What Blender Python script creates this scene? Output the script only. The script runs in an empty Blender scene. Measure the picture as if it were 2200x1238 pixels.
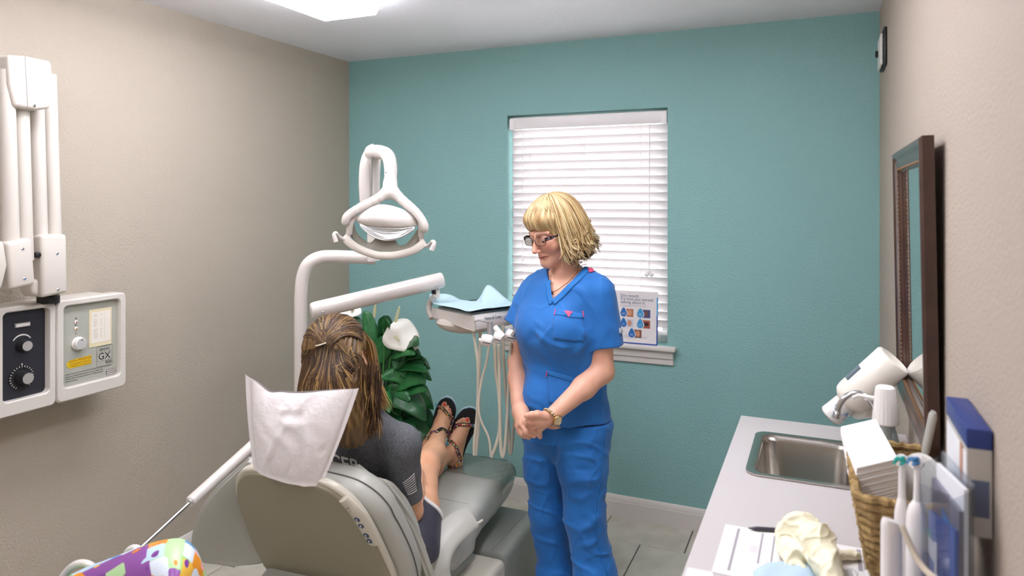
import bpy, bmesh, math, random
import numpy as np
from mathutils import Vector, Matrix

# ------------------------------------------------------------------ camera, world, exposure
SC = bpy.context.scene
COL = SC.collection
FPX = 1515.0            # focal length in pixels of the 2200-wide frame
HZ = 430.0              # horizon row
CAMH = 1.606
YAW = math.radians(23.67)
cam_d = bpy.data.cameras.new('camera')
cam = bpy.data.objects.new('camera', cam_d)
COL.objects.link(cam)
cam.location = (0, 0, CAMH)
cam.rotation_euler = (math.pi / 2, 0, YAW)
cam_d.sensor_width = 36.0
cam_d.lens = FPX * 36.0 / 2200.0
cam_d.shift_y = -(619.0 - HZ) / 2200.0
cam_d.clip_start = 0.02
cam_d.dof.use_dof = True
cam_d.dof.focus_distance = 2.55
cam_d.dof.aperture_fstop = 3.2
SC.camera = cam

world = bpy.data.worlds.new('daylight')
SC.world = world
world.use_nodes = True
bg = world.node_tree.nodes['Background']
bg.inputs[0].default_value = (0.93, 0.97, 1.0, 1)
bg.inputs[1].default_value = 7.0

SC.view_settings.view_transform = 'Standard'
SC.view_settings.look = 'None'
SC.view_settings.gamma = 1.0
SC.view_settings.use_curve_mapping = False
SC.view_settings.exposure = 0.5
LAMP = 12.0              # emission of the fluorescent diffusers

CAM = np.array([0, 0, CAMH])
FWD = np.array([-math.sin(YAW), math.cos(YAW), 0])
RGT = np.array([math.cos(YAW), math.sin(YAW), 0])
UP = np.array([0, 0, 1.0])

def P(px, py, d):
    """pixel and distance along the view axis -> world point"""
    return CAM + FWD * d + RGT * ((px - 1100.0) / FPX * d) + UP * ((HZ - py) / FPX * d)
def _dir(px, py):
    return FWD + RGT * ((px - 1100.0) / FPX) + UP * ((HZ - py) / FPX)
def PX(px, py, X):
    v = _dir(px, py); return CAM + v * ((X - CAM[0]) / v[0])
def PY(px, py, Y):
    v = _dir(px, py); return CAM + v * ((Y - CAM[1]) / v[1])
def PZ(px, py, Z):
    v = _dir(px, py); return CAM + v * ((Z - CAM[2]) / v[2])
def PS(lst):
    return [P(*t) for t in lst]

# ------------------------------------------------------------------ materials
def lin(c):
    if isinstance(c, str):
        c = tuple(int(c[i:i + 2], 16) / 255 for i in (0, 2, 4))
    return tuple((x / 12.92 if x <= 0.04045 else ((x + 0.055) / 1.055) ** 2.4) for x in c[:3]) + (1.0,)
MATS = {}
def mat(name, col='cccccc', rough=0.5, metal=0.0, bump=None, spec=None, trans=0.0, ior=None, emit=None,
        alpha=None, vcol=False, var=None, coat=0.0, sheen=0.0, sss=0.0, transl=0.0):
    """bump = (noise scale, strength, distance) ; var = (noise scale, second colour, low, high)"""
    if name in MATS:
        return MATS[name]
    m = bpy.data.materials.new(name); m.use_nodes = True
    nt = m.node_tree; N = nt.nodes; L = nt.links
    b = N['Principled BSDF']
    b.inputs['Base Color'].default_value = lin(col)
    b.inputs['Roughness'].default_value = rough
    b.inputs['Metallic'].default_value = metal
    if spec is not None: b.inputs['Specular IOR Level'].default_value = spec
    if trans: b.inputs['Transmission Weight'].default_value = trans
    if ior: b.inputs['IOR'].default_value = ior
    if alpha is not None: b.inputs['Alpha'].default_value = alpha
    if coat: b.inputs['Coat Weight'].default_value = coat; b.inputs['Coat Roughness'].default_value = 0.08
    if sheen: b.inputs['Sheen Weight'].default_value = sheen
    if sss:
        b.inputs['Subsurface Weight'].default_value = sss
        b.inputs['Subsurface Radius'].default_value = (0.012, 0.005, 0.003)
        b.inputs['Subsurface Scale'].default_value = 1.0
    if emit:
        b.inputs['Emission Color'].default_value = lin(emit[0]); b.inputs['Emission Strength'].default_value = emit[1]
    tc = N.new('ShaderNodeTexCoord')
    src = None
    if vcol:
        a = N.new('ShaderNodeAttribute'); a.attribute_name = 'Col'; src = a.outputs['Color']
    if var:
        n = N.new('ShaderNodeTexNoise'); n.inputs['Scale'].default_value = var[0]; n.inputs['Detail'].default_value = 4
        L.new(tc.outputs['Object'], n.inputs['Vector'])
        r = N.new('ShaderNodeMapRange'); r.inputs[1].default_value = var[2]; r.inputs[2].default_value = var[3]
        L.new(n.outputs['Fac'], r.inputs[0])
        x = N.new('ShaderNodeMix'); x.data_type = 'RGBA'
        L.new(r.outputs[0], x.inputs[0])
        if src: L.new(src, x.inputs[6])
        else: x.inputs[6].default_value = lin(col)
        x.inputs[7].default_value = lin(var[1])
        src = x.outputs[2]
    if src: L.new(src, b.inputs['Base Color'])
    if bump:
        n = N.new('ShaderNodeTexNoise'); n.inputs['Scale'].default_value = bump[0]; n.inputs['Detail'].default_value = 3
        L.new(tc.outputs['Object'], n.inputs['Vector'])
        bp = N.new('ShaderNodeBump'); bp.inputs['Strength'].default_value = bump[1]; bp.inputs['Distance'].default_value = bump[2]
        L.new(n.outputs['Fac'], bp.inputs['Height']); L.new(bp.outputs[0], b.inputs['Normal'])
    if transl:
        t = N.new('ShaderNodeBsdfTranslucent'); t.inputs[0].default_value = lin(col)
        mx = N.new('ShaderNodeMixShader'); mx.inputs[0].default_value = transl
        L.new(b.outputs[0], mx.inputs[1]); L.new(t.outputs[0], mx.inputs[2])
        L.new(mx.outputs[0], N['Material Output'].inputs[0])
    MATS[name] = m
    return m

# ------------------------------------------------------------------ object helpers
def link(o, parent=None):
    COL.objects.link(o)
    if parent is not None:
        o.parent = parent
        o.matrix_parent_inverse = parent_inv(parent)
    return o
def world_mat(o):
    m = o.matrix_basis.copy()
    if o.parent is not None:
        m = world_mat(o.parent) @ o.matrix_parent_inverse @ m
    return m
def parent_inv(p):
    return world_mat(p).inverted()
def tag(o, label, cat, group=None):
    o['label'] = label; o['category'] = cat
    if group: o['group'] = group
    return o
def thing(name, label, cat, loc=(0, 0, 0), group=None):
    o = bpy.data.objects.new(name, None); o.location = tuple(float(x) for x in loc)
    o.empty_display_size = 0.05
    COL.objects.link(o)
    return tag(o, label, cat, group)

class G:
    """a bag of geometry in world coordinates"""
    def __init__(s):
        s.v = []; s.f = []
    def add(s, v, f):
        k = len(s.v); s.v.extend([tuple(float(c) for c in p) for p in v]); s.f.extend([tuple(i + k for i in q) for q in f]); return s
    def bm(s, b):
        b.verts.index_update()
        s.add([v.co[:] for v in b.verts], [[v.index for v in f.verts] for f in b.faces]); b.free(); return s
    def box(s, lo, hi, bev=0.0, seg=2, M=None):
        b = bmesh.new(); bmesh.ops.create_cube(b, size=1.0)
        lo = Vector([float(x) for x in lo]); hi = Vector([float(x) for x in hi])
        for v in b.verts:
            v.co = Vector(((lo[i] + hi[i]) / 2 + v.co[i] * (hi[i] - lo[i]) for i in range(3)))
        if bev: bmesh.ops.bevel(b, geom=b.edges[:], offset=bev, segments=seg, profile=0.5, affect='EDGES')
        if M is not None: bmesh.ops.transform(b, matrix=M, verts=b.verts[:])
        return s.bm(b)
    def prism(s, pts, vec, bev=0.0, seg=2):
        """closed 3D polygon extruded by vec"""
        b = bmesh.new(); vs = [b.verts.new([float(c) for c in p]) for p in pts]
        f = b.faces.new(vs)
        r = bmesh.ops.extrude_face_region(b, geom=[f])
        ev = [e for e in r['geom'] if isinstance(e, bmesh.types.BMVert)]
        bmesh.ops.translate(b, vec=Vector([float(c) for c in vec]), verts=ev)
        bmesh.ops.recalc_face_normals(b, faces=b.faces[:])
        if bev:
            ed = [e for e in b.edges if len(e.link_faces) == 2 and e.calc_face_angle(0) > 0.6]
            bmesh.ops.bevel(b, geom=ed, offset=bev, segments=seg, profile=0.5, affect='EDGES')
        return s.bm(b)
    def tube(s, path, r, n=12, cap=True, sq=None):
        """swept tube; r scalar or list; sq=(dir,k) flattens the section along dir by k"""
        pts = [np.array(p, float) for p in path]; m = len(pts)
        rr = [r] * m if np.isscalar(r) else list(r)
        vs = []; fs = []
        T = [pts[min(i + 1, m - 1)] - pts[max(i - 1, 0)] for i in range(m)]
        T = [t / (np.linalg.norm(t) + 1e-12) for t in T]
        a = np.array([0, 0, 1.0]) if abs(T[0][2]) < 0.9 else np.array([1.0, 0, 0])
        if sq is not None: a = np.array(sq[0], float)
        u = np.cross(a, T[0]); u /= np.linalg.norm(u) + 1e-12
        for i in range(m):
            if sq is not None: u = np.cross(a, T[i])
            u = u - T[i] * np.dot(u, T[i]); u /= np.linalg.norm(u) + 1e-12
            w = np.cross(T[i], u)
            for k in range(n):
                t = 2 * math.pi * k / n
                vs.append(pts[i] + rr[i] * (math.cos(t) * u + math.sin(t) * (sq[1] if sq else 1.0) * w))
        for i in range(m - 1):
            for k in range(n):
                k2 = (k + 1) % n
                fs.append((i * n + k, i * n + k2, (i + 1) * n + k2, (i + 1) * n + k))
        if cap:
            fs.append(tuple(range(n - 1, -1, -1))); fs.append(tuple((m - 1) * n + k for k in range(n)))
        return s.add(vs, fs)
    def lathe(s, prof, o, axis=(0, 0, 1), n=32, a0=None):
        """prof = [(radius, height)]"""
        ax = np.array(axis, float); ax /= np.linalg.norm(ax)
        a = np.array([1.0, 0, 0]) if abs(ax[0]) < 0.9 else np.array([0, 1.0, 0])
        if a0 is not None: a = np.array(a0, float)
        u = a - ax * np.dot(a, ax); u /= np.linalg.norm(u); w = np.cross(ax, u); o = np.array(o, float)
        vs = []; fs = []
        for (r, h) in prof:
            for k in range(n):
                t = 2 * math.pi * k / n
                vs.append(o + ax * h + r * (math.cos(t) * u + math.sin(t) * w))
        for i in range(len(prof) - 1):
            for k in range(n):
                k2 = (k + 1) % n
                fs.append((i * n + k, i * n + k2, (i + 1) * n + k2, (i + 1) * n + k))
        if prof[0][0] > 1e-6: fs.append(tuple(range(n - 1, -1, -1)))
        if prof[-1][0] > 1e-6: fs.append(tuple((len(prof) - 1) * n + k for k in range(n)))
        return s.add(vs, fs)
    def ell(s, c, r, nu=20, nv=12, R=None):
        vs = []; fs = []; c = np.array(c, float); r = np.array([r] * 3 if np.isscalar(r) else r, float)
        R = np.eye(3) if R is None else np.array(R)
        for j in range(nv + 1):
            t = math.pi * j / nv
            for i in range(nu):
                p = 2 * math.pi * i / nu
                vs.append(c + R @ (r * np.array([math.sin(t) * math.cos(p), math.sin(t) * math.sin(p), math.cos(t)])))
        for j in range(nv):
            for i in range(nu):
                i2 = (i + 1) % nu
                fs.append((j * nu + i, (j + 1) * nu + i, (j + 1) * nu + i2, j * nu + i2))
        return s.add(vs, fs)
    def grid(s, fn, nu, nv, closed_u=False):
        vs = [fn(i / nu, j / nv) for j in range(nv + 1) for i in range(nu + (0 if closed_u else 1))]
        w = nu if closed_u else nu + 1; fs = []
        for j in range(nv):
            for i in range(nu):
                i2 = (i + 1) % w
                fs.append((j * w + i, j * w + i2, (j + 1) * w + i2, (j + 1) * w + i))
        return s.add(vs, fs)
    def build(s, name, m, parent=None, smooth=True, angle=40, origin=None, solid=None, sub=0, merge=False):
        me = bpy.data.meshes.new(name)
        org = np.array([0, 0, 0.0])
        v = np.array(s.v, float)
        if origin is None and len(v): org = (v.min(0) + v.max(0)) / 2; org[2] = v[:, 2].min()
        elif origin is not None: org = np.array(origin, float)
        me.from_pydata((v - org).tolist() if len(v) else [], [], s.f)
        b = bmesh.new(); b.from_mesh(me)
        bmesh.ops.remove_doubles(b, verts=b.verts[:], dist=1e-6)
        if not merge: bmesh.ops.recalc_face_normals(b, faces=b.faces[:])
        b.to_mesh(me); b.free()
        if smooth:
            me.polygons.foreach_set('use_smooth', [True] * len(me.polygons))
            if angle: me.set_sharp_from_angle(angle=math.radians(angle))
        me.materials.append(m)
        o = bpy.data.objects.new(name, me); o.location = org.tolist()
        link(o, parent)
        if solid:
            md = o.modifiers.new('solid', 'SOLIDIFY'); md.thickness = solid; md.offset = 0
        if sub:
            md = o.modifiers.new('sub', 'SUBSURF'); md.levels = sub; md.render_levels = sub
        return o

def spline(pts, n=8):
    """Catmull-Rom through pts"""
    p = [np.array(q, float) for q in pts]; out = []
    for i in range(len(p) - 1):
        a = p[i - 1] if i else 2 * p[0] - p[1]; b = p[i]; c = p[i + 1]; d = p[i + 2] if i + 2 < len(p) else 2 * p[-1] - p[-2]
        for k in range(n):
            t = k / n
            out.append(0.5 * ((2 * b) + (c - a) * t + (2 * a - 5 * b + 4 * c - d) * t * t + (-a + 3 * b - 3 * c + d) * t ** 3))
    out.append(p[-1]); return out
def nrm(v):
    v = np.array(v, float); return v / (np.linalg.norm(v) + 1e-12)
def text_mesh(body, size, extrude=0.0, align='LEFT', bold=0.0):
    """-> (verts Nx3 in the xy plane, faces)"""
    cu = bpy.data.curves.new('t', 'FONT'); cu.body = body; cu.size = size; cu.align_x = align; cu.extrude = extrude
    cu.resolution_u = 3; cu.offset = bold
    o = bpy.data.objects.new('t', cu); COL.objects.link(o)
    dg = bpy.context.evaluated_depsgraph_get()
    me = bpy.data.meshes.new_from_object(o.evaluated_get(dg))
    v = [x.co[:] for x in me.vertices]; f = [tuple(q.vertices) for q in me.polygons]
    bpy.data.objects.remove(o); bpy.data.curves.remove(cu); bpy.data.meshes.remove(me)
    return np.array(v, float).reshape(-1, 3), f
def put_text(g, body, size, o, ux, uy, align='LEFT', sx=1.0, lift=0.0006):
    v, f = text_mesh(body, size, 0.0, align)
    o = np.array(o, float); ux = nrm(ux); uy = nrm(uy); n = np.cross(ux, uy)
    g.add([o + ux * (p[0] * sx) + uy * p[1] + n * lift for p in v], f)
def quad(g, o, ux, uy, x0, x1, y0, y1, lift=0.0005, th=0.0):
    o = np.array(o, float); ux = nrm(ux); uy = nrm(uy); n = np.cross(ux, uy)
    c = [o + ux * a + uy * b + n * lift for a, b in ((x0, y0), (x1, y0), (x1, y1), (x0, y1))]
    if th: g.prism([q - n * th for q in c], n * th)
    else: g.add(c, [(0, 1, 2, 3)])
def rrect(w, h, r, n=5):
    out = []
    for (cx, cy, a) in ((w / 2 - r, h / 2 - r, 0), (-w / 2 + r, h / 2 - r, 90), (-w / 2 + r, -h / 2 + r, 180), (w / 2 - r, -h / 2 + r, 270)):
        for k in range(n + 1):
            t = math.radians(a + 90 * k / n); out.append((cx + r * math.cos(t), cy + r * math.sin(t)))
    return out

# ------------------------------------------------------------------ the room
XL, XR, YB, YF, HC = -2.607, 0.236, 3.500, -1.15, 2.44
M_left = mat('taupe_paint', 'b5aa9a', 0.7, bump=(120, 0.55, 0.006))
M_right = mat('beige_paint', 'ad9f90', 0.7, bump=(120, 0.45, 0.006))
M_teal = mat('teal_paint', '8ab7b4', 0.6, bump=(110, 0.6, 0.006))
M_ceil = mat('ceiling_paint', 'f6f4f9', 0.85, bump=(60, 0.25, 0.006))
M_trim = mat('white_trim', 'ded8d2', 0.4)
def struct(name, g, m, parent=None, **k):
    o = g.build(name, m, parent, **k); o['kind'] = 'structure'; return o
struct('ceiling', G().box((XL - .1, YF - .1, HC), (XR + .1, YB + .15, HC + .08)), M_ceil, smooth=False)
struct('wall_left', G().box((XL - .1, YF - .1, -.06), (XL, YB + .15, HC)), M_left, smooth=False)
struct('wall_right', G().box((XR, YF - .1, -.06), (XR + .1, YB + .15, HC)), M_right, smooth=False)
struct('wall_front', G().box((XL, YF - .1, -.06), (XR, YF, HC)), M_right, smooth=False)
# back wall with the window opening
WX0, WX1, WZ0, WZ1 = -1.562, -0.695, 0.885, 2.064
g = G()
g.box((XL, YB, -.06), (WX0, YB + .13, HC)); g.box((WX1, YB, -.06), (XR, YB + .13, HC))
g.box((WX0, YB, -.06), (WX1, YB + .13, WZ0)); g.box((WX0, YB, WZ1), (WX1, YB + .13, HC))
struct('wall_back', g, M_teal, smooth=False)
# window: vinyl frame, sash rail and panes
M_vinyl = mat('white_vinyl', 'f0f0ee', 0.35)
def clear_mat(name, tint='ffffff', gloss=0.08, rough=0.02, mul=0.8):
    m = bpy.data.materials.new(name); m.use_nodes = True; nt = m.node_tree; N = nt.nodes; N.clear()
    t = N.new('ShaderNodeBsdfTransparent'); t.inputs[0].default_value = lin(tint)
    q = N.new('ShaderNodeBsdfGlossy'); q.inputs[1].default_value = rough
    lw = N.new('ShaderNodeLayerWeight'); lw.inputs[0].default_value = 0.25
    mr = N.new('ShaderNodeMath'); mr.operation = 'MULTIPLY_ADD'; mr.inputs[1].default_value = mul; mr.inputs[2].default_value = gloss * 0.5
    x = N.new('ShaderNodeMixShader'); o = N.new('ShaderNodeOutputMaterial'); L = nt.links
    L.new(lw.outputs['Fresnel'], mr.inputs[0]); L.new(mr.outputs[0], x.inputs[0]); L.new(t.outputs[0], x.inputs[1]); L.new(q.outputs[0], x.inputs[2]); L.new(x.outputs[0], o.inputs[0])
    MATS[name] = m; return m
M_glass = clear_mat('window_glass')
w = thing('window_1', '', ''); del w['label']; del w['category']; w['kind'] = 'structure'; w.location = ((WX0 + WX1) / 2, YB + .1, WZ0)
g = G()
for lo, hi in (((WX0, WZ0), (WX0 + .045, WZ1)), ((WX1 - .045, WZ0), (WX1, WZ1)), ((WX0 + .045, WZ0), (WX1 - .045, WZ0 + .05)), ((WX0 + .045, WZ1 - .045), (WX1 - .045, WZ1))):
    g.box((lo[0], YB + .075, lo[1]), (hi[0], YB + .125, hi[1]), 0.004)
g.build('window_frame', M_vinyl, w)
zm = (WZ0 + WZ1) / 2
G().box((WX0 + .045, YB + .085, zm - .02), (WX1 - .045, YB + .115, zm + .02), .003).build('sash_rail', M_vinyl, w)
for z0, z1 in ((WZ0 + .05, zm - .02), (zm + .02, WZ1 - .045)):
    G().box((WX0 + .045, YB + .098, z0), (WX1 - .045, YB + .102, z1)).build('pane', M_glass, w, smooth=False)
# sill with an apron moulding under it
g = G().box((WX0 - .03, YB - .045, WZ0 - .022), (WX1 + .045, YB + .075, WZ0 - .001), .006)
t = struct('trim_1', g, M_trim)
G().prism([(WX0 - .02, YB, WZ0 - .022), (WX0 - .02, YB - .028, WZ0 - .022), (WX0 - .02, YB - .022, WZ0 - .06), (WX0 - .02, YB - .014, WZ0 - .066), (WX0 - .02, YB - .012, WZ0 - .092), (WX0 - .02, YB, WZ0 - .094)],
          (WX1 - WX0 + .05, 0, 0)).build('apron_moulding', M_trim, t, angle=20)
# baseboards: flat board with a stepped top
def baseboard(name, a, b, n):
    a = np.array(a, float); b = np.array(b, float); n = np.array(n, float)
    prof = [(0, 0), (.014, 0), (.014, .078), (.0125, .081), (.0125, .084), (.009, .100), (.005, .107), (0, .109)]
    struct(name, G().prism([a + n * x + UP * z for x, z in prof], b - a), M_trim, angle=20)
baseboard('baseboard_left', (XL, YF, 0), (XL, YB, 0), (1, 0, 0))
baseboard('baseboard_back', (XL, YB, 0), (XR, YB, 0), (0, -1, 0))
baseboard('baseboard_right', (XR, 2.5, 0), (XR, YB, 0), (-1, 0, 0))
# floor: 16-inch tiles in running bond with dark grout
M_grout = mat('dark_grout', '4a453f', 0.9)
M_tile = mat('stone_tile', 'd0cabc', 0.42, bump=(35, 0.12, 0.004), var=(9, 'b8b2a3', 0.35, 0.75))
fl = struct('floor', G().box((XL - .1, YF - .1, -.08), (XR + .1, YB + .15, -.005)), M_grout, smooth=False)
TS, GR = 0.4075, 0.0045
rng = random.Random(4)
rows = []
y1 = YB; y0 = 3.252; k = 0
while y1 > YF:
    off = -0.57 if k % 2 == 0 else -0.773
    x = off + TS * 3
    while x > XL:
        x0, x1 = max(x - TS, XL), min(x, XR)
        if x1 - x0 > 0.02:
            g = G().box((x0 + GR / 2, max(y0, YF) + GR / 2, -.02), (x1 - GR / 2, y1 - GR / 2, rng.uniform(-.0006, .0006)), .0018, 1)
            g.build('tile', M_tile, fl, smooth=False)
        x -= TS
    y1 = y0; y0 -= TS; k += 1

# ------------------------------------------------------------------ ceiling lights (wraparound fluorescent fixtures, some added out of view)
M_diff = mat('lit_diffuser', 'ffffff', 0.5, emit=('f6f6ff', LAMP))
M_fix = mat('fixture_white', 'f4f3f1', 0.4)
def ceiling_light(x0, x1, y0, y1, label):
    t = thing('ceiling_light', label, 'ceiling light', ((x0 + x1) / 2, (y0 + y1) / 2, HC - .085), 'fluorescent ceiling lights')
    G().box((x0 + .04, y0 + .01, HC - .03), (x1 - .04, y1 - .01, HC - .002), .004).build('fixture_pan', M_fix, t)
    pr = [(x0 + .012, HC - .03), (x0, HC - .05), (x0 + .02, HC - .08), (x1 - .02, HC - .08), (x1, HC - .05), (x1 - .012, HC - .03)]
    G().prism([(x, y0, z) for x, z in pr], (0, y1 - y0, 0)).build('diffuser', M_diff, t, smooth=False)
    for y in (y0 - .006, y1):
        G().prism([(x, y, z) for x, z in pr], (0, .006, 0)).build('end_cap', M_diff, t, smooth=False)
ceiling_light(-1.935, -1.64, 1.16, 2.40, 'lit white wraparound ceiling light above the patient')
ceiling_light(-0.75, -0.455, 1.16, 2.38, 'lit white wraparound ceiling light above the sink counter')  # unseen fixture, added to brighten the back wall and right side
ceiling_light(-1.35, -1.055, -0.85, 0.37, 'lit white wraparound ceiling light nearest the camera')  # unseen fixture, added as frontal fill from behind the camera

# ------------------------------------------------------------------ window blind
M_slat = mat('blind_slat', 'f1ecec', 0.45, transl=0.18)
M_cord = mat('blind_cord', 'f6f4f2', 0.7)
bl = thing('window_blind', 'white horizontal slatted blind hanging in the window', 'blind', ((WX0 + WX1) / 2, YB + .035, WZ0 + .02))
bx0, bx1 = WX0 + .018, WX1 - .004
G().box((bx0 - .006, YB + .004, WZ1 - .075), (bx1, YB + .060, WZ1 - .012), .006).build('headrail', mat('blind_rail', 'efebea', .4), bl)
G().box((bx0 - .006, YB + .000, WZ1 - .078), (bx0 + .022, YB + .006, WZ1 - .02), .002).build('valance_clip', M_cord, bl)
G().box((bx1 - .028, YB + .000, WZ1 - .078), (bx1, YB + .006, WZ1 - .02), .002).build('valance_clip', M_cord, bl)
slat_me = None
zt = WZ1 - .10; ns = 24; pitch = 0.0425
tilt = math.radians(58); half = .025
for i in range(ns):
    z = zt - pitch * i
    if slat_me is None:
        n = np.array([0, math.sin(tilt), math.cos(tilt)]); d = np.array([0, -math.cos(tilt), math.sin(tilt)])
        g = G()
        for sgn in (0, 1):
            pass
        prof = [(k / 6 * 2 - 1) for k in range(7)]
        a = [d * (half * q) + n * (.003 * (1 - q * q)) for q in prof]
        loop = [q + n * .0012 for q in a] + [q - n * .0012 for q in reversed(a)]
        g.prism([np.array([bx0, 0, 0]) + q for q in loop], (bx1 - bx0, 0, 0))
        so = g.build('slat', M_slat, bl, origin=((bx0 + bx1) / 2, 0, 0), angle=30)
        so.location = ((bx0 + bx1) / 2, YB + .032, z); slat_me = so.data
    else:
        o = bpy.data.objects.new('slat', slat_me); o.location = ((bx0 + bx1) / 2, YB + .032, z); link(o, bl)
zb = zt - pitch * ns
G().box((bx0, YB + .010, zb - .010), (bx1, YB + .056, zb + .006), .004).build('bottom_rail', M_cord, bl)
for x in (bx0 + .115, (bx0 + bx1) / 2, bx1 - .13):
    for yy in (YB + .004, YB + .059):
        G().tube([(x, yy, WZ1 - .07), (x, yy, zb)], .0011, 6).build('ladder_cord', M_cord, bl)
G().tube([(bx0 + .075, YB - .002, WZ1 - .08), (bx0 + .075, YB - .004, WZ0 + .42)], .002, 6).build('pull_cord', M_cord, bl)
G().lathe([(.002, .03), (.006, .024), (.008, 0), (0, 0)], (bx0 + .075, YB - .004, WZ0 + .39), n=10).build('cord_tassel', M_cord, bl)
G().tube([(bx1 - .085, YB - .002, WZ1 - .08), (bx1 - .087, YB - .004, WZ0 + .36)], .0028, 6).build('lift_cord', M_cord, bl)
g = G()
for k in range(3): g.ell((bx1 - .087 + .012 * (k - 1), YB - .006, WZ0 + .35 + .012 * (k % 2)), .012, 10, 8)
g.build('cord_knot', M_cord, bl)

# ------------------------------------------------------------------ x-ray control unit on the left wall
M_xw = mat('xray_white', 'd2ccc3', 0.38)
M_xg = mat('panel_grey', 'a9aa9e', 0.45)
M_dark = mat('panel_charcoal', '25262e', 0.5, bump=(900, .15, .001))
M_ink = mat('dark_ink', '22222e', 0.6)
M_chrome = mat('chrome', 'd4d4d6', 0.12, metal=1.0)
M_alu = mat('brushed_aluminium', 'dcdad6', 0.45, metal=.85)
M_wplas = mat('white_plastic', 'e8e3dc', 0.3)
M_black = mat('black_plastic', '1c1b1d', 0.45)
XF = -2.445
UY_, UZ_ = np.array([0, 1.0, 0]), np.array([0, 0, 1.0])
def yz(px, py, X=XF):
    p = PX(px, py, X); return p[1], p[2]
def ring(g, o, ux, uy, outer, inner, dep):
    """flat frame between two loops of equal length, with walls going back by dep"""
    o = np.array(o, float); n = np.cross(ux, uy); k = len(outer)
    A = [o + ux * a + uy * b for a, b in outer]; B = [o + ux * a + uy * b for a, b in inner]
    ro = 0.006
    def sh(pts, c, s): return [c + (p - c) * s for p in pts]
    L0 = [p - n * dep for p in A]; L1 = [p - n * ro for p in A]
    ca = sum(A) / k; L2 = [p - (p - ca) / np.linalg.norm(p - ca) * ro for p in A]
    L3 = [p + (p - ca) / np.linalg.norm(p - ca) * (-.0) for p in B]
    cb = sum(B) / k
    L3 = [p + (p - cb) / np.linalg.norm(p - cb) * .004 for p in B]
    L4 = [p - n * .004 for p in B]; L5 = [p - n * dep for p in B]
    vs = []; fs = []
    for L in (L0, L1, L2, L3, L4, L5): vs += L
    for j in range(5):
        for i in range(k):
            i2 = (i + 1) % k; fs.append((j * k + i, j * k + i2, (j + 1) * k + i2, (j + 1) * k + i))
    g.add(vs, fs)
y1r, z1t = yz(272, 627); _, z1b = yz(272, 829)
ysm, zst = yz(122, 648)
zt_, zb_ = (z1t + zst) / 2 , z1b
y0l = ysm - .36
xr = thing('xray_control_unit', 'white wall mounted x-ray control box with dark dial panel and grey panel', 'control unit', (XL, (y0l + y1r) / 2, zb_))
cz = (zt_ + zb_) / 2; H = zt_ - zb_
G().box((XL + .001, y0l + .02, zb_ + .03), (XF - .05, y1r - .035, zt_ - .002), .01).build('wall_box', M_xw, xr)
def module(cy, w, rec, dep, name):
    """rec = (y0, y1, z0, z1) of the recess"""
    g = G(); c = np.array([XF, cy, cz])
    out = rrect(w, H, .018); ry0, ry1, rz0, rz1 = rec
    inn = [(a + (ry0 + ry1) / 2 - cy, b + (rz0 + rz1) / 2 - cz) for a, b in rrect(ry1 - ry0, rz1 - rz0, .016)]
    ring(g, c, UY_, UZ_, out, inn, .06)
    return g.build(name, M_xw, xr, angle=35)
rr0 = yz(138, 700); rr1 = yz(259, 700)
zr1 = yz(250, 643)[1]; zr0 = yz(250, 808)[1]
module((ysm + y1r) / 2, y1r - ysm - .001, (rr0[0], rr1[0], zr0, zr1), .02, 'housing')
dl0 = yz(7, 750); dl1 = yz(107, 750)
zd1 = yz(50, 668)[1]; zd0 = yz(50, 857)[1]
m2 = module((y0l + ysm) / 2, ysm - y0l - .001, (dl0[0], dl1[0], zd0, zd1), .03, 'housing')
XP = XF - .018
G().box((XP - .01, rr0[0] - .004, zr0 - .004), (XP, rr1[0] + .004, zr1 + .004)).build('grey_panel', M_xg, xr, smooth=False)
XD = XF - .026
G().box((XD - .01, dl0[0] - .004, zd0 - .004), (XD, dl1[0] + .004, zd1 + .004)).build('dark_panel', M_dark, xr, smooth=False)
def on(px, py, X): return PX(px, py, X)
# dark panel: meter, arc, two knobs with dial scale
p = on(47, 698, XD)
me_ = G().box((XD, p[1] - .026, p[2] - .008), (XD + .006, p[1] + .026, p[2] + .008), .002).build('meter', mat('meter_case', '7d7d7a', .3), xr)
G().box((XD + .006, p[1] - .022, p[2] - .005), (XD + .0068, p[1] + .022, p[2] + .005)).build('meter_window', M_wplas, me_, smooth=False)
def knob(px, py, X, r, h, name, cap=M_alu, skirt=M_black):
    c = on(px, py, X)
    k = G().lathe([(r * 1.12, 0), (r * 1.12, h * .25), (r, h * .4), (r * .96, h * .92), (r * .9, h), (0, h)], c, (1, 0, 0), 28).build(name, skirt, xr, angle=30)
    G().lathe([(r * .86, h), (r * .86, h + .001), (0, h + .001)], c, (1, 0, 0), 28).build('knob_cap', cap, k, angle=30)
    return c
c = knob(47, 742, XD, .019, .03, 'knob')
g = G(); v = [];
for k in range(15):
    t = math.radians(35 + 110 * k / 14)
    for r in (.033, .036 + .002 * math.sin(math.pi * k / 14)):
        v.append(c + UY_ * (-math.cos(t) * r) + UZ_ * (math.sin(t) * r) + np.array([.0006, 0, 0]))
g.add(v, [(2 * k, 2 * k + 1, 2 * k + 3, 2 * k + 2) for k in range(14)]); g.build('scale_arc', M_wplas, xr, smooth=False)
c = knob(46, 811, XD, .021, .036, 'knob')
G().lathe([(.043, 0), (.043, .002), (.030, .002), (.030, 0)], c, (1, 0, 0), 40).build('dial_ring', M_black, xr, angle=30)
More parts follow.
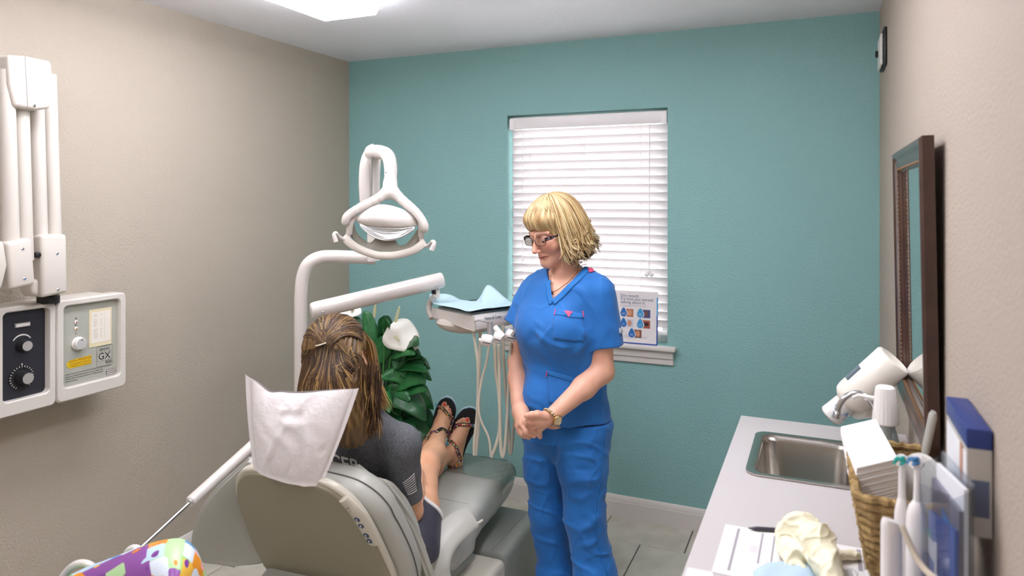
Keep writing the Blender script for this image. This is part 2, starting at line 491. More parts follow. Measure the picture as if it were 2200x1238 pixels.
for k in range(22):
    t = math.radians(-60 + 290 * k / 21); d = -math.cos(t) * UY_ + math.sin(t) * UZ_; e = np.cross(d, (1, 0, 0))
    q = c + np.array([.0024, 0, 0])
    G().add([q + d * .034 - e * .001, q + d * .040 - e * .001, q + d * .040 + e * .001, q + d * .034 + e * .001], [(0, 1, 2, 3)]).build('dial_mark', M_wplas, xr, smooth=False)
p = on(47, 783, XD); G().ell(p, .003, 10, 6).build('indicator_dot', M_wplas, xr)
# grey panel: lamps, selector, paper note, sticker, badge, warning lines
for py, cc in ((692, 'c4402c'), (706, 'c98a2a')):
    p = on(163, py, XP)
    l = G().lathe([(.006, 0), (.006, .003), (.0045, .004), (0, .004)], p, (1, 0, 0), 16).build('indicator_lamp', M_wplas, xr)
    G().ell(p + np.array([.004, 0, 0]), .003, 10, 6).build('lamp_lens', mat('lens_' + cc, cc, .2), l)
for py, r in ((684.5, .0028), (699.5, .002), (717, .0022)):
    p = on(163, py, XP)
    G().add([p + np.array([.0006, 0, 0]) + r * (math.cos(t) * UY_ + math.sin(t) * UZ_) for t in np.linspace(0, 2 * math.pi, 9)[:-1]], [tuple(range(8))]).build('panel_symbol', M_ink, xr, smooth=False)
c = knob(167, 738, XP, .0215, .02, 'selector_knob', cap=mat('knob_grey', 'b9b8b3', .4), skirt=M_wplas)
G().ell(c + np.array([.0215, .002, .014]), .0022, 8, 6).build('knob_mark', M_ink, xr)
nt0 = on(191, 712, XP); nt1 = on(239, 699, XP)
zn1 = on(215, 663, XP)[2]; zn0 = on(215, 743, XP)[2]
M_note = mat('yellowed_card', 'ddd0ac', .8)
nn = G().box((XP, nt0[1], zn0), (XP + .0015, nt1[1], zn1)).build('paper_note', M_note, xr, smooth=False)
G().box((XP + .0015, nt0[1] + .008, zn0 + .014), (XP + .002, nt1[1] - .006, zn1 - .010)).build('paper_slip', mat('paper', 'e2dccf', .8), nn, smooth=False)
g = G(); rs = random.Random(3)
for r in range(15):
    if r in (2, 8): continue
    z = zn1 - .02 - r * .0062
    for c0, ww in ((.016, .012 + rs.random() * .006), (.044, .005), (.058, .004)):
        quad(g, (XP + .0021, nt0[1], z), UY_, UZ_, c0, c0 + ww, 0, .0011, .0002)
g.build('note_writing', mat('grey_ink', '8d8a83', .8), nn, smooth=False)
# caution sticker
s0 = on(143, 782, XP); s1 = on(196, 768, XP); sw = s1[1] - s0[1]
so = np.array([XP, s0[1], on(170, 788, XP)[2]])
st = G(); st.add([so + np.array([.001, 0, 0]) + UY_ * a + UZ_ * b for a, b in ((.0, .010), (.012, .0), (sw, .002), (sw, .034), (.010, .030), (.0, .022))], [(0, 1, 2, 3, 4, 5)])
st = st.build('caution_sticker', mat('yellow_label', 'd9bb1e', .5), xr, smooth=False)
g = G(); put_text(g, 'CAUTION', .0105, so + np.array([.0012, .008, .0215]), UY_, UZ_, sx=.62); put_text(g, 'RADIATION', .0125, so + np.array([.0012, .050, .0215]), UY_, UZ_, sx=.62)
put_text(g, 'THIS EQUIPMENT PRODUCES', .0075, so + np.array([.0012, .008, .0125]), UY_, UZ_, sx=.82)
put_text(g, 'X-RADIATION WHEN ENERGIZED', .0068, so + np.array([.0012, .010, .0045]), UY_, UZ_, sx=.78)
g.build('sticker_text', mat('orange_ink', 'b5651c', .6), st, smooth=False)
g = G()
for k in range(3):
    t = math.radians(90 + 120 * k); q = so + np.array([.0014, .0455, .0262])
    g.add([q, q + .004 * (math.cos(t - .45) * UY_ + math.sin(t - .45) * UZ_), q + .004 * (math.cos(t + .45) * UY_ + math.sin(t + .45) * UZ_)], [(0, 1, 2)])
g.build('radiation_symbol', mat('red_ink', 'a63a22', .6), st, smooth=False)
# badge
b0 = on(207, 765, XP); b1 = on(242, 765, XP); bw = b1[1] - b0[1]
bz0 = on(225, 786, XP)[2]; bz1 = on(225, 743, XP)[2]; bh = bz1 - bz0
bo = np.array([XP + .0004, (b0[1] + b1[1]) / 2, (bz0 + bz1) / 2])
g = G()
def outline(g, w, h, cx, cy, th, r=.004):
    A = rrect(w, h, r); B = rrect(w - 2 * th, h - 2 * th, r * .8); k = len(A)
    g.add([bo + UY_ * (a + cx) + UZ_ * (b + cy) for a, b in A + B], [(i, (i + 1) % k, k + (i + 1) % k, k + i) for i in range(k)])
outline(g, bw, bh, 0, 0, .0008); outline(g, bw * .88, bh * .46, -.001, 0, .0006, .001)
put_text(g, 'GENDEX', .0125, bo + UY_ * (-bw * .34) + UZ_ * (bh * .29), UY_, UZ_, sx=.85)
put_text(g, 'GX', .036, bo + UY_ * (-bw * .40) + UZ_ * (-bh * .15), UY_, UZ_, sx=.95)
put_text(g, '900', .0185, bo + UY_ * (bw * .02) + UZ_ * (-bh * .42), UY_, UZ_, sx=1.0)
g.build('maker_badge', M_ink, xr, smooth=False)
g = G(); wo = on(140, 812, XP); wo[0] = XP
for i, tx in enumerate(('WARNING: THIS X-RAY UNIT MAY BE DANGEROUS TO PATIENT AND OPERATOR UNLESS SAFE', 'EXPOSURE FACTORS AND OPERATING INSTRUCTIONS ARE OBSERVED. SOLD', 'TO BE USED ONLY BY AUTHORIZED OPERATORS ON THE PRESCRIPTION OF A', 'DENTIST OR PHYSICIAN')):
    put_text(g, tx, .0062, wo + UZ_ * (.0125 - .0085 * i - .006), UY_, UZ_, sx=.66)
g.build('warning_text', M_ink, xr, smooth=False)
l0 = on(228, 803, XP); l1 = on(248, 797, XP); lo_ = np.array([XP + .0004, l0[1], l0[2] - .006])
pl = G(); quad(pl, lo_, UY_, UZ_, 0, l1[1] - l0[1], 0, .020); pl = pl.build('serial_plate', M_ink, xr, smooth=False)
for a in (.0015, .008, .0145):
    g = G(); quad(g, lo_, UY_, UZ_, .0015, l1[1] - l0[1] - .0015, a, a + .004, .001); g.build('plate_field', M_xw, pl, smooth=False)

# ------------------------------------------------------------------ folded x-ray scissor arm above the box
xa = thing('folding_xray_arm_unit', 'white folded x-ray scissor arm standing on the wall control box', 'x-ray arm', (-2.48, 1.62, zt_))
M_xa = mat('arm_white', 'd2cbc1', 0.35)
def slab(name, pts, X, th, m, parent, bev=.012):
    q = [PX(a, b, X) for a, b in pts]
    return G().prism([r - np.array([th, 0, 0]) for r in q], (th, 0, 0), bev, 3).build(name, m, parent, angle=40)
for (xa0, ya0, xb0, yb0, X) in ((12, 150, 24, 540, -2.37), (42, 150, 54, 560, -2.39), (75, 150, 88, 590, -2.43), (104, 160, 117, 560, -2.45)):
    a = PX(xa0, ya0, X); b = PX(xb0, yb0, X)
    G().tube([a, b], .0245, 20).build('arm_tube', M_xa, xa)
cap = slab('top_cover', [(17, 117), (58, 120), (112, 131), (116, 180), (111, 233), (80, 237), (30, 229), (20, 180)], -2.335, .15, M_xa, xa)
p0 = PX(54, 120, -2.3345); p1 = PX(60, 234, -2.3345)
G().tube([p0, p1], .0012, 6).build('cover_seam', mat('seam_grey', 'a29c92', .6), cap)
def screw(px, py, X, parent):
    G().lathe([(.005, 0), (.005, .001), (.003, .003), (0, .003)], PX(px, py, X), (1, 0, 0), 12).build('screw', M_chrome, parent)
screw(74, 227, -2.335, cap)
c1 = slab('pivot_cover', [(15, 521), (70, 511), (78, 612), (21, 624)], -2.33, .11, M_xa, xa)
for q in ((49, 535), (53, 599)): screw(*q, -2.33, c1)
c2 = slab('pivot_cover', [(89, 505), (145, 503), (147, 629), (90, 641)], -2.38, .11, M_xa, xa)
for q in ((123, 545), (125, 622)): screw(*q, -2.38, c2)
c3 = slab('elbow_cover', [(-45, 515), (10, 518), (18, 570), (6, 622), (-45, 622)], -2.31, .10, M_xa, xa)
slab('neck_block', [(69, 600), (92, 600), (92, 640), (69, 634)], -2.40, .07, M_xa, xa)
slab('top_cross_link', [(-40, 116), (14, 119), (14, 133), (-40, 132)], -2.40, .05, M_xg, xa, .004)
G().lathe([(.010, 0), (.010, .012), (.006, .016), (0, .016)], PX(78, 548, -2.40), (1, 0, 0), 14).build('lock_knob', M_black, xa)
pz = PX(116, 640, -2.43); G().lathe([(.035, zt_ - .004 - pz[2]), (.035, .004), (.03, .008), (.03, .02)], (-2.46, pz[1], pz[2]), n=24).build('turntable', M_black, xa)

# ------------------------------------------------------------------ mirror on the right wall
M_wood = mat('dark_wood', '4a3128', 0.28, bump=(40, .1, .002), var=(14, '38241d', .3, .7), coat=.3)
M_mirror = mat('mirror_glass', 'f2f4f4', 0.01, metal=1.0)
mr = thing("wall_mirror", 'rectangular wall mirror with dark beaded wooden frame above the sink counter', 'mirror', (XR - .02, 2.0, 1.062))
my0, my1, mz0, mz1 = 1.70, 2.315, 1.062, 1.742
tl = math.atan2(.012, mz1 - mz0)
MM = Matrix.Translation((XR - .008, 0, mz0)) @ Matrix.Rotation(-tl, 4, 'Y')
def mp(y, z, x): return np.array((MM @ Vector((x, y, z - mz0)))[:])
fw = .058
prof = [(0, 0), (0, .022), (.006, .028), (.016, .028), (.024, .022), (.030, .024), (.046, .020), (.052, .016), (.058, .010), (.058, 0)]
def rail(name, a, b, inn):
    """a,b outer corners (y,z); mitred"""
    A = np.array(a); B = np.array(b); t = (B - A) / np.linalg.norm(B - A); n = np.array(inn)
    g = G(); vs = []
    for e, s in ((A, 1), (B, -1)):
        for (u, h) in prof:
            q = e + n * u + t * u * s; vs.append(mp(q[0], q[1], -h))
    k = len(prof); fs = [(i, (i + 1) % k, k + (i + 1) % k, k + i) for i in range(k)] + [tuple(range(k)), tuple(range(2 * k - 1, k - 1, -1))]
    g.add(vs, fs); r_ = g.build(name, M_wood, mr, angle=25)
    # bead row along the inner lip
    L = np.linalg.norm(B - A); nb = int((L - 2 * .05) / .012); g = G()
    for i in range(nb):
        q = A + t * (.05 + (i + .5) * (L - .1) / nb) + n * .050; c = mp(q[0], q[1], -.019)
        g.ell(c, .0034, 6, 4)
    b_ = g.build('bead_moulding', mat('bead_bronze', '7a5a3c', .35), r_); b_['kind'] = 'stuff'
    return r_
rail('frame_rail', (my0, mz0), (my1, mz0), (0, 1)); rail('frame_rail', (my0, mz1), (my1, mz1), (0, -1))
rail('frame_rail', (my0, mz0), (my0, mz1), (1, 0)); rail('frame_rail', (my1, mz0), (my1, mz1), (-1, 0))
i0 = .052
G().add([mp(my0 + i0, mz0 + i0, -.008), mp(my1 - i0, mz0 + i0, -.008), mp(my1 - i0, mz1 - i0, -.008), mp(my0 + i0, mz1 - i0, -.008),
         mp(my0 + i0, mz0 + i0, -.003), mp(my1 - i0, mz0 + i0, -.003), mp(my1 - i0, mz1 - i0, -.003), mp(my0 + i0, mz1 - i0, -.003)],
        [(0, 1, 2, 3), (4, 5, 6, 7), (0, 1, 5, 4), (1, 2, 6, 5), (2, 3, 7, 6), (3, 0, 4, 7)]).build('mirror_glass', M_mirror, mr, smooth=False)
G().box((XR - .010, 1.98, mz1 - .06), (XR - .001, 2.06, mz1 - .02), .002).build('hanging_bracket', M_alu, mr)
# ------------------------------------------------------------------ small box high on the right wall
wp = thing('thermostat', 'small white box with black knob high on the right wall near the corner', 'thermostat', (XR, 3.2, 2.14))
G().box((XR - .012, 3.10, 2.135), (XR - .0005, 3.30, 2.285), .005).build('back_plate', M_black, wp)
G().box((XR - .022, 3.125, 2.14), (XR - .012, 3.29, 2.265), .006).build('cover', M_wplas, wp)
for z in (2.17, 2.215): G().box((XR - .0225, 3.122, z), (XR - .014, 3.127, z + .03), .001).build('vent', M_wplas, wp)
G().lathe([(.014, 0), (.014, .008), (.01, .010), (0, .010)], (XR - .022, 3.255, 2.205), (-1, 0, 0), 18).build('knob', M_black, wp)

# ------------------------------------------------------------------ soft-body helper: distance fields meshed with surface nets
def A3(p): return np.asarray(p, np.float32)
def rc(p, a, b, ra, rb, sq=None):
    """tapered capsule from a (radius ra) to b (rb); sq=(dir,k): section is k times thinner along dir"""
    a = A3(a); b = A3(b)
    if sq is not None:
        d = A3(nrm(sq[0])); k = sq[1] - 1.0
        p = p + ((p - a) @ d)[:, None] * (d * k); b = b + ((b - a) @ d) * (d * k)
    ab = b - a; q = p - a
    t = np.clip((q @ ab) / max(float(ab @ ab), 1e-12), 0, 1)
    return np.sqrt(((q - t[:, None] * ab) ** 2).sum(1)) - (ra + (rb - ra) * t)
def chain(p, pts, rs, k=0.01, sq=None):
    f = None
    for i in range(len(pts) - 1):
        g = rc(p, pts[i], pts[i + 1], rs[i], rs[i + 1], sq)
        f = g if f is None else smin(f, g, k)
    return f
def el(p, c, r, R=None):
    q = p - A3(c)
    if R is not None: q = q @ A3(R)          # columns of R are the local axes
    r = A3([r] * 3 if np.isscalar(r) else r)
    k0 = np.sqrt(((q / r) ** 2).sum(1)); k1 = np.sqrt(((q / (r * r)) ** 2).sum(1)) + 1e-9
    return k0 * (k0 - 1.0) / k1
def smin(a, b, k):
    h = np.clip(0.5 + 0.5 * (b - a) / k, 0, 1)
    return b + (a - b) * h - k * h * (1 - h)
def smax(a, b, k): return -smin(-a, -b, k)
def wob(p, s, seed, n=7):
    """smooth pseudo-noise in -1..1"""
    r = np.random.RandomState(seed); f = 0
    for i in range(n):
        d = r.normal(size=3); d /= np.linalg.norm(d); d *= s * r.uniform(.6, 1.7)
        f = f + np.sin(p @ A3(d) + r.uniform(0, 6.28) + 1.3 * np.sin(p @ A3(r.normal(size=3) * s * .5) + r.uniform(0, 6)))
    return f / (n ** .5 * 1.2)
def folds(p, s, seed, st=(1, 1, 1.7)):
    w = wob(p * A3(st), s, seed, 5); return np.exp(-(w / .22) ** 2)
def crease(p, a, b, w, h):
    """a raised fold (h>0) along the segment a-b"""
    a = A3(a); b = A3(b); ab = b - a; q = p - a
    t = np.clip((q @ ab) / float(ab @ ab), 0, 1)
    d2 = ((q - t[:, None] * ab) ** 2).sum(1)
    return h * np.exp(-d2 / (w * w)) * np.sin(np.pi * (0.08 + 0.84 * t))
def nets(f, lo, hi, h):
    lo = np.array(lo, float); hi = np.array(hi, float); B = 8
    nb = np.ceil((hi - lo) / (h * B)).astype(int); n = nb * B
    ax = [lo[i] + h * np.arange(n[i]) for i in range(3)]
    cb = np.stack(np.meshgrid(*[lo[i] + h * (np.arange(nb[i]) * B + B / 2 - .5) for i in range(3)], indexing='ij'), -1).reshape(-1, 3).astype(np.float32)
    fc = f(cb).reshape(nb)
    vol = np.repeat(np.repeat(np.repeat(np.where(fc < 0, -1.0, 1.0), B, 0), B, 1), B, 2).astype(np.float32)
    act = np.argwhere(np.abs(fc) < B * h * 1.25)
    off = np.stack(np.meshgrid(*[np.arange(B)] * 3, indexing='ij'), -1).reshape(-1, 3)
    for s in range(0, len(act), 400):
        idx = (act[s:s + 400, None, :] * B + off[None]).reshape(-1, 3)
        vol[idx[:, 0], idx[:, 1], idx[:, 2]] = f((lo + idx * h).astype(np.float32))
    ins = vol < 0
    c = np.zeros(tuple(n - 1), np.int8); cor = [(i, j, k) for i in (0, 1) for j in (0, 1) for k in (0, 1)]
    sl = lambda i, m: slice(i, m - 1 + i)
    for (i, j, k) in cor: c += ins[sl(i, n[0]), sl(j, n[1]), sl(k, n[2])]
    cells = np.argwhere((c > 0) & (c < 8))
    if not len(cells): return np.zeros((0, 3)), []
    vid = -np.ones(tuple(n - 1), np.int64); vid[cells[:, 0], cells[:, 1], cells[:, 2]] = np.arange(len(cells))
    V = {q: vol[cells[:, 0] + q[0], cells[:, 1] + q[1], cells[:, 2] + q[2]] for q in cor}
    acc = np.zeros((len(cells), 3)); cnt = np.zeros(len(cells))
    for q in cor:
        for a in range(3):
            if q[a]: continue
            q2 = tuple(1 if i == a else q[i] for i in range(3))
            v0, v1 = V[q], V[q2]; m = (v0 < 0) != (v1 < 0)
            t = np.where(m, v0 / np.where(m, v0 - v1, 1), 0)
            pt = np.array(q, float)[None] + np.eye(3)[a][None] * t[:, None]
            acc += pt * m[:, None]; cnt += m
    verts = lo + (cells + acc / cnt[:, None]) * h
    faces = []
    for a in range(3):
        b_, c_ = (a + 1) % 3, (a + 2) % 3
        s0 = [slice(0, n[i] - 1) for i in range(3)]; s1 = list(s0); s1[a] = slice(1, n[a])
        e = ins[tuple(s0)] != ins[tuple(s1)]
        e[tuple(slice(0, 1) if i == b_ else slice(None) for i in range(3))] = False
        e[tuple(slice(0, 1) if i == c_ else slice(None) for i in range(3))] = False
        E = np.argwhere(e)
        if not len(E): continue
        def g(db, dc):
            q = E.copy(); q[:, b_] -= db; q[:, c_] -= dc; return vid[q[:, 0], q[:, 1], q[:, 2]]
        Q = np.stack([g(1, 1), g(0, 1), g(0, 0), g(1, 0)], 1)
        flip = ~ins[E[:, 0], E[:, 1], E[:, 2]]
        Q[flip] = Q[flip][:, ::-1]
        faces.append(Q[(Q >= 0).all(1)])
    return verts, np.concatenate(faces)
def mesh_np(name, v, F, m, parent=None, col=None, origin=None, mats=None, mi=None):
    me = bpy.data.meshes.new(name)
    v = np.asarray(v, float); org = (v.min(0) + v.max(0)) / 2 if origin is None else np.array(origin, float)
    if origin is None: org[2] = v[:, 2].min()
    F = np.asarray(F); nf = len(F); k = F.shape[1]
    me.vertices.add(len(v)); me.vertices.foreach_set('co', (v - org).astype(np.float32).ravel())
    me.loops.add(nf * k); me.loops.foreach_set('vertex_index', F.astype(np.int32).ravel())
    me.polygons.add(nf); me.polygons.foreach_set('loop_start', np.arange(0, nf * k, k, dtype=np.int32))
    me.polygons.foreach_set('use_smooth', np.ones(nf, bool))
    me.update(calc_edges=True); me.validate()
    for mm in (mats or [m]): me.materials.append(mm)
    if mi is not None: me.polygons.foreach_set('material_index', np.asarray(mi, np.int32))
    if col is not None:
        a = me.color_attributes.new('Col', 'FLOAT_COLOR', 'POINT')
        c4 = np.ones((len(v), 4), np.float32); c4[:, :3] = col; a.data.foreach_set('color', c4.ravel())
    o = bpy.data.objects.new(name, me); o.location = org.tolist()
    return link(o, parent)
def sdf_obj(name, f, lo, hi, h, m, parent=None, colf=None, relax=1):
    v, F = nets(f, lo, hi, h)
    for _ in range(relax):                # pull vertices onto the surface
        d = f(v.astype(np.float32))
        gr = grad(f, v); v = v - np.clip(d, -h, h)[:, None] * gr * .8
    return mesh_np(name, v, F, m, parent, None if colf is None else colf(v))
def grad(f, v, e=5e-4):
    v = np.asarray(v, np.float64); g = np.zeros_like(v)
    for i in range(3):
        d = np.zeros(3); d[i] = e
        g[:, i] = f((v + d).astype(np.float32)) - f((v - d).astype(np.float32))
    return g / (np.linalg.norm(g, axis=1)[:, None] + 1e-9)
def drape(f, v, lift, it=4):
    """project points onto the surface f=lift"""
    v = np.array(v, float)
    for _ in range(it):
        d = f(v.astype(np.float32)) - lift
        v = v - np.clip(d, -.02, .02)[:, None] * grad(f, v)
    return v
def bounds(pts, pad):
    a = np.array(pts); return a.min(0) - pad, a.max(0) + pad
def ray_on(f, px, py, d0, d1, n=60):
    """first hit of the camera ray through a pixel with surface f"""
    ds = np.linspace(d0, d1, n); pts = np.array([P(px, py, d) for d in ds]); v = f(pts.astype(np.float32))
    k = np.argmax(v < 0)
    if v[k] >= 0: k = int(np.argmin(v)); return pts[k]
    if k == 0: return pts[0]
    t = v[k - 1] / (v[k - 1] - v[k]); return pts[k - 1] * (1 - t) + pts[k] * t

# ------------------------------------------------------------------ sink counter along the right wall
CZ = 0.892; CX0, CX1, CY0, CY1 = -0.2425, XR - .001, 0.52, 2.445
M_lam = mat('grey_laminate', 'c4bdbb', 0.35, bump=(400, .04, .001))
M_cab = mat('cabinet_white', 'd8d2cc', 0.4)
SX0, SX1, SY0, SY1 = -0.170, 0.098, 1.935, 2.272     # cut-out for the sink
g = G()
for lo, hi in (((CX0, CY0), (CX1, SY0)), ((CX0, SY1), (CX1, CY1)), ((CX0, SY0), (SX0, SY1)), ((SX1, SY0), (CX1, SY1))):
    g.box((lo[0], lo[1], CZ - .036), (hi[0], hi[1], CZ))
tag(g.build('countertop', M_lam, smooth=False), 'pale grey laminate countertop with sink cut-out along right wall', 'countertop')
for i, (a, b) in enumerate(((CY0 + .01, 1.48), (1.482, CY1 - .01))):
    c = thing('base_cabinet', ['white base cabinet under the papers end of the countertop', 'white base cabinet under the steel sink'][i], 'cabinet', ((CX0 + CX1) / 2, (a + b) / 2, 0), 'base cabinets under the counter')
    G().box((CX0 + .04, a, .09), (CX1 - .002, b, CZ - .038 if i == 0 else CZ - .20)).build('cabinet_body', M_cab, c, smooth=False)
    G().box((CX0 + .08, a, 0), (CX1 - .002, b, .088)).build('toe_kick', M_cab, c, smooth=False)
    if i: G().box((CX0 + .04, a, CZ - .20), (CX0 + .055, b, CZ - .038)).build('sink_apron', M_cab, c, smooth=False)
    for k in range(2):
        y0 = a + .004 + k * (b - a) / 2; y1 = y0 + (b - a) / 2 - .008
        d = G().box((CX0 + .022, y0, .10), (CX0 + .039, y1, CZ - .06), .003).build('door', M_cab, c)
        G().tube([(CX0 + .02, y1 - .04 if k == 0 else y0 + .04, z) for z in (.62, .72)], .005, 8).build('handle', M_alu, d)
# ------------------------------------------------------------------ stainless sink
M_steel = mat('brushed_steel', 'b9b4ad', 0.26, metal=1.0, bump=(500, .03, .001))
sk = thing('sink', 'small rectangular stainless steel sink set in the countertop', 'sink', ((SX0 + SX1) / 2, (SY0 + SY1) / 2, CZ - .16))
cx, cy = (SX0 + SX1) / 2, (SY0 + SY1) / 2
loops = [(.292, .366, .035, .0005), (.292, .366, .035, .006), (.276, .350, .030, .0075), (.258, .332, .03, .0045), (.246, .318, .04, .001), (.240, .310, .045, -.012), (.228, .296, .05, -.12), (.205, .272, .05, -.148), (.15, .2, .045, -.155), (.05, .05, .0249, -.157)]
g = G(); vs = []; fs = []
for (w_, h_, r_, z_) in loops:
    vs += [(cx + a, cy + b, CZ + z_) for a, b in rrect(w_, h_, r_, 6)]
k = 28
for j in range(len(loops) - 1):
    for i in range(k):
        i2 = (i + 1) % k; fs.append((j * k + i, j * k + i2, (j + 1) * k + i2, (j + 1) * k + i))
g.add(vs, fs); g.build('basin', M_steel, sk, angle=50, merge=True, solid=.0012)
G().lathe([(.024, 0), (.024, .002), (.018, .003), (.016, .0), (0, 0)], (cx, cy, CZ - .157), n=24).build('drain', M_chrome, sk)
# ------------------------------------------------------------------ gooseneck faucet
fb = np.array([.143, 2.10, CZ])
fa = thing('faucet', 'chrome gooseneck faucet with white handle at the sink', 'faucet', fb)
G().lathe([(.026, 0), (.026, .006), (.02, .012), (.014, .02), (.013, .05), (.011, .055)], fb, n=24).build('faucet_base', M_wplas, fa)
tip = P(1797, 893, 1.905)
path = spline([fb + UP * .05, P(1884, 905, 1.868), P(1880, 880, 1.868), P(1868, 859, 1.875), P(1850, 847, 1.885), P(1832, 846, 1.895), P(1815, 855, 1.902), P(1804, 870, 1.905), P(1799, 886, 1.905)], 6)
G().tube(path, .0078, 14).build('spout', M_chrome, fa)
e = path[-1]; dn = nrm(path[-1] - path[-2])
G().lathe([(.0088, -.002), (.0098, 0), (.0098, .016), (.0075, .017), (0, .017)], e, dn, 20).build('aerator', M_chrome, fa)
hb = P(1868, 905, 1.80)
G().tube([fb + UP * .03, fb + np.array([.0, -.03, .045]), fb + np.array([0, -.07, .05])], [.008, .007, .005], 10).build('handle', M_wplas, fa)
# ------------------------------------------------------------------ big white bottle held cap-down on a stand
M_milk = mat('milky_plastic', 'ece5d8', 0.28, sss=.05)
c0 = P(1786, 893, 2.04); c1 = P(1922, 772, 1.96); ax = nrm(c1 - c0); L = np.linalg.norm(c1 - c0)
bt = thing('lotion_bottle', 'large white bottle tilted cap-down above the sink beside the mirror', 'bottle', c0)
r0 = .050
bo_ = G().lathe([(.026, .055), (.036, .062), (.047, .074), (r0, .09), (r0, L - .008), (r0 - .003, L - .002), (r0 - .010, L), (r0 - .016, L - .004), (0, L - .010)], c0, ax, 36).build('bottle_body', M_milk, bt)
G().lathe([(0, -.004), (.030, -.004), (.033, 0), (.030, .052), (.026, .058)], c0, ax, 32).build('cap', mat('frosted_cap', 'dcdad4', .2), bt)
G().lathe([(.0285, -.0055), (.0305, -.0045), (.0285, -.0035)], c0, ax, 32).build('cap_ring', M_black, bt)
side = nrm(np.cross(ax, FWD)); 
g = G(); fwd_n = nrm(-FWD + ax * np.dot(FWD, ax))
for a in np.linspace(-.9, .7, 12):
    d = math.cos(a) * fwd_n + math.sin(a) * nrm(np.cross(ax, fwd_n))
    h = .02 + .016 * math.sin(a * 5); g.tube([c0 + d * .0315 + ax * h, c0 + d * .0318 + ax * (h + .010)], .0013, 5)
sw_ = g.build('cap_print', mat('cap_print_blue', '6d8fb8', .5), bt); sw_['kind'] = 'stuff'
G().tube([c0 + ax * .115 + fwd_n * .0 + nrm(np.cross(fwd_n, ax)) * r0 * .98, c0 + ax * .165 + nrm(np.cross(fwd_n, ax)) * r0 * .99], .006, 8, sq=(fwd_n, 1.6)).build('label_edge', mat('label_blue', '63707a', .4), bt)
sb = np.array([.175, 2.33, CZ])
st = G().lathe([(.038, 0), (.038, .008), (.016, .014), (.014, .09), (.03, .115)], sb, n=24)
st.tube([sb + UP * .10, c0 + ax * .10 - UP * .045], [.018, .03], 14)
st.build('bottle_stand', M_wplas, bt)
# ------------------------------------------------------------------ clear pump bottle with ribbed white cap
pb = P(1902, 870, 1.75); pb[2] = CZ
so_ = thing('soap_bottle', 'clear pump bottle with ribbed white cone cap behind the paper towels', 'bottle', pb)
G().lathe([(0, 0), (.030, 0), (.032, .004), (.032, .11), (.027, .135), (.022, .15), (.022, .163)], pb, n=28).build('bottle_body', clear_mat('clear_plastic', 'dfe6e6', .12, .1), so_)
G().lathe([(.031, .006), (.031, .06), (0, .06)], pb, n=28).build('blue_liquid', mat('pale_blue_liquid', '9fc4d2', .2), so_)
zc = PZ(1902, 835, 1.141)[2] - CZ
g = G(); N_ = 80; vs = []; fs = []
prof_ = [(.0285, .160), (.0300, .163), (.0225, .243), (.0215, .249), (.018, .252)]
for j, (r_, h_) in enumerate(prof_):
    for i in range(N_):
        rr_ = r_ * (1 + (.025 if (i % 4 < 2 and 0 < j < 3) else 0)); t_ = 2 * math.pi * i / N_
        vs.append(pb + np.array([rr_ * math.cos(t_), rr_ * math.sin(t_), h_]))
for j in range(len(prof_) - 1):
    for i in range(N_): fs.append((j * N_ + i, j * N_ + (i + 1) % N_, (j + 1) * N_ + (i + 1) % N_, (j + 1) * N_ + i))
fs.append(tuple(range(N_))); fs.append(tuple((len(prof_) - 1) * N_ + i for i in range(N_)))
g.add(vs, fs); g.build('ribbed_cap', M_wplas, so_, angle=30)
G().tube([pb + UP * .218 - np.array([.015, 0, 0]), pb + UP * .222 - np.array([.06, -.004, 0]), pb + UP * .214 - np.array([.072, -.006, 0])], [.006, .0045, .004], 10).build('pump_nozzle', M_wplas, so_)

# ------------------------------------------------------------------ wicker basket with folded paper towels
M_wick = mat('seagrass', 'b59763', 0.85, bump=(300, .5, .004), var=(60, '7d6238', .35, .65))
BX0, BX1, BY0, BY1, BZ1 = .060, .216, 1.452, 1.795, 1.061
bk = thing('wicker_basket', 'brown woven seagrass basket holding paper towels on the counter', 'basket', ((BX0 + BX1) / 2, (BY0 + BY1) / 2, CZ))
nr = 11; bcx, bcy = (BX0 + BX1) / 2, (BY0 + BY1) / 2
rs = random.Random(8)
for j in range(nr):
    f_ = j / (nr - 1); z = CZ + .0115 + (BZ1 - CZ - .0175) * f_
    w_ = (BX1 - BX0) - .052 * (1 - f_); h_ = (BY1 - BY0) - .05 * (1 - f_)
    pts = rrect(w_, h_, .025, 4); ring_ = []
    for i in range(len(pts)):
        a, b = np.array(pts[i]), np.array(pts[(i + 1) % len(pts)]); m_ = max(1, int(np.linalg.norm(b - a) / .008))
        for q in range(m_): ring_.append(a + (b - a) * q / m_)
    path = []; rad = []
    for i, q in enumerate(ring_):
        s_ = math.sin(i * math.pi / 1.5 + j * math.pi) * .0022; nq = q / np.linalg.norm(q)
        path.append((bcx + q[0] + nq[0] * s_, bcy + q[1] + nq[1] * s_, z + rs.uniform(-.0012, .0012))); rad.append(.0082 + rs.uniform(-.0008, .0012) + .001 * math.sin(i * 2.1))
    path.append(path[0]); rad.append(rad[0])
    G().tube(path, rad, 7, cap=False).build('weave_row' if j < nr - 1 else 'rim', M_wick, bk)
G().box((BX0 + .03, BY0 + .035, CZ + .001), (BX1 - .03, BY1 - .035, CZ + .01)).build('basket_bottom', M_wick, bk, smooth=False)
M_towel = mat('paper_towel', 'f1eeea', 0.9, bump=(250, .2, .001))
tw = thing('paper_towel_stack', 'white stack of folded paper towels standing in the wicker basket', 'paper towels', (.09, 1.66, CZ + .03))
tA, tB, tC = P(1806, 917, 1.65), P(1881, 900, 1.655), P(1840, 1006, 1.385)
tU, tV = tB - tA, tC - tA
nsh = 18; th_ = .105
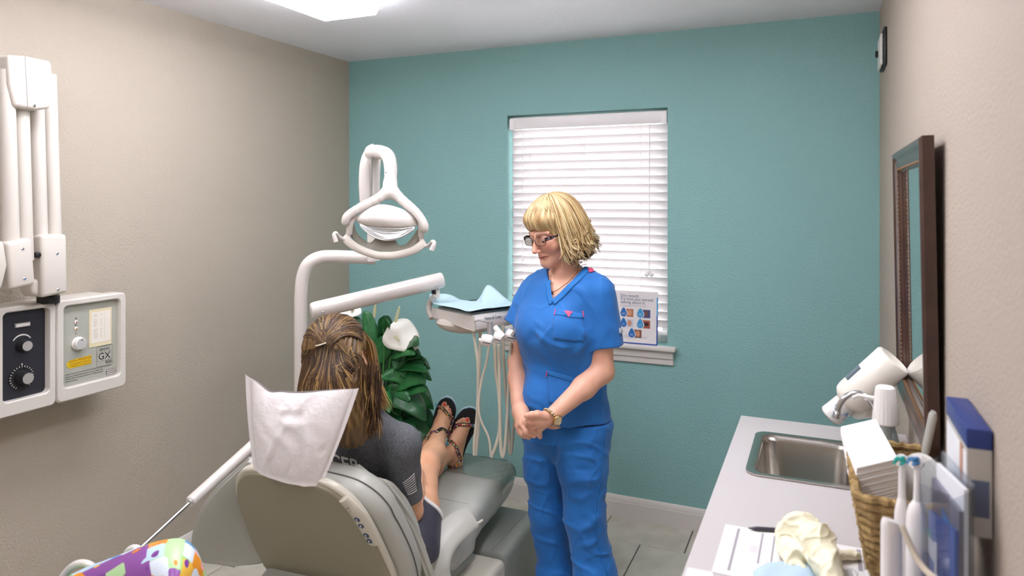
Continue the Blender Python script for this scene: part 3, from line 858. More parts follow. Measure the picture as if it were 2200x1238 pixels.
for i in range(nsh):
    z = -th_ * (i + 1) / nsh; j1, j2 = rs.uniform(-.002, .002), rs.uniform(-.002, .002)
    o_ = tA + np.array([j1 * .5 + .16 * max(0, -z - .015), j2 * .5, z + .0006])
    if o_[2] < CZ + .02: break
    a = [o_, o_ + tU, o_ + tU + tV, o_ + tV]
    G().prism([q - np.array([0, 0, 0]) for q in a], (0, 0, th_ / nsh - .0002), .0012, 2).build('folded_towel', M_towel, tw)
# ------------------------------------------------------------------ hand mirror standing in the basket
hm = thing('hand_mirror', 'grey plastic hand mirror standing handle-up in the wicker basket', 'hand mirror', (.19, 1.6, CZ + .05))
M_hm = mat('grey_plastic', 'a8a69c', 0.35)
h0, h1 = P(2006, 885, 1.42), P(1985, 985, 1.44); 
G().tube(spline([h0, (h0 + h1) / 2, h1], 6), [.008] + [.0125] * 10 + [.010, .010], 14, sq=((-1, -.2, 0), .55)).build('mirror_handle', M_hm, hm)
mc = P(1976, 1040, 1.42); mn = nrm(np.array([-.75, -.55, .25]))
G().lathe([(0, -.004), (.055, -.004), (.060, 0), (.055, .006), (.05, .005), (0, .005)], mc, mn, 36).build('mirror_disc', mat('mirror_back', 'c9c6be', .3), hm)

# ------------------------------------------------------------------ electric toothbrushes in front of the basket
M_brush = mat('brush_white', 'e9e4e0', 0.25)
M_tealb = mat('bristle_teal', '23a79c', .6); M_blueb = mat('bristle_blue', '3f7fae', .6)
def toothbrush(label, top, foot, hd, mb, rbody):
    t = thing('electric_toothbrush', label, 'toothbrush', foot, 'electric toothbrushes')
    top = np.array(top); foot = np.array(foot)
    L = np.linalg.norm(top - foot); a = nrm(top - foot)
    G().lathe([(0, 0), (rbody * .9, 0), (rbody, .006), (rbody * 1.02, L - .125), (rbody * .98, L - .10), (rbody * .75, L - .084), (.0075, L - .076), (.0062, L - .074)], foot, a, 24).build('handle', M_brush, t)
    n = G().lathe([(.0066, L - .076), (.006, L - .06), (.0055, L - .02), (.004, L - .006), (0, L - .002)], foot, a, 14).build('brush_neck', M_brush, t)
    h = foot + a * (L - .008); hd = nrm(hd)
    hh = G().lathe([(.0105, -.001), (.0115, .003), (.011, .006), (.006, .007)], h - hd * .003, hd, 18).build('brush_head', M_brush, t)
    for q in range(9):
        ang = q * 2.4; rr_ = .0088 * math.sqrt(q / 9); e1 = nrm(np.cross(hd, a)); e2 = np.cross(hd, e1)
        c = h + hd * .003 + (e1 * math.cos(ang) + e2 * math.sin(ang)) * rr_
        G().tube([c, c + hd * .011], .0031, 6).build('bristle_tuft', mb if q % 3 else M_brush, t)
    return t
def foot_at(px, py, d):
    p = P(px, py, d); p[2] = CZ; return p
f1 = foot_at(1968, 1100, 1.20); f2 = foot_at(1938, 1100, 1.245)
toothbrush('thick white electric toothbrush with blue bristles beside the brochure holder', P(1972, 982, 1.20), f1, -RGT - FWD * .3, M_blueb, .0170)
toothbrush('slim white electric toothbrush with teal bristles in front of the basket', P(1938, 980, 1.245), f2, -RGT * .9 - FWD * .8, M_tealb, .0125)
ch = foot_at(1915, 1150, 1.14)
cb = thing('charger_case', 'white upright charger case with a rounded top before the toothbrushes', 'charger', ch)
topz = P(1915, 1118, 1.14)[2]
g = G(); vs = []; lv = [(0, 1), (.004, 1.0), (topz - CZ - .012, .97), (topz - CZ - .004, .9), (topz - CZ, .75)]
for h_, s_ in lv:
    vs += [ch + RGT * (a * s_) + FWD * (b * s_) + UP * (h_ + (.004 * (-a / .016) * (h_ > .05))) for a, b in rrect(.032, .024, .011, 6)]
k = 28
fs = [(j * k + i, j * k + (i + 1) % k, (j + 1) * k + (i + 1) % k, (j + 1) * k + i) for j in range(4) for i in range(k)] + [tuple(range(k - 1, -1, -1)), tuple(4 * k + i for i in range(k))]
g.add(vs, fs); g.build('case', M_brush, cb)
G().box((ch[0] + .0, ch[1] - .02, CZ), (ch[0] + .03, ch[1] + .0, CZ + .008), .003).build('case_foot', M_brush, cb)
cc0, cc1 = P(1937, 1128, 1.12), P(2012, 1245, 1.05)
path = []; e1 = nrm(np.cross(cc1 - cc0, UP)); e2 = nrm(np.cross(cc1 - cc0, e1))
nt_ = 34
for i in range(nt_ * 8 + 1):
    t_ = i / (nt_ * 8); a_ = 2 * math.pi * i / 8
    path.append(cc0 + (cc1 - cc0) * t_ + UP * (-.015 * math.sin(math.pi * t_)) + (e1 * math.cos(a_) + e2 * math.sin(a_)) * .0042)
g = G().tube(path, .0014, 5); g.tube(spline([cc1, P(2030, 1300, 1.02), foot_at(2020, 1300, .98)], 6), .003, 6)
tag(g.build('coiled_cord', mat('cord_cream', 'd9cdb8', .5)), 'cream coiled cord hanging in front of the toothbrushes', 'cord')

# ------------------------------------------------------------------ clear brochure holder with blue brochures
M_acr = clear_mat('acrylic', 'eef1f4', .10, .03, .22)
bh = thing('brochure_holder', 'clear acrylic holder with blue and white leaflets by the toothbrushes', 'brochure holder', (.19, 1.1, CZ))
q0, q1 = foot_at(2027, 1100, 1.18), foot_at(2094, 1100, 1.03)
u_ = nrm(q1 - q0); n_ = nrm(np.cross(u_, UP)); n_ = n_ if n_[0] < 0 else -n_
W_ = np.linalg.norm(q1 - q0)
topz0, topz1 = P(2027, 968, 1.18)[2], P(2094, 1040, 1.03)[2]
def pane_(a, b, za, zb, off, th, name, m, z0=CZ + .001):
    A = q0 + u_ * a + n_ * off; B = q0 + u_ * b + n_ * off
    return G().prism([(A[0], A[1], z0), (B[0], B[1], z0), (B[0], B[1], zb), (A[0], A[1], za)], n_ * th).build(name, m, bh, smooth=False)
pane_(0, W_, topz0, topz1, 0, .003, 'back_panel', M_acr)
pane_(0, W_, topz0 - .06, topz1 - .02, .032, .003, 'front_panel', M_acr)
for a in (0, W_ - .003):
    A = q0 + u_ * a
    G().prism([(A[0], A[1], CZ + .001), tuple((A + n_ * .032)[:2]) + (CZ + .001,), tuple((A + n_ * .032)[:2]) + (topz1 - .03,), (A[0], A[1], topz1 - .01)], u_ * .003).build('side_panel', M_acr, bh, smooth=False)
lf = thing('leaflet_bundle', 'blue and white toothbrush leaflets inside the clear acrylic holder', 'leaflets', q0 + n_ * .016)
def leaf(a, b, z0, za, zb, off, th, m, name='leaflet'):
    A = q0 + u_ * a + n_ * off; B = q0 + u_ * b + n_ * off
    return G().prism([(A[0], A[1], z0), (B[0], B[1], z0), (B[0], B[1], zb), (A[0], A[1], za)], n_ * th).build(name, m, lf, smooth=False)
M_lb = mat('leaflet_blue', '3a66b8', .35); M_lw = mat('leaflet_white', 'e9e8ea', .4); M_lg = mat('leaflet_grey', '777584', .4); M_lc = mat('leaflet_sky', '3f8fd0', .35)
leaf(.006, W_ - .006, CZ + .006, topz0 - .02, topz1 - .012, .006, .006, M_lw)
A_ = leaf(.006, W_ - .006, CZ + .006, topz0 - .045, topz1 - .045, .0125, .006, M_lg)
leaf(.006, W_ - .006, CZ + .006, topz0 - .10, topz1 - .075, .019, .005, M_lb)
fx = .0245
leaf(.045, .062, CZ + .05, CZ + .16, CZ + .165, fx, .0008, M_lw, 'printed_brush')
leaf(.006, .05, CZ + .125, CZ + .155, CZ + .155, fx, .0006, M_lw, 'printed_band')
leaf(.006, .025, CZ + .155, CZ + .166, CZ + .166, fx, .0006, M_tealb, 'printed_mark')
leaf(.07, W_ - .008, CZ + .19, CZ + .225, CZ + .21, .0190, .0008, M_lc, 'printed_band')
# ------------------------------------------------------------------ blue-topped carton fixed on the right wall
t = thing('tissue_carton', 'tall carton with dark blue top fixed to the right wall', 'carton', (XR, 1.1, 1.12))
k0, k1 = P(2052, 900, 1.17), P(2132, 900, 1.045)
ky0, ky1 = 1.25, 1.437; kx0, kx1 = XR - .034, XR - .002
zt2 = 1.262; zb2 = 1.10
G().box((kx0, ky0, zb2), (kx1, ky1, zt2 - .030), .001).build('carton_body', mat('carton_grey', 'b9b5ad', .45), t, smooth=False)
G().box((kx0 - .0015, ky0 - .0015, zt2 - .030), (kx1, ky1 + .0015, zt2), .002).build('blue_top', mat('navy_card', '25397a', .45), t)
G().box((kx0 - .001, ky0 + .004, zb2 + .01), (kx0 - .0002, ky1 - .004, zt2 - .04)).build('printed_side', M_lw, t, smooth=False)
G().box((kx0 - .0016, ky0 + .03, zb2 + .07), (kx0 - .0012, ky0 + .055, zb2 + .125)).build('printed_face', mat('print_tan', 'c08e70', .5), t, smooth=False)
G().box((kx0 + .005, ky0 - .001, zb2 + .03), (kx1 - .004, ky0 - .0002, zb2 + .085)).build('printed_panel', mat('print_navy', '5a647c', .5), t, smooth=False)

# ------------------------------------------------------------------ papers, pen, glove, mask on the counter
M_paper = mat('white_paper', 'efecea', 0.8)
fm = thing('paper_form', 'white printed form lying under the latex glove on the counter', 'paper', (-.05, 1.5, CZ))
PZt = CZ + .0014
G().box((-.192, 1.392, CZ + .0006), (.0865, 1.608, PZt)).build('sheet', M_paper, fm, smooth=False)
M_pink = mat('print_grey', '9f9aa0', .8)
U1, V1 = np.array([1.0, 0, 0]), np.array([0, -1.0, 0]); PO = np.array([-.192, 1.608, PZt + .0003])
def pr(x0, x1, y0, y1, m=M_pink, name='printed_bar'):
    G().add([PO + U1 * a + V1 * b for a, b in ((x0, y0), (x1, y0), (x1, y1), (x0, y1))], [(0, 1, 2, 3)]).build(name, m, fm, smooth=False)
pr(.026, .032, .010, .20); pr(.076, .0805, .012, .15); pr(.100, .104, .012, .15); pr(.258, .266, .008, .1); pr(.268, .274, .008, .1); pr(.010, .0108, .012, .2)
g = G()
for r_ in range(12):
    for c_ in range(3):
        x = .084 + c_ * .005; y = .014 + r_ * .011
        g.add([PO + U1 * a + V1 * b for a, b in ((x, y), (x + .0012, y), (x + .0012, y + .004 + .004 * rs.random()), (x, y + .007))], [(0, 1, 2, 3)])
for r_ in range(8):
    x = .058 + r_ * .0022
    g.add([PO + U1 * a + V1 * b for a, b in ((x, .075), (x + .0008, .075), (x + .0008, .11), (x, .11))], [(0, 1, 2, 3)])
for r_ in range(40):
    x = .115 + r_ * .0036; y = .10 + .005 * math.sin(r_)
    g.add([PO + U1 * a + V1 * b for a, b in ((x, y), (x + .0013, y), (x + .0013, y + .03), (x, y + .03))], [(0, 1, 2, 3)])
w_ = g.build('printed_lines', M_pink, fm, smooth=False); w_['kind'] = 'stuff'
q = PZ(1478, 1222, CZ + .002)
tag(G().prism([PZ(1478, 1222, CZ + .001), PZ(1530, 1232, CZ + .001), PZ(1560, 1330, CZ + .001), PZ(1452, 1310, CZ + .001)], (0, 0, .002)).build('blank_sheet', M_paper, smooth=False), 'blank white sheet at the front edge of the counter', 'paper')
p0, p1 = PZ(1608, 1135, CZ + .006), PZ(1783, 1147, CZ + .006)
pn = thing('ballpoint_pen', 'dark grey ballpoint pen lying beside the latex glove', 'pen', (p0 + p1) / 2)
a = nrm(p1 - p0); L = np.linalg.norm(p1 - p0)
G().lathe([(0, -.001), (.0012, 0), (.0042, .014), (.0048, .018), (.0048, L - .02), (.0042, L - .004), (0, L)], p0, a, 14).build('barrel', mat('pen_grey', '3d3b44', .3), pn)
G().tube([p0 + a * (L - .045) + UP * .0055, p0 + a * (L - .006) + UP * .006], .0012, 6).build('clip', M_alu, pn)
# crumpled latex glove
gc = PZ(1738, 1178, CZ + .02); M_latex = mat('latex_cream', 'ece6c8', 0.5, sss=.1)
def q_(px, py, z): return PZ(px, py, CZ + z)
def glove_f(p):
    f = chain(p, [q_(1690, 1150, .03), q_(1722, 1140, .045), q_(1752, 1165, .045), q_(1775, 1215, .03), q_(1790, 1260, .02)], [.022, .030, .030, .024, .018], .015)
    f = smin(f, rc(p, q_(1715, 1190, .02), q_(1690, 1175, .02), .022, .018), .012)
    for a, b, r in (((1700, 1215, .010), (1680, 1180, .016), .010), ((1760, 1195, .014), (1842, 1195, .010), .010), ((1700, 1200, .012), (1728, 1222, .012), .009), ((1785, 1200, .012), (1800, 1245, .010), .010)):
        f = smin(f, rc(p, q_(*a), q_(*b), r, r * .8), .008)
    f = f + .003 * wob(p, 60, 5) - .006 * folds(p, 42, 7, (1, 1, 1)) - .0025 * folds(p, 110, 8, (1, 1, 1)) + .002
    for (a, b) in (((1695, 1160, .05), (1745, 1130, .07)), ((1730, 1150, .07), (1770, 1190, .07)), ((1745, 1160, .07), (1765, 1235, .05)), ((1700, 1180, .05), (1750, 1205, .04))):
        f = f - crease(p, q_(*a), q_(*b), .006, .007)
    return smax(f, CZ + .0035 - p[:, 2], .003)
lo, hi = bounds([q_(1660, 1120, 0), q_(1860, 1270, 0), q_(1700, 1270, .1)], .03)
tag(sdf_obj('latex_glove', glove_f, lo, hi, .0022, M_latex), 'crumpled cream latex glove lying on the paper form', 'glove')
M_mask = mat('mask_blue', 'b4cbdc', .8)
def mask_f(u, v):
    p = PZ(1618 + 150 * u, 1228 + 90 * v - 10 * math.sin(u * 3.1), CZ + .004); return p + UP * (.012 * math.sin(math.pi * u) * (1 - .4 * v) + .003 * math.sin(9 * u + 5 * v))
tag(G().grid(mask_f, 24, 12).build('face_mask', M_mask, solid=.0015), 'pale blue face mask at the near edge of the paper form', 'face mask')
for k_, (px, py) in enumerate(((1835, 1236), (1862, 1234))):
    tb = thing('manual_toothbrush', ['blue handled toothbrush lying nearest the paper form', 'blue handled toothbrush lying nearest the charger case'][k_], 'toothbrush', PZ(px, py, CZ), 'blue toothbrushes on the counter')
    a, b = PZ(px, py, CZ + .006), PZ(px + 30, py + 90, CZ + .005)
    G().tube([a, a + (b - a) * .3, b], [.004, .003, .005], 8).build('handle', mat('brush_blue', '2f86b8', .3), tb)
    G().tube([a + UP * .004, a + (b - a) * .18 + UP * .004], .0045, 8).build('bristles', M_brush, tb)

# ------------------------------------------------------------------ dental chair
M_uph = mat('grey_vinyl', 'b3b3aa', 0.38, bump=(160, .08, .001))
M_shell = mat('shell_taupe', '928c76', 0.5, bump=(600, .12, .001))
M_cream = mat('chair_cream', 'cfc9b8', 0.32)
M_base = mat('chair_base_grey', '999c93', 0.45, bump=(300, .06, .001))
ch_ = thing('dental_chair', 'grey upholstered dental chair with taupe back shell and the patient seated', 'dental chair', (-1.38, 2.1, 0))
# backrest frame: bottom centre, axis up the back, rear normal
B0 = np.array([-1.362, 1.735, .47]); B1 = np.array([-1.332, 1.515, .865])
BV = nrm(B1 - B0); BU = nrm(np.array([1.0, .06, 0])); BU = nrm(BU - BV * (BU @ BV)); BN = np.cross(BU, BV)   # points to the rear (towards -Y)
if BN[1] > 0: BN = -BN
LB = np.linalg.norm(B1 - B0)
def bk_(u, v, n): return B0 + BU * u + BV * v + BN * n
def back_outline(grow):
    half = [(-.12, .215), (.0, .236), (.10, .240), (.20, .232), (.28, .222), (.35, .205), (.405, .175), (.445, .120), (.458, .0)]
    hs = spline([(h_, v_, 0) for v_, h_ in half], 5)
    r = [(p[0] + grow, p[1] + (grow if p[1] > .3 else 0)) for p in hs]
    r = [(max(a, 0), b) for a, b in r]
    return r[:-1] + [(0, r[-1][1])] + [(-a, b) for a, b in reversed(r[:-1])]
def back_slab(name, grow, n0, n1, m, bev, bulge=0.0, parent=ch_):
    pts = [(a, b - (.078 * (b - .15) / .3 if (b > .15 and name == 'back_cushion') else 0)) for a, b in back_outline(grow)]
    g = G().prism([bk_(a, b, n0) for a, b in pts], BN * (n1 - n0), bev, 4)
    return g.build(name, m, parent, angle=50)
back_slab('back_cushion', .030, -.115, -.012, M_uph, .035)
sh_trim = back_slab('shell_trim', .003, -.012, .012, M_cream, .008)
back_slab('back_shell', -.005, .0, .021, M_shell, .008)
# seam piping on the cushion side
pts = [bk_(a, b - (.078 * (b - .15) / .3 if b > .15 else 0), -.062) for a, b in back_outline(.031)]
G().tube(pts, .0022, 6).build('piping', mat('dark_piping', '5e5d55', .5), ch_)
# side wings of the upholstery: loft from inner edge to outer edge
def wing(name, inner, outer, m, puff=.012, th=.030):
    I = spline(inner, 8); O = spline(outer, 8); k = len(I)
    def fn(u, v):
        i = min(int(v * (k - 1)), k - 2); t = v * (k - 1) - i
        a = I[i] * (1 - t) + I[i + 1] * t; b = O[i] * (1 - t) + O[i + 1] * t
        n = nrm(np.cross(b - a, (I[i + 1] - I[i])))
        return a + (b - a) * u + n * (puff * math.sin(math.pi * u) * 1.0 + .004 * math.sin(7 * v + 5 * u) * u * (1 - u) * 4)
    o = G().grid(fn, 14, k - 1).build(name, m, ch_, solid=th, angle=60)
    md = o.modifiers.new('bev', 'BEVEL'); md.width = .010; md.segments = 3; md.limit_method = 'ANGLE'; md.angle_limit = math.radians(50)
    G().tube([O[i] for i in range(k)], .0055, 8).build('wing_piping', M_uph, o)
    return o
M_uphd = M_uph
wing('back_wing', [bk_(-.10, .40, -.06), bk_(-.17, .30, -.06), bk_(-.20, .19, -.06), bk_(-.20, .08, -.06), bk_(-.19, -.02, -.06)],
     [P(538, 985, 2.02), P(458, 1062, 2.08), P(420, 1135, 2.14), P(425, 1195, 2.19), P(505, 1216, 2.20)], M_uphd)
wing('back_wing', [bk_(.12, .36, -.125), bk_(.20, .26, -.14), bk_(.235, .16, -.15), bk_(.25, .03, -.15), bk_(.25, -.08, -.15)],
     [P(766, 1006, 2.00), P(830, 1053, 2.06), P(868, 1107, 2.09), P(896, 1158, 2.12), P(930, 1250, 2.16)], M_uphd, puff=-.012)
# touch pad with buttons on the right shoulder of the shell
ol = [q for q in back_outline(.012) if q[0] > 0]
ol = sorted(ol, key=lambda q: -q[1])
seg = [q for q in ol if .20 < q[1] < .425]
cen = spline([bk_(a * .945, b - .004, .020) for a, b in seg[::3]], 6)
rad = [.019 + .004 * math.sin(math.pi * i / (len(cen) - 1)) for i in range(len(cen))]
pad = G().tube(cen, rad, 16, sq=(BN, .5)).build('touch_pad', M_cream, ch_)
Lc = len(cen)
for k_ in range(4):
    i = int(Lc * (.47 + .125 * k_)); c = cen[i] + BN * .0108
    b_ = G().lathe([(.0085, 0), (.0085, .0012), (0, .0016)], c, BN, 18).build('touch_button', mat('button_navy', '27406b', .35), pad)
    t_ = nrm(cen[i + 1] - cen[i]); s_ = np.cross(BN, t_)
    G().add([c + BN * .002 + t_ * a + s_ * b for a, b in ((-.005, -.001), (.001, -.004), (.005, .002), (.0, .001), (-.003, .004))], [(0, 1, 2, 3, 4)]).build('button_icon', M_wplas, b_, smooth=False)
for k_, L_ in ((.16, .012), (.27, .005), (.36, .007)):
    i = int(Lc * k_); c = cen[i] + BN * .0112; t_ = nrm(cen[i + 1] - cen[i]); s_ = np.cross(BN, t_)
    G().add([c + t_ * a + s_ * b for a, b in ((-.0008, -L_ / 2), (.0008, -L_ / 2), (.0008, L_ / 2), (-.0008, L_ / 2))], [(0, 1, 2, 3)]).build('pad_mark', M_ink, pad, smooth=False)
G().lathe([(.006, 0), (.006, .002), (.004, .0022), (.004, .001), (0, .001)], bk_(-.13, .02, .021), BN, 16).build('shell_plug', M_shell, ch_)
# seat and leg rest
def deck(name, st, m, bev=.03):
    """st: list of (Y, x centre, half width, z top, z bottom) -> lofted cushion"""
    sec = []
    for (Y, xc, hw, zt, zb) in st:
        r = min(bev, (zt - zb) / 2 - .001, hw - .001)
        sec.append([(xc + a, Y, (zt + zb) / 2 + b) for a, b in rrect(2 * hw, zt - zb, r, 5)])
    k = len(sec[0]); vs = [p for s in sec for p in s]
    fs = [(j * k + i, j * k + (i + 1) % k, (j + 1) * k + (i + 1) % k, (j + 1) * k + i) for j in range(len(sec) - 1) for i in range(k)]
    fs += [tuple(range(k - 1, -1, -1)), tuple((len(sec) - 1) * k + i for i in range(k))]
    return G().add(vs, fs).build(name, m, ch_, angle=55)
def lerp_st(keys, n):
    pts = spline([np.array(k_) for k_ in keys], n); return [tuple(p) for p in pts]
deck('seat_cushion', lerp_st([(1.66, -1.365, .22, .46, .37), (1.80, -1.365, .245, .475, .36), (2.00, -1.37, .25, .47, .355), (2.20, -1.375, .245, .475, .355), (2.34, -1.38, .232, .485, .36)], 4), M_uph, .04)
deck('leg_rest', lerp_st([(2.32, -1.38, .235, .485, .36), (2.45, -1.388, .222, .482, .345), (2.60, -1.398, .212, .470, .335), (2.74, -1.404, .200, .462, .335), (2.83, -1.408, .178, .455, .345), (2.87, -1.41, .145, .44, .36)], 5), M_uph, .05)
# clear plastic toe cover over the foot end
def toe(u, v):
    Y = 2.58 + .305 * v; t = (Y - 2.58) / .305
    hw = .222 - .035 * t - .055 * max(0, t - .7) / .3; xc = -1.398 - .012 * t
    a = (u * 2 - 1) * 1.15; x = xc + hw * math.sin(min(max(a, -1), 1) * math.pi / 2) * 1.02
    z = .474 - .018 * t - (.055 * max(0, abs(a) - .75) / .4) - .03 * max(0, t - .85) / .15
    return np.array([x, Y, z + .0025 + .0018 * math.sin(26 * u + 9 * v) * math.sin(3.1 * v) + .0012 * math.sin(60 * u * (1 - .5 * v))])
G().grid(toe, 60, 30).build('toe_cover', clear_mat('toe_plastic', 'e9efec', .22, .07), ch_)
# right arm rest paddle and support
AR = spline([P(930, 1262, 2.20), P(928, 1215, 2.22), P(948, 1165, 2.27), P(985, 1128, 2.33), P(1012, 1112, 2.37)], 6)
n_ar = len(AR)
g = G().tube(AR, [.062 - .020 * (i / (n_ar - 1)) for i in range(n_ar)], 20, sq=(nrm(np.array([.35, -.55, .75])), .35))
g.build('arm_rest', M_uph, ch_)
o2 = [p + np.array([.040, .02, -.012]) * (1.15 - .3 * i / n_ar) for i, p in enumerate(AR)]
G().tube(o2, .004, 8).build('arm_piping', M_cream, ch_)
G().prism([(-1.125, 2.08, .36), (-1.125, 2.24, .36), (-1.13, 2.28, .45), (-1.13, 2.12, .47)], (-.03, 0, 0), .008).build('arm_bracket', M_uph, ch_)
al = spline([(-1.62, 1.78, .43), (-1.66, 1.9, .52), (-1.66, 2.1, .56), (-1.65, 2.25, .56)], 6)
G().tube(al, [.045] * len(al), 16, sq=(nrm(np.array([-.4, 0, .9])), .5)).build('arm_rest', M_uph, ch_)
# pedestal, lift and base boxes on the floor
G().prism([(-1.60, 1.75, .34), (-1.60, 2.30, .34), (-1.60, 2.42, .20), (-1.60, 2.30, .10), (-1.60, 1.95, .10)], (.44, 0, 0), .03, 3).build('lift_column', M_base, ch_)
G().box((-1.63, 1.62, 0), (-1.12, 2.45, .10), .03, 3).build('floor_plate', M_base, ch_)
G().box((-1.60, 2.40, .001), (-1.075, 2.79, .285), .03, 3).build('utility_box', M_base, ch_)
G().box((-1.55, 2.02, .10), (-1.055, 2.36, .292), .025, 3).build('side_box', M_cream, ch_)
e_ = [PZ(1130, 1150, .2855), PZ(1108, 1181, .2855)]
G().box((-1.14, 2.415, .283), (-1.136, 2.775, .2875), .001).build('lid_ridge', M_base, ch_)
G().tube(spline([(-1.60, 1.72, .30), (-1.66, 1.62, .20), (-1.70, 1.60, .03)], 6), .008, 8).build('cable', M_ink, ch_)
G().box((-1.66, 1.56, .001), (-1.56, 1.70, .30), .02).build('lift_foot', M_cream, ch_)

# ------------------------------------------------------------------ paper cover over the head rest
M_cover = mat('cover_paper', 'eae4e2', 0.75, bump=(70, .35, .006))
TL, TR, BR, BL = P(527, 804, 1.905), P(771, 834, 1.915), P(690, 1045, 1.885), P(545, 1010, 1.885)
cn = nrm(np.cross(TR - TL, BL - TL)); cn = cn if cn[1] < 0 else -cn
hc = (TL + TR + BR + BL) / 4 + UP * .02; hu = nrm(TR - TL + BR - BL); hv = nrm(np.cross(cn, hu)); hv = hv if hv[2] > 0 else -hv
for du in (-.03, .03):
    G().tube([bk_(du, .36, -.03), hc + hu * du - hv * .03 - cn * .01], .006, 8).build('headrest_bar', M_chrome, ch_)
G().prism([hc + hu * a_ + hv * b_ - cn * .016 for a_, b_ in rrect(.14, .09, .035, 6)], cn * .032, .012, 3).build('headrest_pad', M_uph, ch_)
def cover(side):
    def fn(u, v):
        top = TL * (1 - u) + TR * u; bot = BL * (1 - u) + BR * u
        top = top - UP * (.030 * math.sin(math.pi * u) ** .8 + .008 * math.sin(2 * math.pi * u) + .010 * math.exp(-((u - .22) / .07) ** 2))
        bot = bot - UP * (.008 * math.sin(math.pi * u))
        p = top * (1 - v) + bot * v
        p = p + nrm(TR - TL) * (.012 * math.sin(math.pi * v) * (1 if u < .5 else .35) * (1 - 2 * abs(u - .5)) * 0 - .004 * math.sin(math.pi * v) * (1 - 2 * u))
        b = (math.sin(math.pi * min(1, max(0, (u - .05) / .9))) ** .5) * (math.sin(math.pi * min(1, max(0, v + .04)) * .93) ** .6)
        w = .007 * math.exp(-(((u - .32) * 1.0 + (v - .45) * .16) / .035) ** 2) * (1 if .15 < v < .75 else .3)
        w -= .005 * math.exp(-((u - .45) / .09) ** 2 - ((v - .24) / .05) ** 2)
        w += .004 * math.exp(-((u - .52) / .12) ** 2 - ((v - .33) / .06) ** 2)
        w += .005 * math.exp(-(((u - .62) - (v - .4) * .25) / .05) ** 2) + .004 * math.exp(-(((u - .25) + (v - .75) * .45) / .04) ** 2)
        w -= .005 * math.exp(-((u - .86) / .03) ** 2 - ((v - .62) / .05) ** 2) - .003 * math.sin(23 * u + 4 * math.sin(7 * v)) * b * .4
        return p + cn * side * (.043 * b + (w * (1 if side > 0 else .3)))
    return fn
g = G().grid(cover(1), 60, 60); g.grid(cover(-1), 60, 60)
tag(g.build('headrest_cover', M_cover, angle=0), 'white paper cover pulled over the dental chair headrest', 'headrest cover')

# ------------------------------------------------------------------ dental operatory light on its post
M_enam = mat('enamel_white', 'd8d1ca', 0.22, coat=.3)
M_enam2 = mat('enamel_shade', 'cfc7bc', 0.3)
dl = thing('dental_light', 'white dental operating light on a bent post above the patient', 'dental light', PZ(645, 1100, 0))
pd = 2.84
pb0 = P(646, 900, pd); pb0[2] = 0
bend = spline([P(646, 640, pd), P(650, 598, pd), P(662, 568, pd), P(688, 553, pd + .01), P(720, 551, pd + .03)], 6)
post_path = [pb0, P(646, 800, pd), P(646, 700, pd)] + bend + [P(770, 553, pd + .05), P(806, 555, pd + .07)]
G().tube(post_path, .0262, 22).build('post', M_enam, dl)
G().lathe([(0, 0), (.11, 0), (.11, .015), (.05, .03), (.04, .06), (.03, .07)], pb0, n=28).build('post_base', M_enam, dl)
# riser bar with bowed cover
re_, rt_ = P(815, 556, 2.91), P(808, 330, 2.86)
ra = [P(803, 560, 2.88), P(803, 450, 2.87), P(803, 380, 2.86), P(806, 335, 2.84)]
rp = spline(ra, 6)
G().tube(rp, [.034] * len(rp), 20, sq=(nrm(RGT * .9 - FWD * .5), .55)).build('riser', M_enam, dl)
cv = spline([P(788, 470, 2.84), P(783, 400, 2.83), P(786, 350, 2.825), P(797, 325, 2.83), P(806, 320, 2.83)], 6)
G().tube(cv, [.012] * len(cv), 14, sq=(nrm(RGT), 1.9)).build('riser_cover', M_enam, dl)
G().tube([P(797, 445, 2.80), P(799, 330, 2.79)], .004, 8).build('riser_groove', mat('groove_grey', '8f9088', .5), dl)
jn = spline([P(797, 328, 2.83), P(816, 327, 2.78), P(833, 335, 2.70), P(839, 358, 2.64), P(839, 388, 2.62)], 7)
G().tube(jn, [.030 - .007 * i / (len(jn) - 1) for i in range(len(jn))], 22).build('neck', M_enam, dl)
G().tube([P(839, 381, 2.62), P(839, 382, 2.62)], .0238, 22).build('neck_joint', mat('joint_line', '8d8a85', .5), dl)
for q in ((809, 323, 2.755), (829, 371, 2.60)): G().ell(P(*q), .0022, 8, 6).build('neck_screw', M_black, dl)
# yoke
D = 2.55
yl = [P(839, 386, 2.61), P(838, 405, 2.585), P(815, 425, D), P(775, 445, D - .02), P(748, 463, D - .03), P(741, 477, D - .03)]
yr = [P(839, 386, 2.61), P(838, 405, 2.585), P(866, 432, D), P(893, 455, D - .02), P(909, 478, D - .03), P(913, 492, D - .03)]
thin = nrm(-FWD * .3 + UP * .95)
def yoke_f(p):
    f = None
    for pts in (yl, yr):
        sp_ = spline(pts, 3); g_ = chain(p, [A3(q) for q in sp_], list(np.interp(np.linspace(0, 1, len(sp_)), np.linspace(0, 1, 6), [.020, .021, .017, .0145, .0138, .0125])), .006)
        f = g_ if f is None else smin(f, g_, .016)
    f = smin(f, el(p, P(839, 414, 2.565), (.026, .026, .020)), .02)
    return f
lo, hi = bounds(yl + yr, .05)
sdf_obj('yoke', yoke_f, lo, hi, .0045, M_enam, dl)
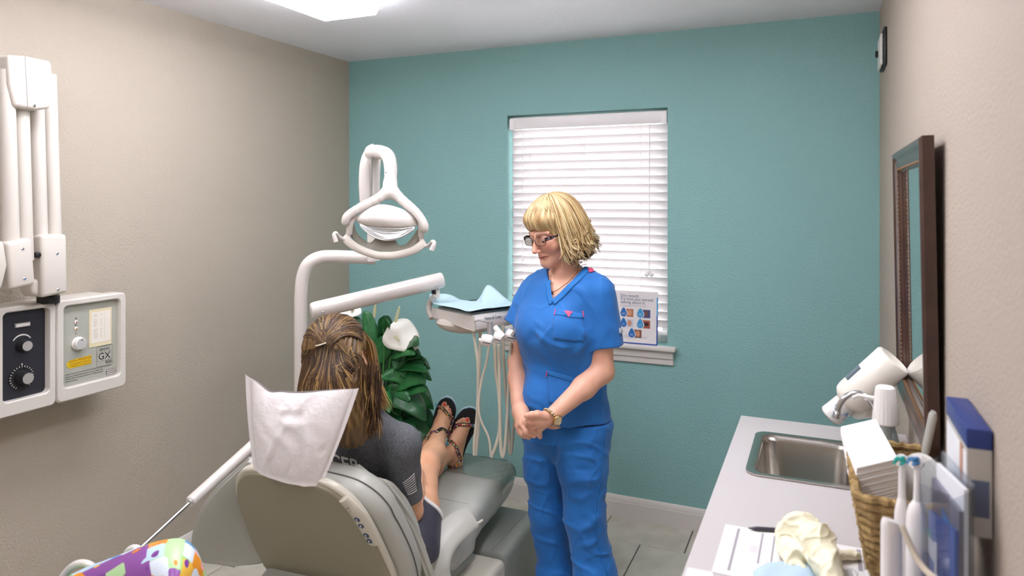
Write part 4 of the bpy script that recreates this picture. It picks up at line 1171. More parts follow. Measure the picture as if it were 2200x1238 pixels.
# head: crescent shell, reflector, lower guard with handles
def hd(px, py, dd=0.0): return P(px, py, D + dd)
def strip(name, top, bot, th, m, parent, bulge=.0, n=10):
    T = spline(top, n); B = spline(bot, n)
    def fn(u, v):
        i = min(int(u * (len(T) - 1)), len(T) - 2); t = u * (len(T) - 1) - i
        a = T[i] * (1 - t) + T[i + 1] * t; b = B[i] * (1 - t) + B[i + 1] * t
        return a + (b - a) * v - FWD * (bulge * math.sin(math.pi * v) * math.sin(math.pi * u) ** .5)
    return G().grid(fn, (len(T) - 1), 8).build(name, m, parent, solid=th, angle=60)
strip('head_shell', [hd(766, 468, .0), hd(790, 451, -.02), hd(822, 442, -.03), hd(860, 450, -.02), hd(892, 466, 0)],
      [hd(768, 476, -.01), hd(792, 484, -.05), hd(825, 488, -.07), hd(862, 489, -.05), hd(896, 485, -.01)], .010, M_enam, dl, .030)
for s_, pts in ((0, [(767, 466, 0), (757, 472, -.005), (752, 485, -.005), (750, 503, 0)]), (1, [(892, 464, 0), (902, 473, -.005), (905, 488, -.005), (905, 508, 0)])):
    G().tube(spline([hd(*q) for q in pts], 6), .0115, 14).build('head_shoulder', M_enam, dl)
strip('reflector', [hd(772, 480, .02), hd(800, 486, .03), hd(830, 489, .035), hd(862, 490, .03), hd(891, 487, .02)],
      [hd(775, 488, .01), hd(800, 508, .0), hd(830, 517, -.005), hd(860, 511, .0), hd(889, 494, .01)], .004, mat('reflector_white', 'fbfbfb', .08, metal=.6), dl, -.012)
strip('guard_inner', [hd(759, 474, .02), hd(766, 500, .02), hd(784, 518, .02), hd(797, 522, .02), hd(810, 513, .02), hd(828, 517, .02), hd(846, 515, .02), hd(856, 528, .02), hd(872, 526, .02), hd(888, 508, .02), hd(899, 490, .02)],
      [hd(752, 503, .01), hd(760, 516, .01), hd(776, 529, .005), hd(790, 536, .0), hd(806, 541, .0), hd(828, 543, 0), hd(850, 542, 0), hd(868, 538, 0), hd(884, 532, .005), hd(896, 524, .01), hd(904, 514, .01)], .006, mat('guard_taupe', '8a8577', .4), dl, .004)
strip('guard_outer', [hd(748, 500, .0), hd(756, 514, -.01), hd(776, 529, -.02), hd(806, 541, -.025), hd(828, 543, -.025), hd(850, 542, -.025), hd(880, 534, -.02), hd(898, 522, -.01), hd(906, 512, 0)],
      [hd(734, 516, .0), hd(748, 530, -.01), hd(770, 542, -.02), hd(806, 554, -.03), hd(828, 556, -.03), hd(852, 555, -.03), hd(884, 547, -.02), hd(906, 536, -.01), hd(916, 526, 0)], .010, M_enam2, dl, .006)
for pts in ([(752, 498, 0), (746, 512, 0), (736, 513, -.01), (727, 507, -.03), (722, 501, -.045), (718, 505, -.05), (722, 520, -.05)], [(904, 502, 0), (907, 524, 0), (916, 529, -.01), (924, 524, -.03), (929, 519, -.045), (933, 523, -.05), (927, 538, -.05)]):
    q = spline([hd(*t) for t in pts], 5)
    G().tube(q, [.009 - .003 * math.sin(math.pi * i / (len(q) - 1)) for i in range(len(q))], 12).build('handle', M_enam, dl)
for px, py in ((746, 478), (911, 494)): G().lathe([(.010, -.012), (.012, 0), (.010, .012)], hd(px, py, -.01), RGT, 16).build('yoke_pivot', M_enam2, dl)

# ------------------------------------------------------------------ delivery unit: arm, console with handpieces and hoses
du = thing('delivery_unit', 'white dental delivery unit with arm, tray console, handpieces and hanging hoses', 'delivery unit', PZ(690, 1000, 0))
a0, a1 = P(688, 664, 2.66), P(940, 604, 2.86)
ad = nrm(a1 - a0)
al_ = np.linalg.norm(a1 - a0)
G().lathe([(.018, -.036), (.026, -.034), (.0305, -.027), (.032, -.015), (.032, al_ + .015), (.030, al_ + .020), (.0, al_ + .020)], a0, ad, 28).build('delivery_arm', M_enam, du)
for px, py, d_ in ((694, 671, 2.63), (938, 614, 2.83)): G().ell(P(px, py, d_ - .005), .004, 10, 8).build('arm_screw', M_chrome, du)
pc = P(688, 700, 2.68); pc0 = pc.copy(); pc0[2] = 0
hcol = P(688, 692, 2.68)[2]
G().lathe([(.10, 0), (.10, .015), (.022, .03), (.022, hcol - .05), (.026, hcol - .049), (.026, hcol), (.018, hcol + .004), (.016, hcol + .03)], pc0, n=24).build('support_column', M_enam, du)
G().tube(spline([P(702, 690, 2.655), P(693, 682, 2.65), P(700, 676, 2.655)], 5), .007, 8).build('cable_bundle', M_ink, du)
for k_ in range(3): G().tube(spline([P(922 + 4 * k_, 618, 2.855), P(928 + 3 * k_, 624, 2.855), P(930 + 3 * k_, 632, 2.855)], 5), .0035, 8).build('cable', M_ink, du)
G().tube([P(939, 612, 2.86), P(938, 640, 2.86)], .012, 12, sq=(nrm(FWD), .6)).build('arm_link', M_enam, du)
# console: tray deck with three visible corners
CA, CB, CC = P(930, 664, 2.86), P(1013, 677, 2.66), P(1128, 660, 2.86)
zt3 = (CA[2] + CB[2] + CC[2]) / 3
for q in (CA, CB, CC): q[2] = zt3
CD = CA + CC - CB
dn = -UP * .048
nl = nrm(np.cross(CB - CA, UP)); nf = nrm(np.cross(CC - CB, UP))
nl = nl if nl @ FWD < 0 else -nl; nf = nf if nf @ FWD < 0 else -nf
# front face is a rolled nose: profile swept from the left corner to the right
prof3 = [(0, 0), (.02, -.012), (.026, -.03), (.022, -.050), (.008, -.058), (-.02, -.05), (-.05, -.048)]
fu = nrm(CC - CB)
g = G(); v0 = [CB + nf * a + UP * b for a, b in prof3]; v1 = [CC + nf * a + UP * b for a, b in prof3]
g.prism(v0, CC - CB); g.build('console_nose', M_enam, du, angle=35)
g = G().prism([CA + dn, CB + dn, CC + dn, CD + dn], -dn - UP * .0005, .004); g.build('console_deck', M_enam, du)
G().prism([CA + nl * .003 + UP * .0, CB + nl * .003 + nf * .024, CB + nl * .003 + nf * .024 + UP * -.055, CB + nl * .003 - nf * .02 + UP * -.052, CA + nl * .003 + UP * -.036], nl * .004).build('side_plate', M_enam, du)
g = G().ell((CA + CB + CC + CD) / 4 - UP * .055 + (CA - CC) * .12, (.13, .13, .045), 28, 12); g.build('console_belly', M_enam2, du)
g = G().tube(spline([P(936, 634, 2.86), P(924, 650, 2.88), P(922, 668, 2.88), P(928, 684, 2.86)], 6), .012, 12); g.build('console_back_shroud', M_enam, du)
G().prism([CA - dn * .0 + (CC - CA) * .06 + UP * .0, CB + (CD - CB) * .06, CC + (CA - CC) * .02, CD], UP * .005).build('tray_mat', mat('mat_grey', '8c8f86', .6), du, smooth=False)
g = G(); to = CB + (CC - CB) * .16 + nf * .0205 + UP * (-.021)
put_text(g, 'Pelton & Crane', .019, to, fu, nrm(UP - nf * .25), sx=.72, lift=.0045)
g.build('maker_name', mat('script_navy', '3a4456', .5), du, smooth=False)
# whip bar and handpiece holders
bar = [P(1018, 692, 2.62), P(1028, 689, 2.60), P(1050, 694, 2.58)]
G().tube(bar, .0022, 8).build('whip_rod', M_chrome, du)
G().tube([P(1053, 692, 2.60), P(1052, 735, 2.585)], .0105, 14).build('holder_post', mat('satin_grey', 'a9a7a4', .3, metal=.5), du)
hps = [((1033, 730), (1058, 735), 2.575), ((1059, 722), (1078, 730), 2.60), ((1086, 716), (1108, 728), 2.63)]
for (a_, b_, d_) in hps:
    h_ = G().tube(spline([P(a_[0], a_[1], d_), P((a_[0] + b_[0]) / 2, (a_[1] + b_[1]) / 2 - 1, d_), P(b_[0], b_[1], d_)], 6), [.011] + [.0205] * 3 + [.022] * 7 + [.019, .014], 18).build('handpiece_holder', M_wplas, du)
    G().tube([P(a_[0] + 4, (a_[1] + b_[1]) / 2 + 3, d_ - .022), P(b_[0] - 4, (a_[1] + b_[1]) / 2 + 6, d_ - .022)], .0018, 6).build('holder_slot', M_ink, h_)
G().tube([P(1029, 731, 2.57), P(1034, 731, 2.57)], .007, 10).build('syringe_tip', M_wplas, du)
G().tube([P(1062, 704, 2.61), P(1082, 724, 2.59)], [.013, .010], 12).build('handpiece', M_wplas, du)
G().tube([P(1100, 722, 2.60), P(1112, 704, 2.60)], [.008, .006], 12).build('handpiece', M_chrome, du)
M_hose = mat('hose_ivory', 'd3ccb9', 0.4)
def hose(pts, d_, r):
    G().tube(spline([P(a, b, d_ + (c if len(t) > 2 else 0)) for t in pts for a, b, c in [tuple(t) + (0,) * (3 - len(t))]], 7), r, 10).build('hose', M_hose, du)
def C5(l): return [(780 + x / 3.02, 600 + y / 3.02) for x, y in l]
hose(C5([(715, 325), (730, 440), (745, 560), (745, 750), (738, 900), (722, 1050), (720, 1142)]), 2.68, .0055)
hose(C5([(762, 318), (757, 450), (752, 600), (750, 900), (742, 1040), (732, 1142)]), 2.72, .0065)
hose(C5([(816, 438), (800, 540), (765, 680), (748, 830), (770, 930), (815, 1030), (830, 1150)]), 2.66, .0045)
hose(C5([(853, 410), (862, 600), (880, 740), (888, 880), (882, 1000), (858, 1090), (830, 1155)]), 2.69, .0065)
hose(C5([(880, 425), (886, 700), (890, 950), (895, 1100), (906, 1152), (920, 1100), (932, 950), (945, 700), (958, 410)]), 2.68, .0065)
hose(C5([(908, 300), (910, 480), (922, 680), (936, 850), (945, 1000), (952, 1110), (958, 1132), (966, 1080), (975, 980), (985, 900), (1000, 760)]), 2.74, .0065)
# ------------------------------------------------------------------ dark instrument tray and blue bib on the console
it = [CA + (CC - CA) * .10 + UP * .007, CB + (CD - CB) * .10 + UP * .007, CC + (CA - CC) * .10 + UP * .007, CD + (CB - CD) * .1 + UP * .007]
tag(G().prism(it, UP * .010, .003).build('instrument_tray', mat('tray_dark', '3b3a3c', .35)), 'dark flat instrument tray under the blue bib', 'tray')
M_bib = mat('bib_blue', 'd3edf4', 0.7, transl=.25, bump=(120, .2, .002))
bb = spline([P(*q) for q in ((923, 632, 2.92), (965, 633, 2.95), (998, 650, 2.93), (1012, 655, 2.90), (1030, 640, 2.92), (1049, 612, 2.94), (1082, 637, 2.90), (1112, 662, 2.84))], 6)
bf = spline([P(*q) for q in ((924, 641, 2.86), (935, 656, 2.82), (958, 660, 2.76), (985, 665, 2.70), (1006, 674, 2.635), (1030, 665, 2.68), (1060, 662, 2.72), (1108, 667, 2.79))], 6)
def bib(u, v):
    i = min(int(u * (len(bb) - 1)), len(bb) - 2); t = u * (len(bb) - 1) - i
    a = bb[i] * (1 - t) + bb[i + 1] * t; b = bf[i] * (1 - t) + bf[i + 1] * t
    p = a * (1 - v) + b * v; zf = zt3 + .0205
    p = p - UP * (.022 * math.sin(math.pi * v) * (1 if a[2] > zf + .02 else .3)) + UP * (.004 * math.sin(14 * u + 4 * v) * math.sin(math.pi * v))
    p[2] = max(p[2], zf)
    return p
tag(G().grid(bib, 48, 20).build('tray_bib', M_bib, angle=0, solid=.001), 'pale blue paper bib spread over the instrument tray', 'paper bib')

# ------------------------------------------------------------------ telescoping support arm beside the chair
ta = thing('support_arm', 'white telescoping tube with chrome rod slanting behind the headrest cover', 'support arm', P(420, 1075, 2.30))
s0, s1 = P(408, 1080, 2.28), P(640, 868, 2.74)
G().lathe([(.006, .001), (.016, 0), (.0195, .004), (.0195, .02), (.0195, np.linalg.norm(s1 - s0))], s0, nrm(s1 - s0), 24).build('sleeve', M_enam, ta)
G().lathe([(.0145, -.002), (.0145, .002), (.008, .002)], s0, nrm(s1 - s0), 20).build('sleeve_collar', M_alu, ta)
G().tube([s0 + nrm(s1 - s0) * .03, P(300, 1180, 2.10), P(255, 1225, 2.02)], .0062, 12).build('rod', M_chrome, ta)
# ------------------------------------------------------------------ colourful apron over a white tubular rack
rk = thing('apron_rack', 'white bent tube rack standing behind the cartoon print apron', 'rack', (-2.0, 1.35, 0))
r1 = spline([P(120, 1262, 1.86), P(150, 1222, 1.86), P(178, 1211, 1.86), P(205, 1225, 1.86), P(222, 1262, 1.86)], 6)
r2 = spline([P(255, 1240, 1.84), P(272, 1192, 1.84), P(288, 1179, 1.84), P(306, 1192, 1.84), P(322, 1240, 1.84)], 6)
fl_ = lambda q: np.array([q[0], q[1], 0.0])
G().tube([fl_(r1[0])] + r1 + [fl_(r1[-1])], .0105, 12).build('rack_loop', M_enam, rk)
G().tube([fl_(r2[0])] + r2 + [fl_(r2[-1])], .0105, 12).build('rack_loop', M_enam, rk)
ap = thing('lead_apron', 'lead apron with colourful patchwork print draped on a low rack', 'apron', (-1.9, 1.3, 0))
ridge = [(112, 1262), (170, 1233), (240, 1205), (300, 1181), (345, 1171), (378, 1172), (398, 1192), (408, 1230), (411, 1275)]
RG = spline([P(a, b, 1.80 - .0009 * (a - 110)) for a, b in ridge], 5)
def apr(u, v):
    i = min(int(u * (len(RG) - 1)), len(RG) - 2); t = u * (len(RG) - 1) - i
    p = RG[i] * (1 - t) + RG[i + 1] * t
    s_ = (v - .42)
    out = -FWD * (.07 * math.sin(max(-1, min(1, s_ / .25)) * math.pi / 2) + .03 * s_)
    drop = .055 * (s_ / .22) ** 2 if abs(s_) < .22 else .055 + (abs(s_) - .22) * 1.0
    return p + out - UP * drop + RGT * (.004 * math.sin(9 * v + 12 * u))
m_ap = bpy.data.materials.new('patchwork_print'); m_ap.use_nodes = True; nt = m_ap.node_tree; N = nt.nodes; Lk = nt.links
uvn = N.new('ShaderNodeAttribute'); uvn.attribute_name = 'patch_uv'
def mp_(scale, rot=0):
    m = N.new('ShaderNodeMapping'); m.inputs['Scale'].default_value = scale; m.inputs['Rotation'].default_value = (0, 0, rot); Lk.new(uvn.outputs['Vector'], m.inputs[0]); return m
vo = N.new('ShaderNodeTexVoronoi'); vo.distance = 'CHEBYCHEV'; vo.inputs['Scale'].default_value = 1.0; vo.inputs['Randomness'].default_value = .55; Lk.new(mp_((19, 19, 1), .5).outputs[0], vo.inputs['Vector'])
cr = N.new('ShaderNodeValToRGB'); cr.color_ramp.interpolation = 'CONSTANT'
sep = N.new('ShaderNodeSeparateColor'); Lk.new(vo.outputs['Color'], sep.inputs[0]); Lk.new(sep.outputs[0], cr.inputs[0])
cols = ['9fd07a', '62b861', 'c3dff0', '5f9fd6', 'ef9a2c', 'b6dca0', '8e4fa0', 'f2c04a', 'dfe9f4']
el_ = cr.color_ramp.elements; el_[0].color = lin(cols[0]); el_[1].position = 1 / 9; el_[1].color = lin(cols[1])
for i in range(2, 9): e = el_.new(i / 9); e.color = lin(cols[i])
v2 = N.new('ShaderNodeTexVoronoi'); v2.feature = 'F1'; v2.inputs['Scale'].default_value = 1; Lk.new(mp_((30, 30, 1), .2).outputs[0], v2.inputs['Vector'])
nz = N.new('ShaderNodeTexNoise'); nz.inputs['Scale'].default_value = 40; nz.inputs['Detail'].default_value = 1; Lk.new(uvn.outputs['Vector'], nz.inputs['Vector'])
c2 = N.new('ShaderNodeValToRGB'); c2.color_ramp.interpolation = 'CONSTANT'; s2 = N.new('ShaderNodeSeparateColor'); Lk.new(v2.outputs['Color'], s2.inputs[0]); Lk.new(s2.outputs[1], c2.inputs[0])
cols2 = ['e8504a', 'f4a9b6', '7b3f93', 'f6b733', 'ffffff', '3d7fc4', 'f08a24']; e2_ = c2.color_ramp.elements
e2_[0].color = lin(cols2[0]); e2_[1].position = 1 / 7; e2_[1].color = lin(cols2[1])
for i in range(2, 7): e = e2_.new(i / 7); e.color = lin(cols2[i])
ad_ = N.new('ShaderNodeMath'); ad_.operation = 'MULTIPLY_ADD'; ad_.inputs[1].default_value = .35; Lk.new(nz.outputs['Fac'], ad_.inputs[0]); Lk.new(v2.outputs['Distance'], ad_.inputs[2])
lt = N.new('ShaderNodeMath'); lt.operation = 'LESS_THAN'; lt.inputs[1].default_value = .50; Lk.new(ad_.outputs[0], lt.inputs[0])
gt = N.new('ShaderNodeMath'); gt.operation = 'GREATER_THAN'; gt.inputs[1].default_value = .45; Lk.new(s2.outputs[2], gt.inputs[0])
mu = N.new('ShaderNodeMath'); mu.operation = 'MULTIPLY'; Lk.new(lt.outputs[0], mu.inputs[0]); Lk.new(gt.outputs[0], mu.inputs[1])
mx = N.new('ShaderNodeMix'); mx.data_type = 'RGBA'; Lk.new(mu.outputs[0], mx.inputs[0]); Lk.new(cr.outputs[0], mx.inputs[6]); Lk.new(c2.outputs[0], mx.inputs[7])
Lk.new(mx.outputs[2], N['Principled BSDF'].inputs['Base Color']); N['Principled BSDF'].inputs['Roughness'].default_value = .35
o = G().grid(apr, 60, 44).build('apron_cloth', m_ap, ap, solid=.006, angle=0, merge=True)
at = o.data.attributes.new('patch_uv', 'FLOAT_VECTOR', 'POINT')
uvv = []
for j in range(45):
    for i in range(61): uvv += [i / 60 * .42, j / 44 * .55, 0.0]
if len(uvv) == len(at.data) * 3: at.data.foreach_set('vector', uvv)
G().tube([fl_(RG[20] - FWD * .01), RG[20] - UP * .03 - FWD * .01], .010, 10).build('hanger_post', M_enam, ap)

# ------------------------------------------------------------------ things on the window sill
M_card = mat('card_white', 'e6e1e0', 0.5)
SZ = WZ0
pa, pb_, pc_ = PY(1318, 742, YB - .012), PY(1413, 745, YB - .012), PY(1412, 628, YB + .0)
cw = thing('display_card', 'white dry mouth information card with blue drops standing on the sill', 'display card', (pa + pb_) / 2)
cu_ = nrm(np.array([pb_[0] - pa[0], 0, 0])); cvv = nrm(np.array([0, .05, 1.0]))
co = np.array([pa[0], YB - .016, SZ]); CW = pb_[0] - pa[0]; CH = pc_[2] - SZ
bdy = G().prism([co + cu_ * (a + CW / 2) + cvv * (b + CH / 2) for a, b in rrect(CW, CH, .006, 4)], (0, .006, 0)).build('card_board', M_card, cw, smooth=False)
def cq(name, x0, x1, y0, y1, m, lift=.0006):
    g = G(); quad(g, co, cu_, cvv, x0, x1, y0, y1, lift); return g.build(name, m, cw, smooth=False)
M_cb = mat('card_blue', '2f4fa6', .4); M_cb2 = mat('card_sky', '3f9fd6', .4)
cq('blue_border', 0, CW, 0, .006, M_cb); cq('blue_border', CW - .006, CW, .006, CH * .55, M_cb); cq('sky_border', CW - .006, CW, CH * .55, CH * .9, M_cb2)
sc = CW / 95.0   # metres per target pixel on the card
g = G()
for i, tx in enumerate(('Dry mouth:', "It's time you started", 'talking about it.')):
    put_text(g, tx, 8.6 * sc, co + cu_ * (15 * sc) + cvv * (CH - (13 + 6.9 * i) * sc), cu_, cvv, lift=.0009)
g.build('card_heading', mat('heading_navy', '3b4676', .5), cw, smooth=False)
g = G()
for i, tx in enumerate(('Dry mouth can cause painful symptoms that interfere', 'with everyday living.')):
    put_text(g, tx, 2.5 * sc, co + cu_ * (15 * sc) + cvv * (CH - (31.5 + 2.6 * i) * sc), cu_, cvv, lift=.0009)
for i, tx in enumerate(('If your dry mouth is getting in the way of everyday living, talk to your', 'dentist today about prescription-strength treatments that can help.')):
    put_text(g, tx, 2.1 * sc, co + cu_ * (15 * sc) + cvv * ((15.5 - 2.6 * i) * sc), cu_, cvv, lift=.0009)
g.build('card_small_text', mat('text_grey', '77788c', .6), cw, smooth=False)
M_pt = [mat('photo_skin', 'b9795a', .5), mat('photo_navy', '3d4c80', .5), mat('photo_pale', 'c9cfd8', .5), mat('photo_mouth', 'a85a44', .5), mat('photo_brown', '8a5a44', .5)]
for k_, (x, y, l2) in enumerate(((15, 55, 'Trouble\nswallowing'), (51, 55, 'Difficulty\nspeaking'), (15, 77, 'Sore\nthroat'), (51, 77, 'Trouble with\nchewing'), (33, 98, 'Burning\nfeeling'))):
    ox, oy = x * sc, CH - y * sc
    ph = cq('photo', ox + 10 * sc, ox + 28 * sc, oy, oy + 17 * sc, M_pt[k_], .0005)
    g = G()
    if k_ == 3: g.add([co + cu_ * (ox + (19 + 6.5 * math.cos(t)) * sc) + cvv * (oy + (9 + 4 * math.sin(t)) * sc) - np.array([0, .0010, 0]) for t in np.linspace(0, 6.283, 17)[:-1]], [tuple(range(16))])
    else: g.add([co + cu_ * (ox + (20 + 4.5 * math.cos(t)) * sc) + cvv * (oy + (9 + 6.5 * math.sin(t)) * sc) - np.array([0, .0010, 0]) for t in np.linspace(0, 6.283, 17)[:-1]], [tuple(range(16))])
    g.build('photo_figure', [mat('pf0', 'd39a78', .5), mat('pf1', '6a4a44', .5), mat('pf2', 'd08f72', .5), mat('pf3', '3a2426', .5), mat('pf4', 'c98f70', .5)][k_], ph, smooth=False)
    for rr_, m_, lf_ in ((8.6, M_card, .0014), (7.2, M_cb2 if k_ % 2 else mat('drop_blue', '2b6fb8', .35), .0018)):
        pts = []
        for q in range(25):
            t = math.pi * (-.5 + 2 * q / 24); t = 2 * math.pi * q / 24 + math.pi / 2
            r_ = rr_ * (1 + .75 * max(0, math.sin(t)) ** 6); pts.append(co + cu_ * (ox + (7 + r_ * math.cos(t) * (1 - .25 * max(0, math.sin(t)) ** 3)) * sc) + cvv * (oy + (7 + r_ * math.sin(t)) * sc) - np.array([0, lf_, 0]))
        dq = G().add(pts[:-1], [tuple(range(24))]).build('drop_shape', m_, cw, smooth=False)
    g = G()
    for i, tx in enumerate(l2.split('\n')): put_text(g, tx, 2.4 * sc, co + cu_ * (ox + 7 * sc) + cvv * (oy + (7 - 2.6 * i) * sc), cu_, cvv, align='CENTER', lift=.0022)
    g.build('drop_text', M_card, dq, smooth=False)
q0_ = PY(1110, 640, YB - .02); q1_ = PY(1135, 640, YB - .02)
t = thing('leaflet_card', 'white card with red top edge on the sill behind the nurse', 'card', (q0_[0] + .03, YB - .02, SZ))
G().box((q0_[0], YB - .022, SZ), (q0_[0] + .16, YB - .016, q0_[2])).build('card_board', M_card, t, smooth=False)
G().box((q0_[0], YB - .0228, q0_[2] - .012), (q0_[0] + .16, YB - .0222, q0_[2])).build('red_edge', mat('card_red', 'd0452e', .5), t, smooth=False)
b0_ = PY(1086, 700, YB - .025)
t = thing('sample_box', 'small pale blue box on the window sill behind the hoses', 'box', (b0_[0], YB - .02, SZ))
G().box((b0_[0], YB - .04, SZ), (b0_[0] + .05, YB - .024, SZ + .11), .002).build('box_body', mat('box_blue', 'a9c8de', .5), t)
G().box((b0_[0] + .002, YB - .0406, SZ + .03), (b0_[0] + .048, YB - .0402, SZ + .06)).build('box_label', M_card, t, smooth=False)

# ------------------------------------------------------------------ peace lily in a pot behind the chair
M_leaf = mat('lily_leaf', '287539', 0.42, var=(30, '17572b', .35, .7), coat=.05)
M_leafd = mat('lily_leaf_dark', '1d5f30', 0.42, var=(30, '124322', .35, .7), coat=.15)
M_stem = mat('lily_stem', '3f7d3c', .5); M_spathe = mat('lily_white', 'ece9dd', .5, sss=.05); M_spadix = mat('lily_spadix', 'd6d4a4', .7, bump=(400, .6, .002))
pot = P(800, 1000, 3.12); pot[2] = 0
ly = thing('peace_lily', 'peace lily plant with dark green leaves and white flowers in the corner', 'potted plant', pot)
G().lathe([(0, 0), (.12, 0), (.125, .01), (.155, .30), (.165, .31), (.165, .33), (.15, .33), (.145, .29), (0, .29)], pot, n=32).build('pot', mat('pot_brown', '6a4a38', .6), ly)
top = pot + UP * .30
def leaf_(tip, root, wid, droop, m, name='leaf', roll=.2, curl=0.0):
    tip = np.array(tip); root = np.array(root); mid = (tip + root) / 2 + UP * droop
    ctr = spline([root, root * .45 + mid * .55 + UP * droop * .1, mid, mid * .4 + tip * .6 + UP * droop * .35, tip], 5); k = len(ctr)
    sd = nrm(np.cross(tip - root, nrm(-FWD * .8 + UP * .6 + RGT * roll)))
    def fn(u, v):
        i = min(int(v * (k - 1)), k - 2); t = v * (k - 1) - i; c = ctr[i] * (1 - t) + ctr[i + 1] * t
        w = wid * ((2.05 * v ** .55 * (1 - v) ** .85) if name == 'leaf' else (1.72 * v ** .35 * (1 - v) ** .75)) + .0006
        s = u * 2 - 1; n = nrm(np.cross(sd, tip - root))
        return c + sd * (s * w) + n * (-.22 * w * (abs(s)) + .05 * w * math.sin(9 * v + s * 2) + (.0011 * math.sin(56 * v - 9 * abs(s)) * (1 - abs(s)) if name == 'leaf' else 0)) + UP * (curl * s * w)
    return G().grid(fn, 8, 30).build(name, m, ly, angle=0, solid=.0008)
def lf(px0, py0, px1, py1, w_px, d0, d1, m, droop=.03, roll=.2, stem=True):
    """leaf blade from (px0,py0) to tip (px1,py1), plus its stalk down to the pot"""
    a = P(px0, py0, d0); b = P(px1, py1, d1)
    o_ = leaf_(b, a, w_px * 1.08 * d1 / FPX / 2, droop, m, roll=roll)
    if stem: G().tube(spline([top + np.array([(a[0] - top[0]) * .1, (a[1] - top[1]) * .1, 0]), (a + top) / 2 + UP * .03, a], 5), .0035, 6).build('leaf_stalk', M_stem, ly)
rl = random.Random(21)
LV = [(812, 800, 782, 668, 36), (838, 810, 825, 678, 52), (802, 810, 798, 712, 40), (836, 780, 906, 768, 44), (840, 790, 918, 800, 40), (848, 820, 925, 792, 48), (845, 832, 916, 822, 50), (838, 850, 916, 905, 74), (832, 840, 858, 895, 62), (822, 862, 868, 925, 56), (850, 900, 905, 962, 60), (805, 830, 836, 818, 40), (815, 860, 822, 888, 44), (862, 868, 930, 915, 58),
      (868, 920, 925, 985, 58), (838, 905, 872, 968, 52), (840, 765, 892, 762, 34), (790, 800, 760, 680, 34), (770, 810, 742, 700, 40), (800, 850, 770, 900, 50), (826, 730, 838, 700, 30), (850, 858, 900, 872, 52), (848, 792, 878, 748, 44), (780, 840, 745, 790, 44), (858, 940, 880, 1010, 60), (830, 920, 835, 1000, 60), (880, 950, 912, 1020, 50), (800, 900, 790, 985, 60), (870, 850, 932, 880, 60), (872, 880, 934, 935, 62), (860, 800, 928, 818, 52), (850, 770, 900, 742, 46), (842, 830, 880, 862, 60), (866, 905, 930, 960, 60), (845, 880, 888, 935, 66), (818, 810, 860, 770, 50), (810, 780, 842, 735, 46), (880, 930, 940, 1000, 56)]
for _ in range(16):
    a_ = rl.uniform(-.6, 1.5); r_ = rl.uniform(50, 95); x_, y_ = rl.uniform(810, 860), rl.uniform(780, 930)
    LV.append((x_, y_, min(936, x_ + r_ * math.cos(a_)), y_ + r_ * math.sin(a_) * .8, rl.uniform(36, 54)))
for i, (a, b, c, d, w_) in enumerate(LV):
    lf(a, b, c, d, w_, 3.10 + rl.uniform(-.06, .06), 3.06 + rl.uniform(-.16, .10), M_leaf if i % 2 == 0 else M_leafd, droop=.02 + rl.random() * .03, roll=rl.uniform(-.4, .6))
def flower(base, spth, tipp, w_px, spad, d_):
    G().tube(spline([top, P(base[0], base[1] + 80, d_ + .02), P(*base, d_)], 6), .0035, 6).build('flower_stalk', M_stem, ly)
    a, b = P(*spth, d_), P(*tipp, d_ - .04)
    leaf_(b, a, w_px * d_ / FPX / 2, .01, M_spathe, 'spathe', roll=-.3)
    s_ = P(*spad[0], d_ - .035), P(*spad[1], d_ - .045)
    G().tube([s_[0], (s_[0] + s_[1]) / 2, s_[1]], [.006, .0068, .004], 10).build('spadix', M_spadix, ly)
flower((824, 708), (832, 704), (898, 748), 84, ((849, 722), (857, 732)), 3.02)
flower((790, 712), (776, 664), (706, 690), 34, ((730, 672), (716, 680)), 3.12)
flower((778, 700), (772, 668), (735, 660), 26, ((760, 664), (752, 666)), 3.14)
flower((802, 712), (803, 684), (808, 650), 10, ((804, 680), (807, 652)), 3.10)
flower((845, 705), (848, 700), (859, 658), 9, ((848, 698), (858, 660)), 3.08)

# ------------------------------------------------------------------ people: shared helpers
def body_mesh(name, f, regions, m, parent, colf=None):
    """regions: coarse first; later (finer) boxes replace the earlier mesh inside them"""
    VS, FS, off = [], [], 0
    for i, (lo, hi, h) in enumerate(regions):
        pad = 0 if i == 0 else regions[0][2] * 1.2
        v, F = nets(f, np.array(lo) - pad, np.array(hi) + pad, h)
        d = f(v.astype(np.float32)); v = v - np.clip(d, -h, h)[:, None] * grad(f, v) * .8
        if not len(v): continue
        c = v[F].mean(1)
        keep = np.ones(len(F), bool)
        for (l2, h2, hh) in regions[i + 1:]:
            keep &= ~((c > np.array(l2)).all(1) & (c < np.array(h2)).all(1))
        FS.append(F[keep] + off); VS.append(v); off += len(v)
    v = np.concatenate(VS); F = np.concatenate(FS)
    used = np.unique(F); mp = -np.ones(len(v), int); mp[used] = np.arange(len(used)); v = v[used]; F = mp[F]
    return mesh_np(name, v, F, m, parent, None if colf is None else colf(v))
def px_of(p):
    q = p - A3(CAM); d = q @ A3(FWD); return 1100 + FPX * (q @ A3(RGT)) / d, HZ - FPX * q[:, 2] / d, d
def facing(th, pitch=0.0, roll=0.0):
    """columns left, forward, up for someone turned th degrees to camera-left from facing the camera"""
    t = math.radians(th); f = -FWD * math.cos(t) - RGT * math.sin(t); l = np.cross(UP, f); p = math.radians(pitch)
    f2 = f * math.cos(p) - UP * math.sin(p); u2 = UP * math.cos(p) + f * math.sin(p)
    r = math.radians(roll); l3 = l * math.cos(r) + u2 * math.sin(r); u3 = u2 * math.cos(r) - l * math.sin(r)
    return np.stack([l3, f2, u3], 1)
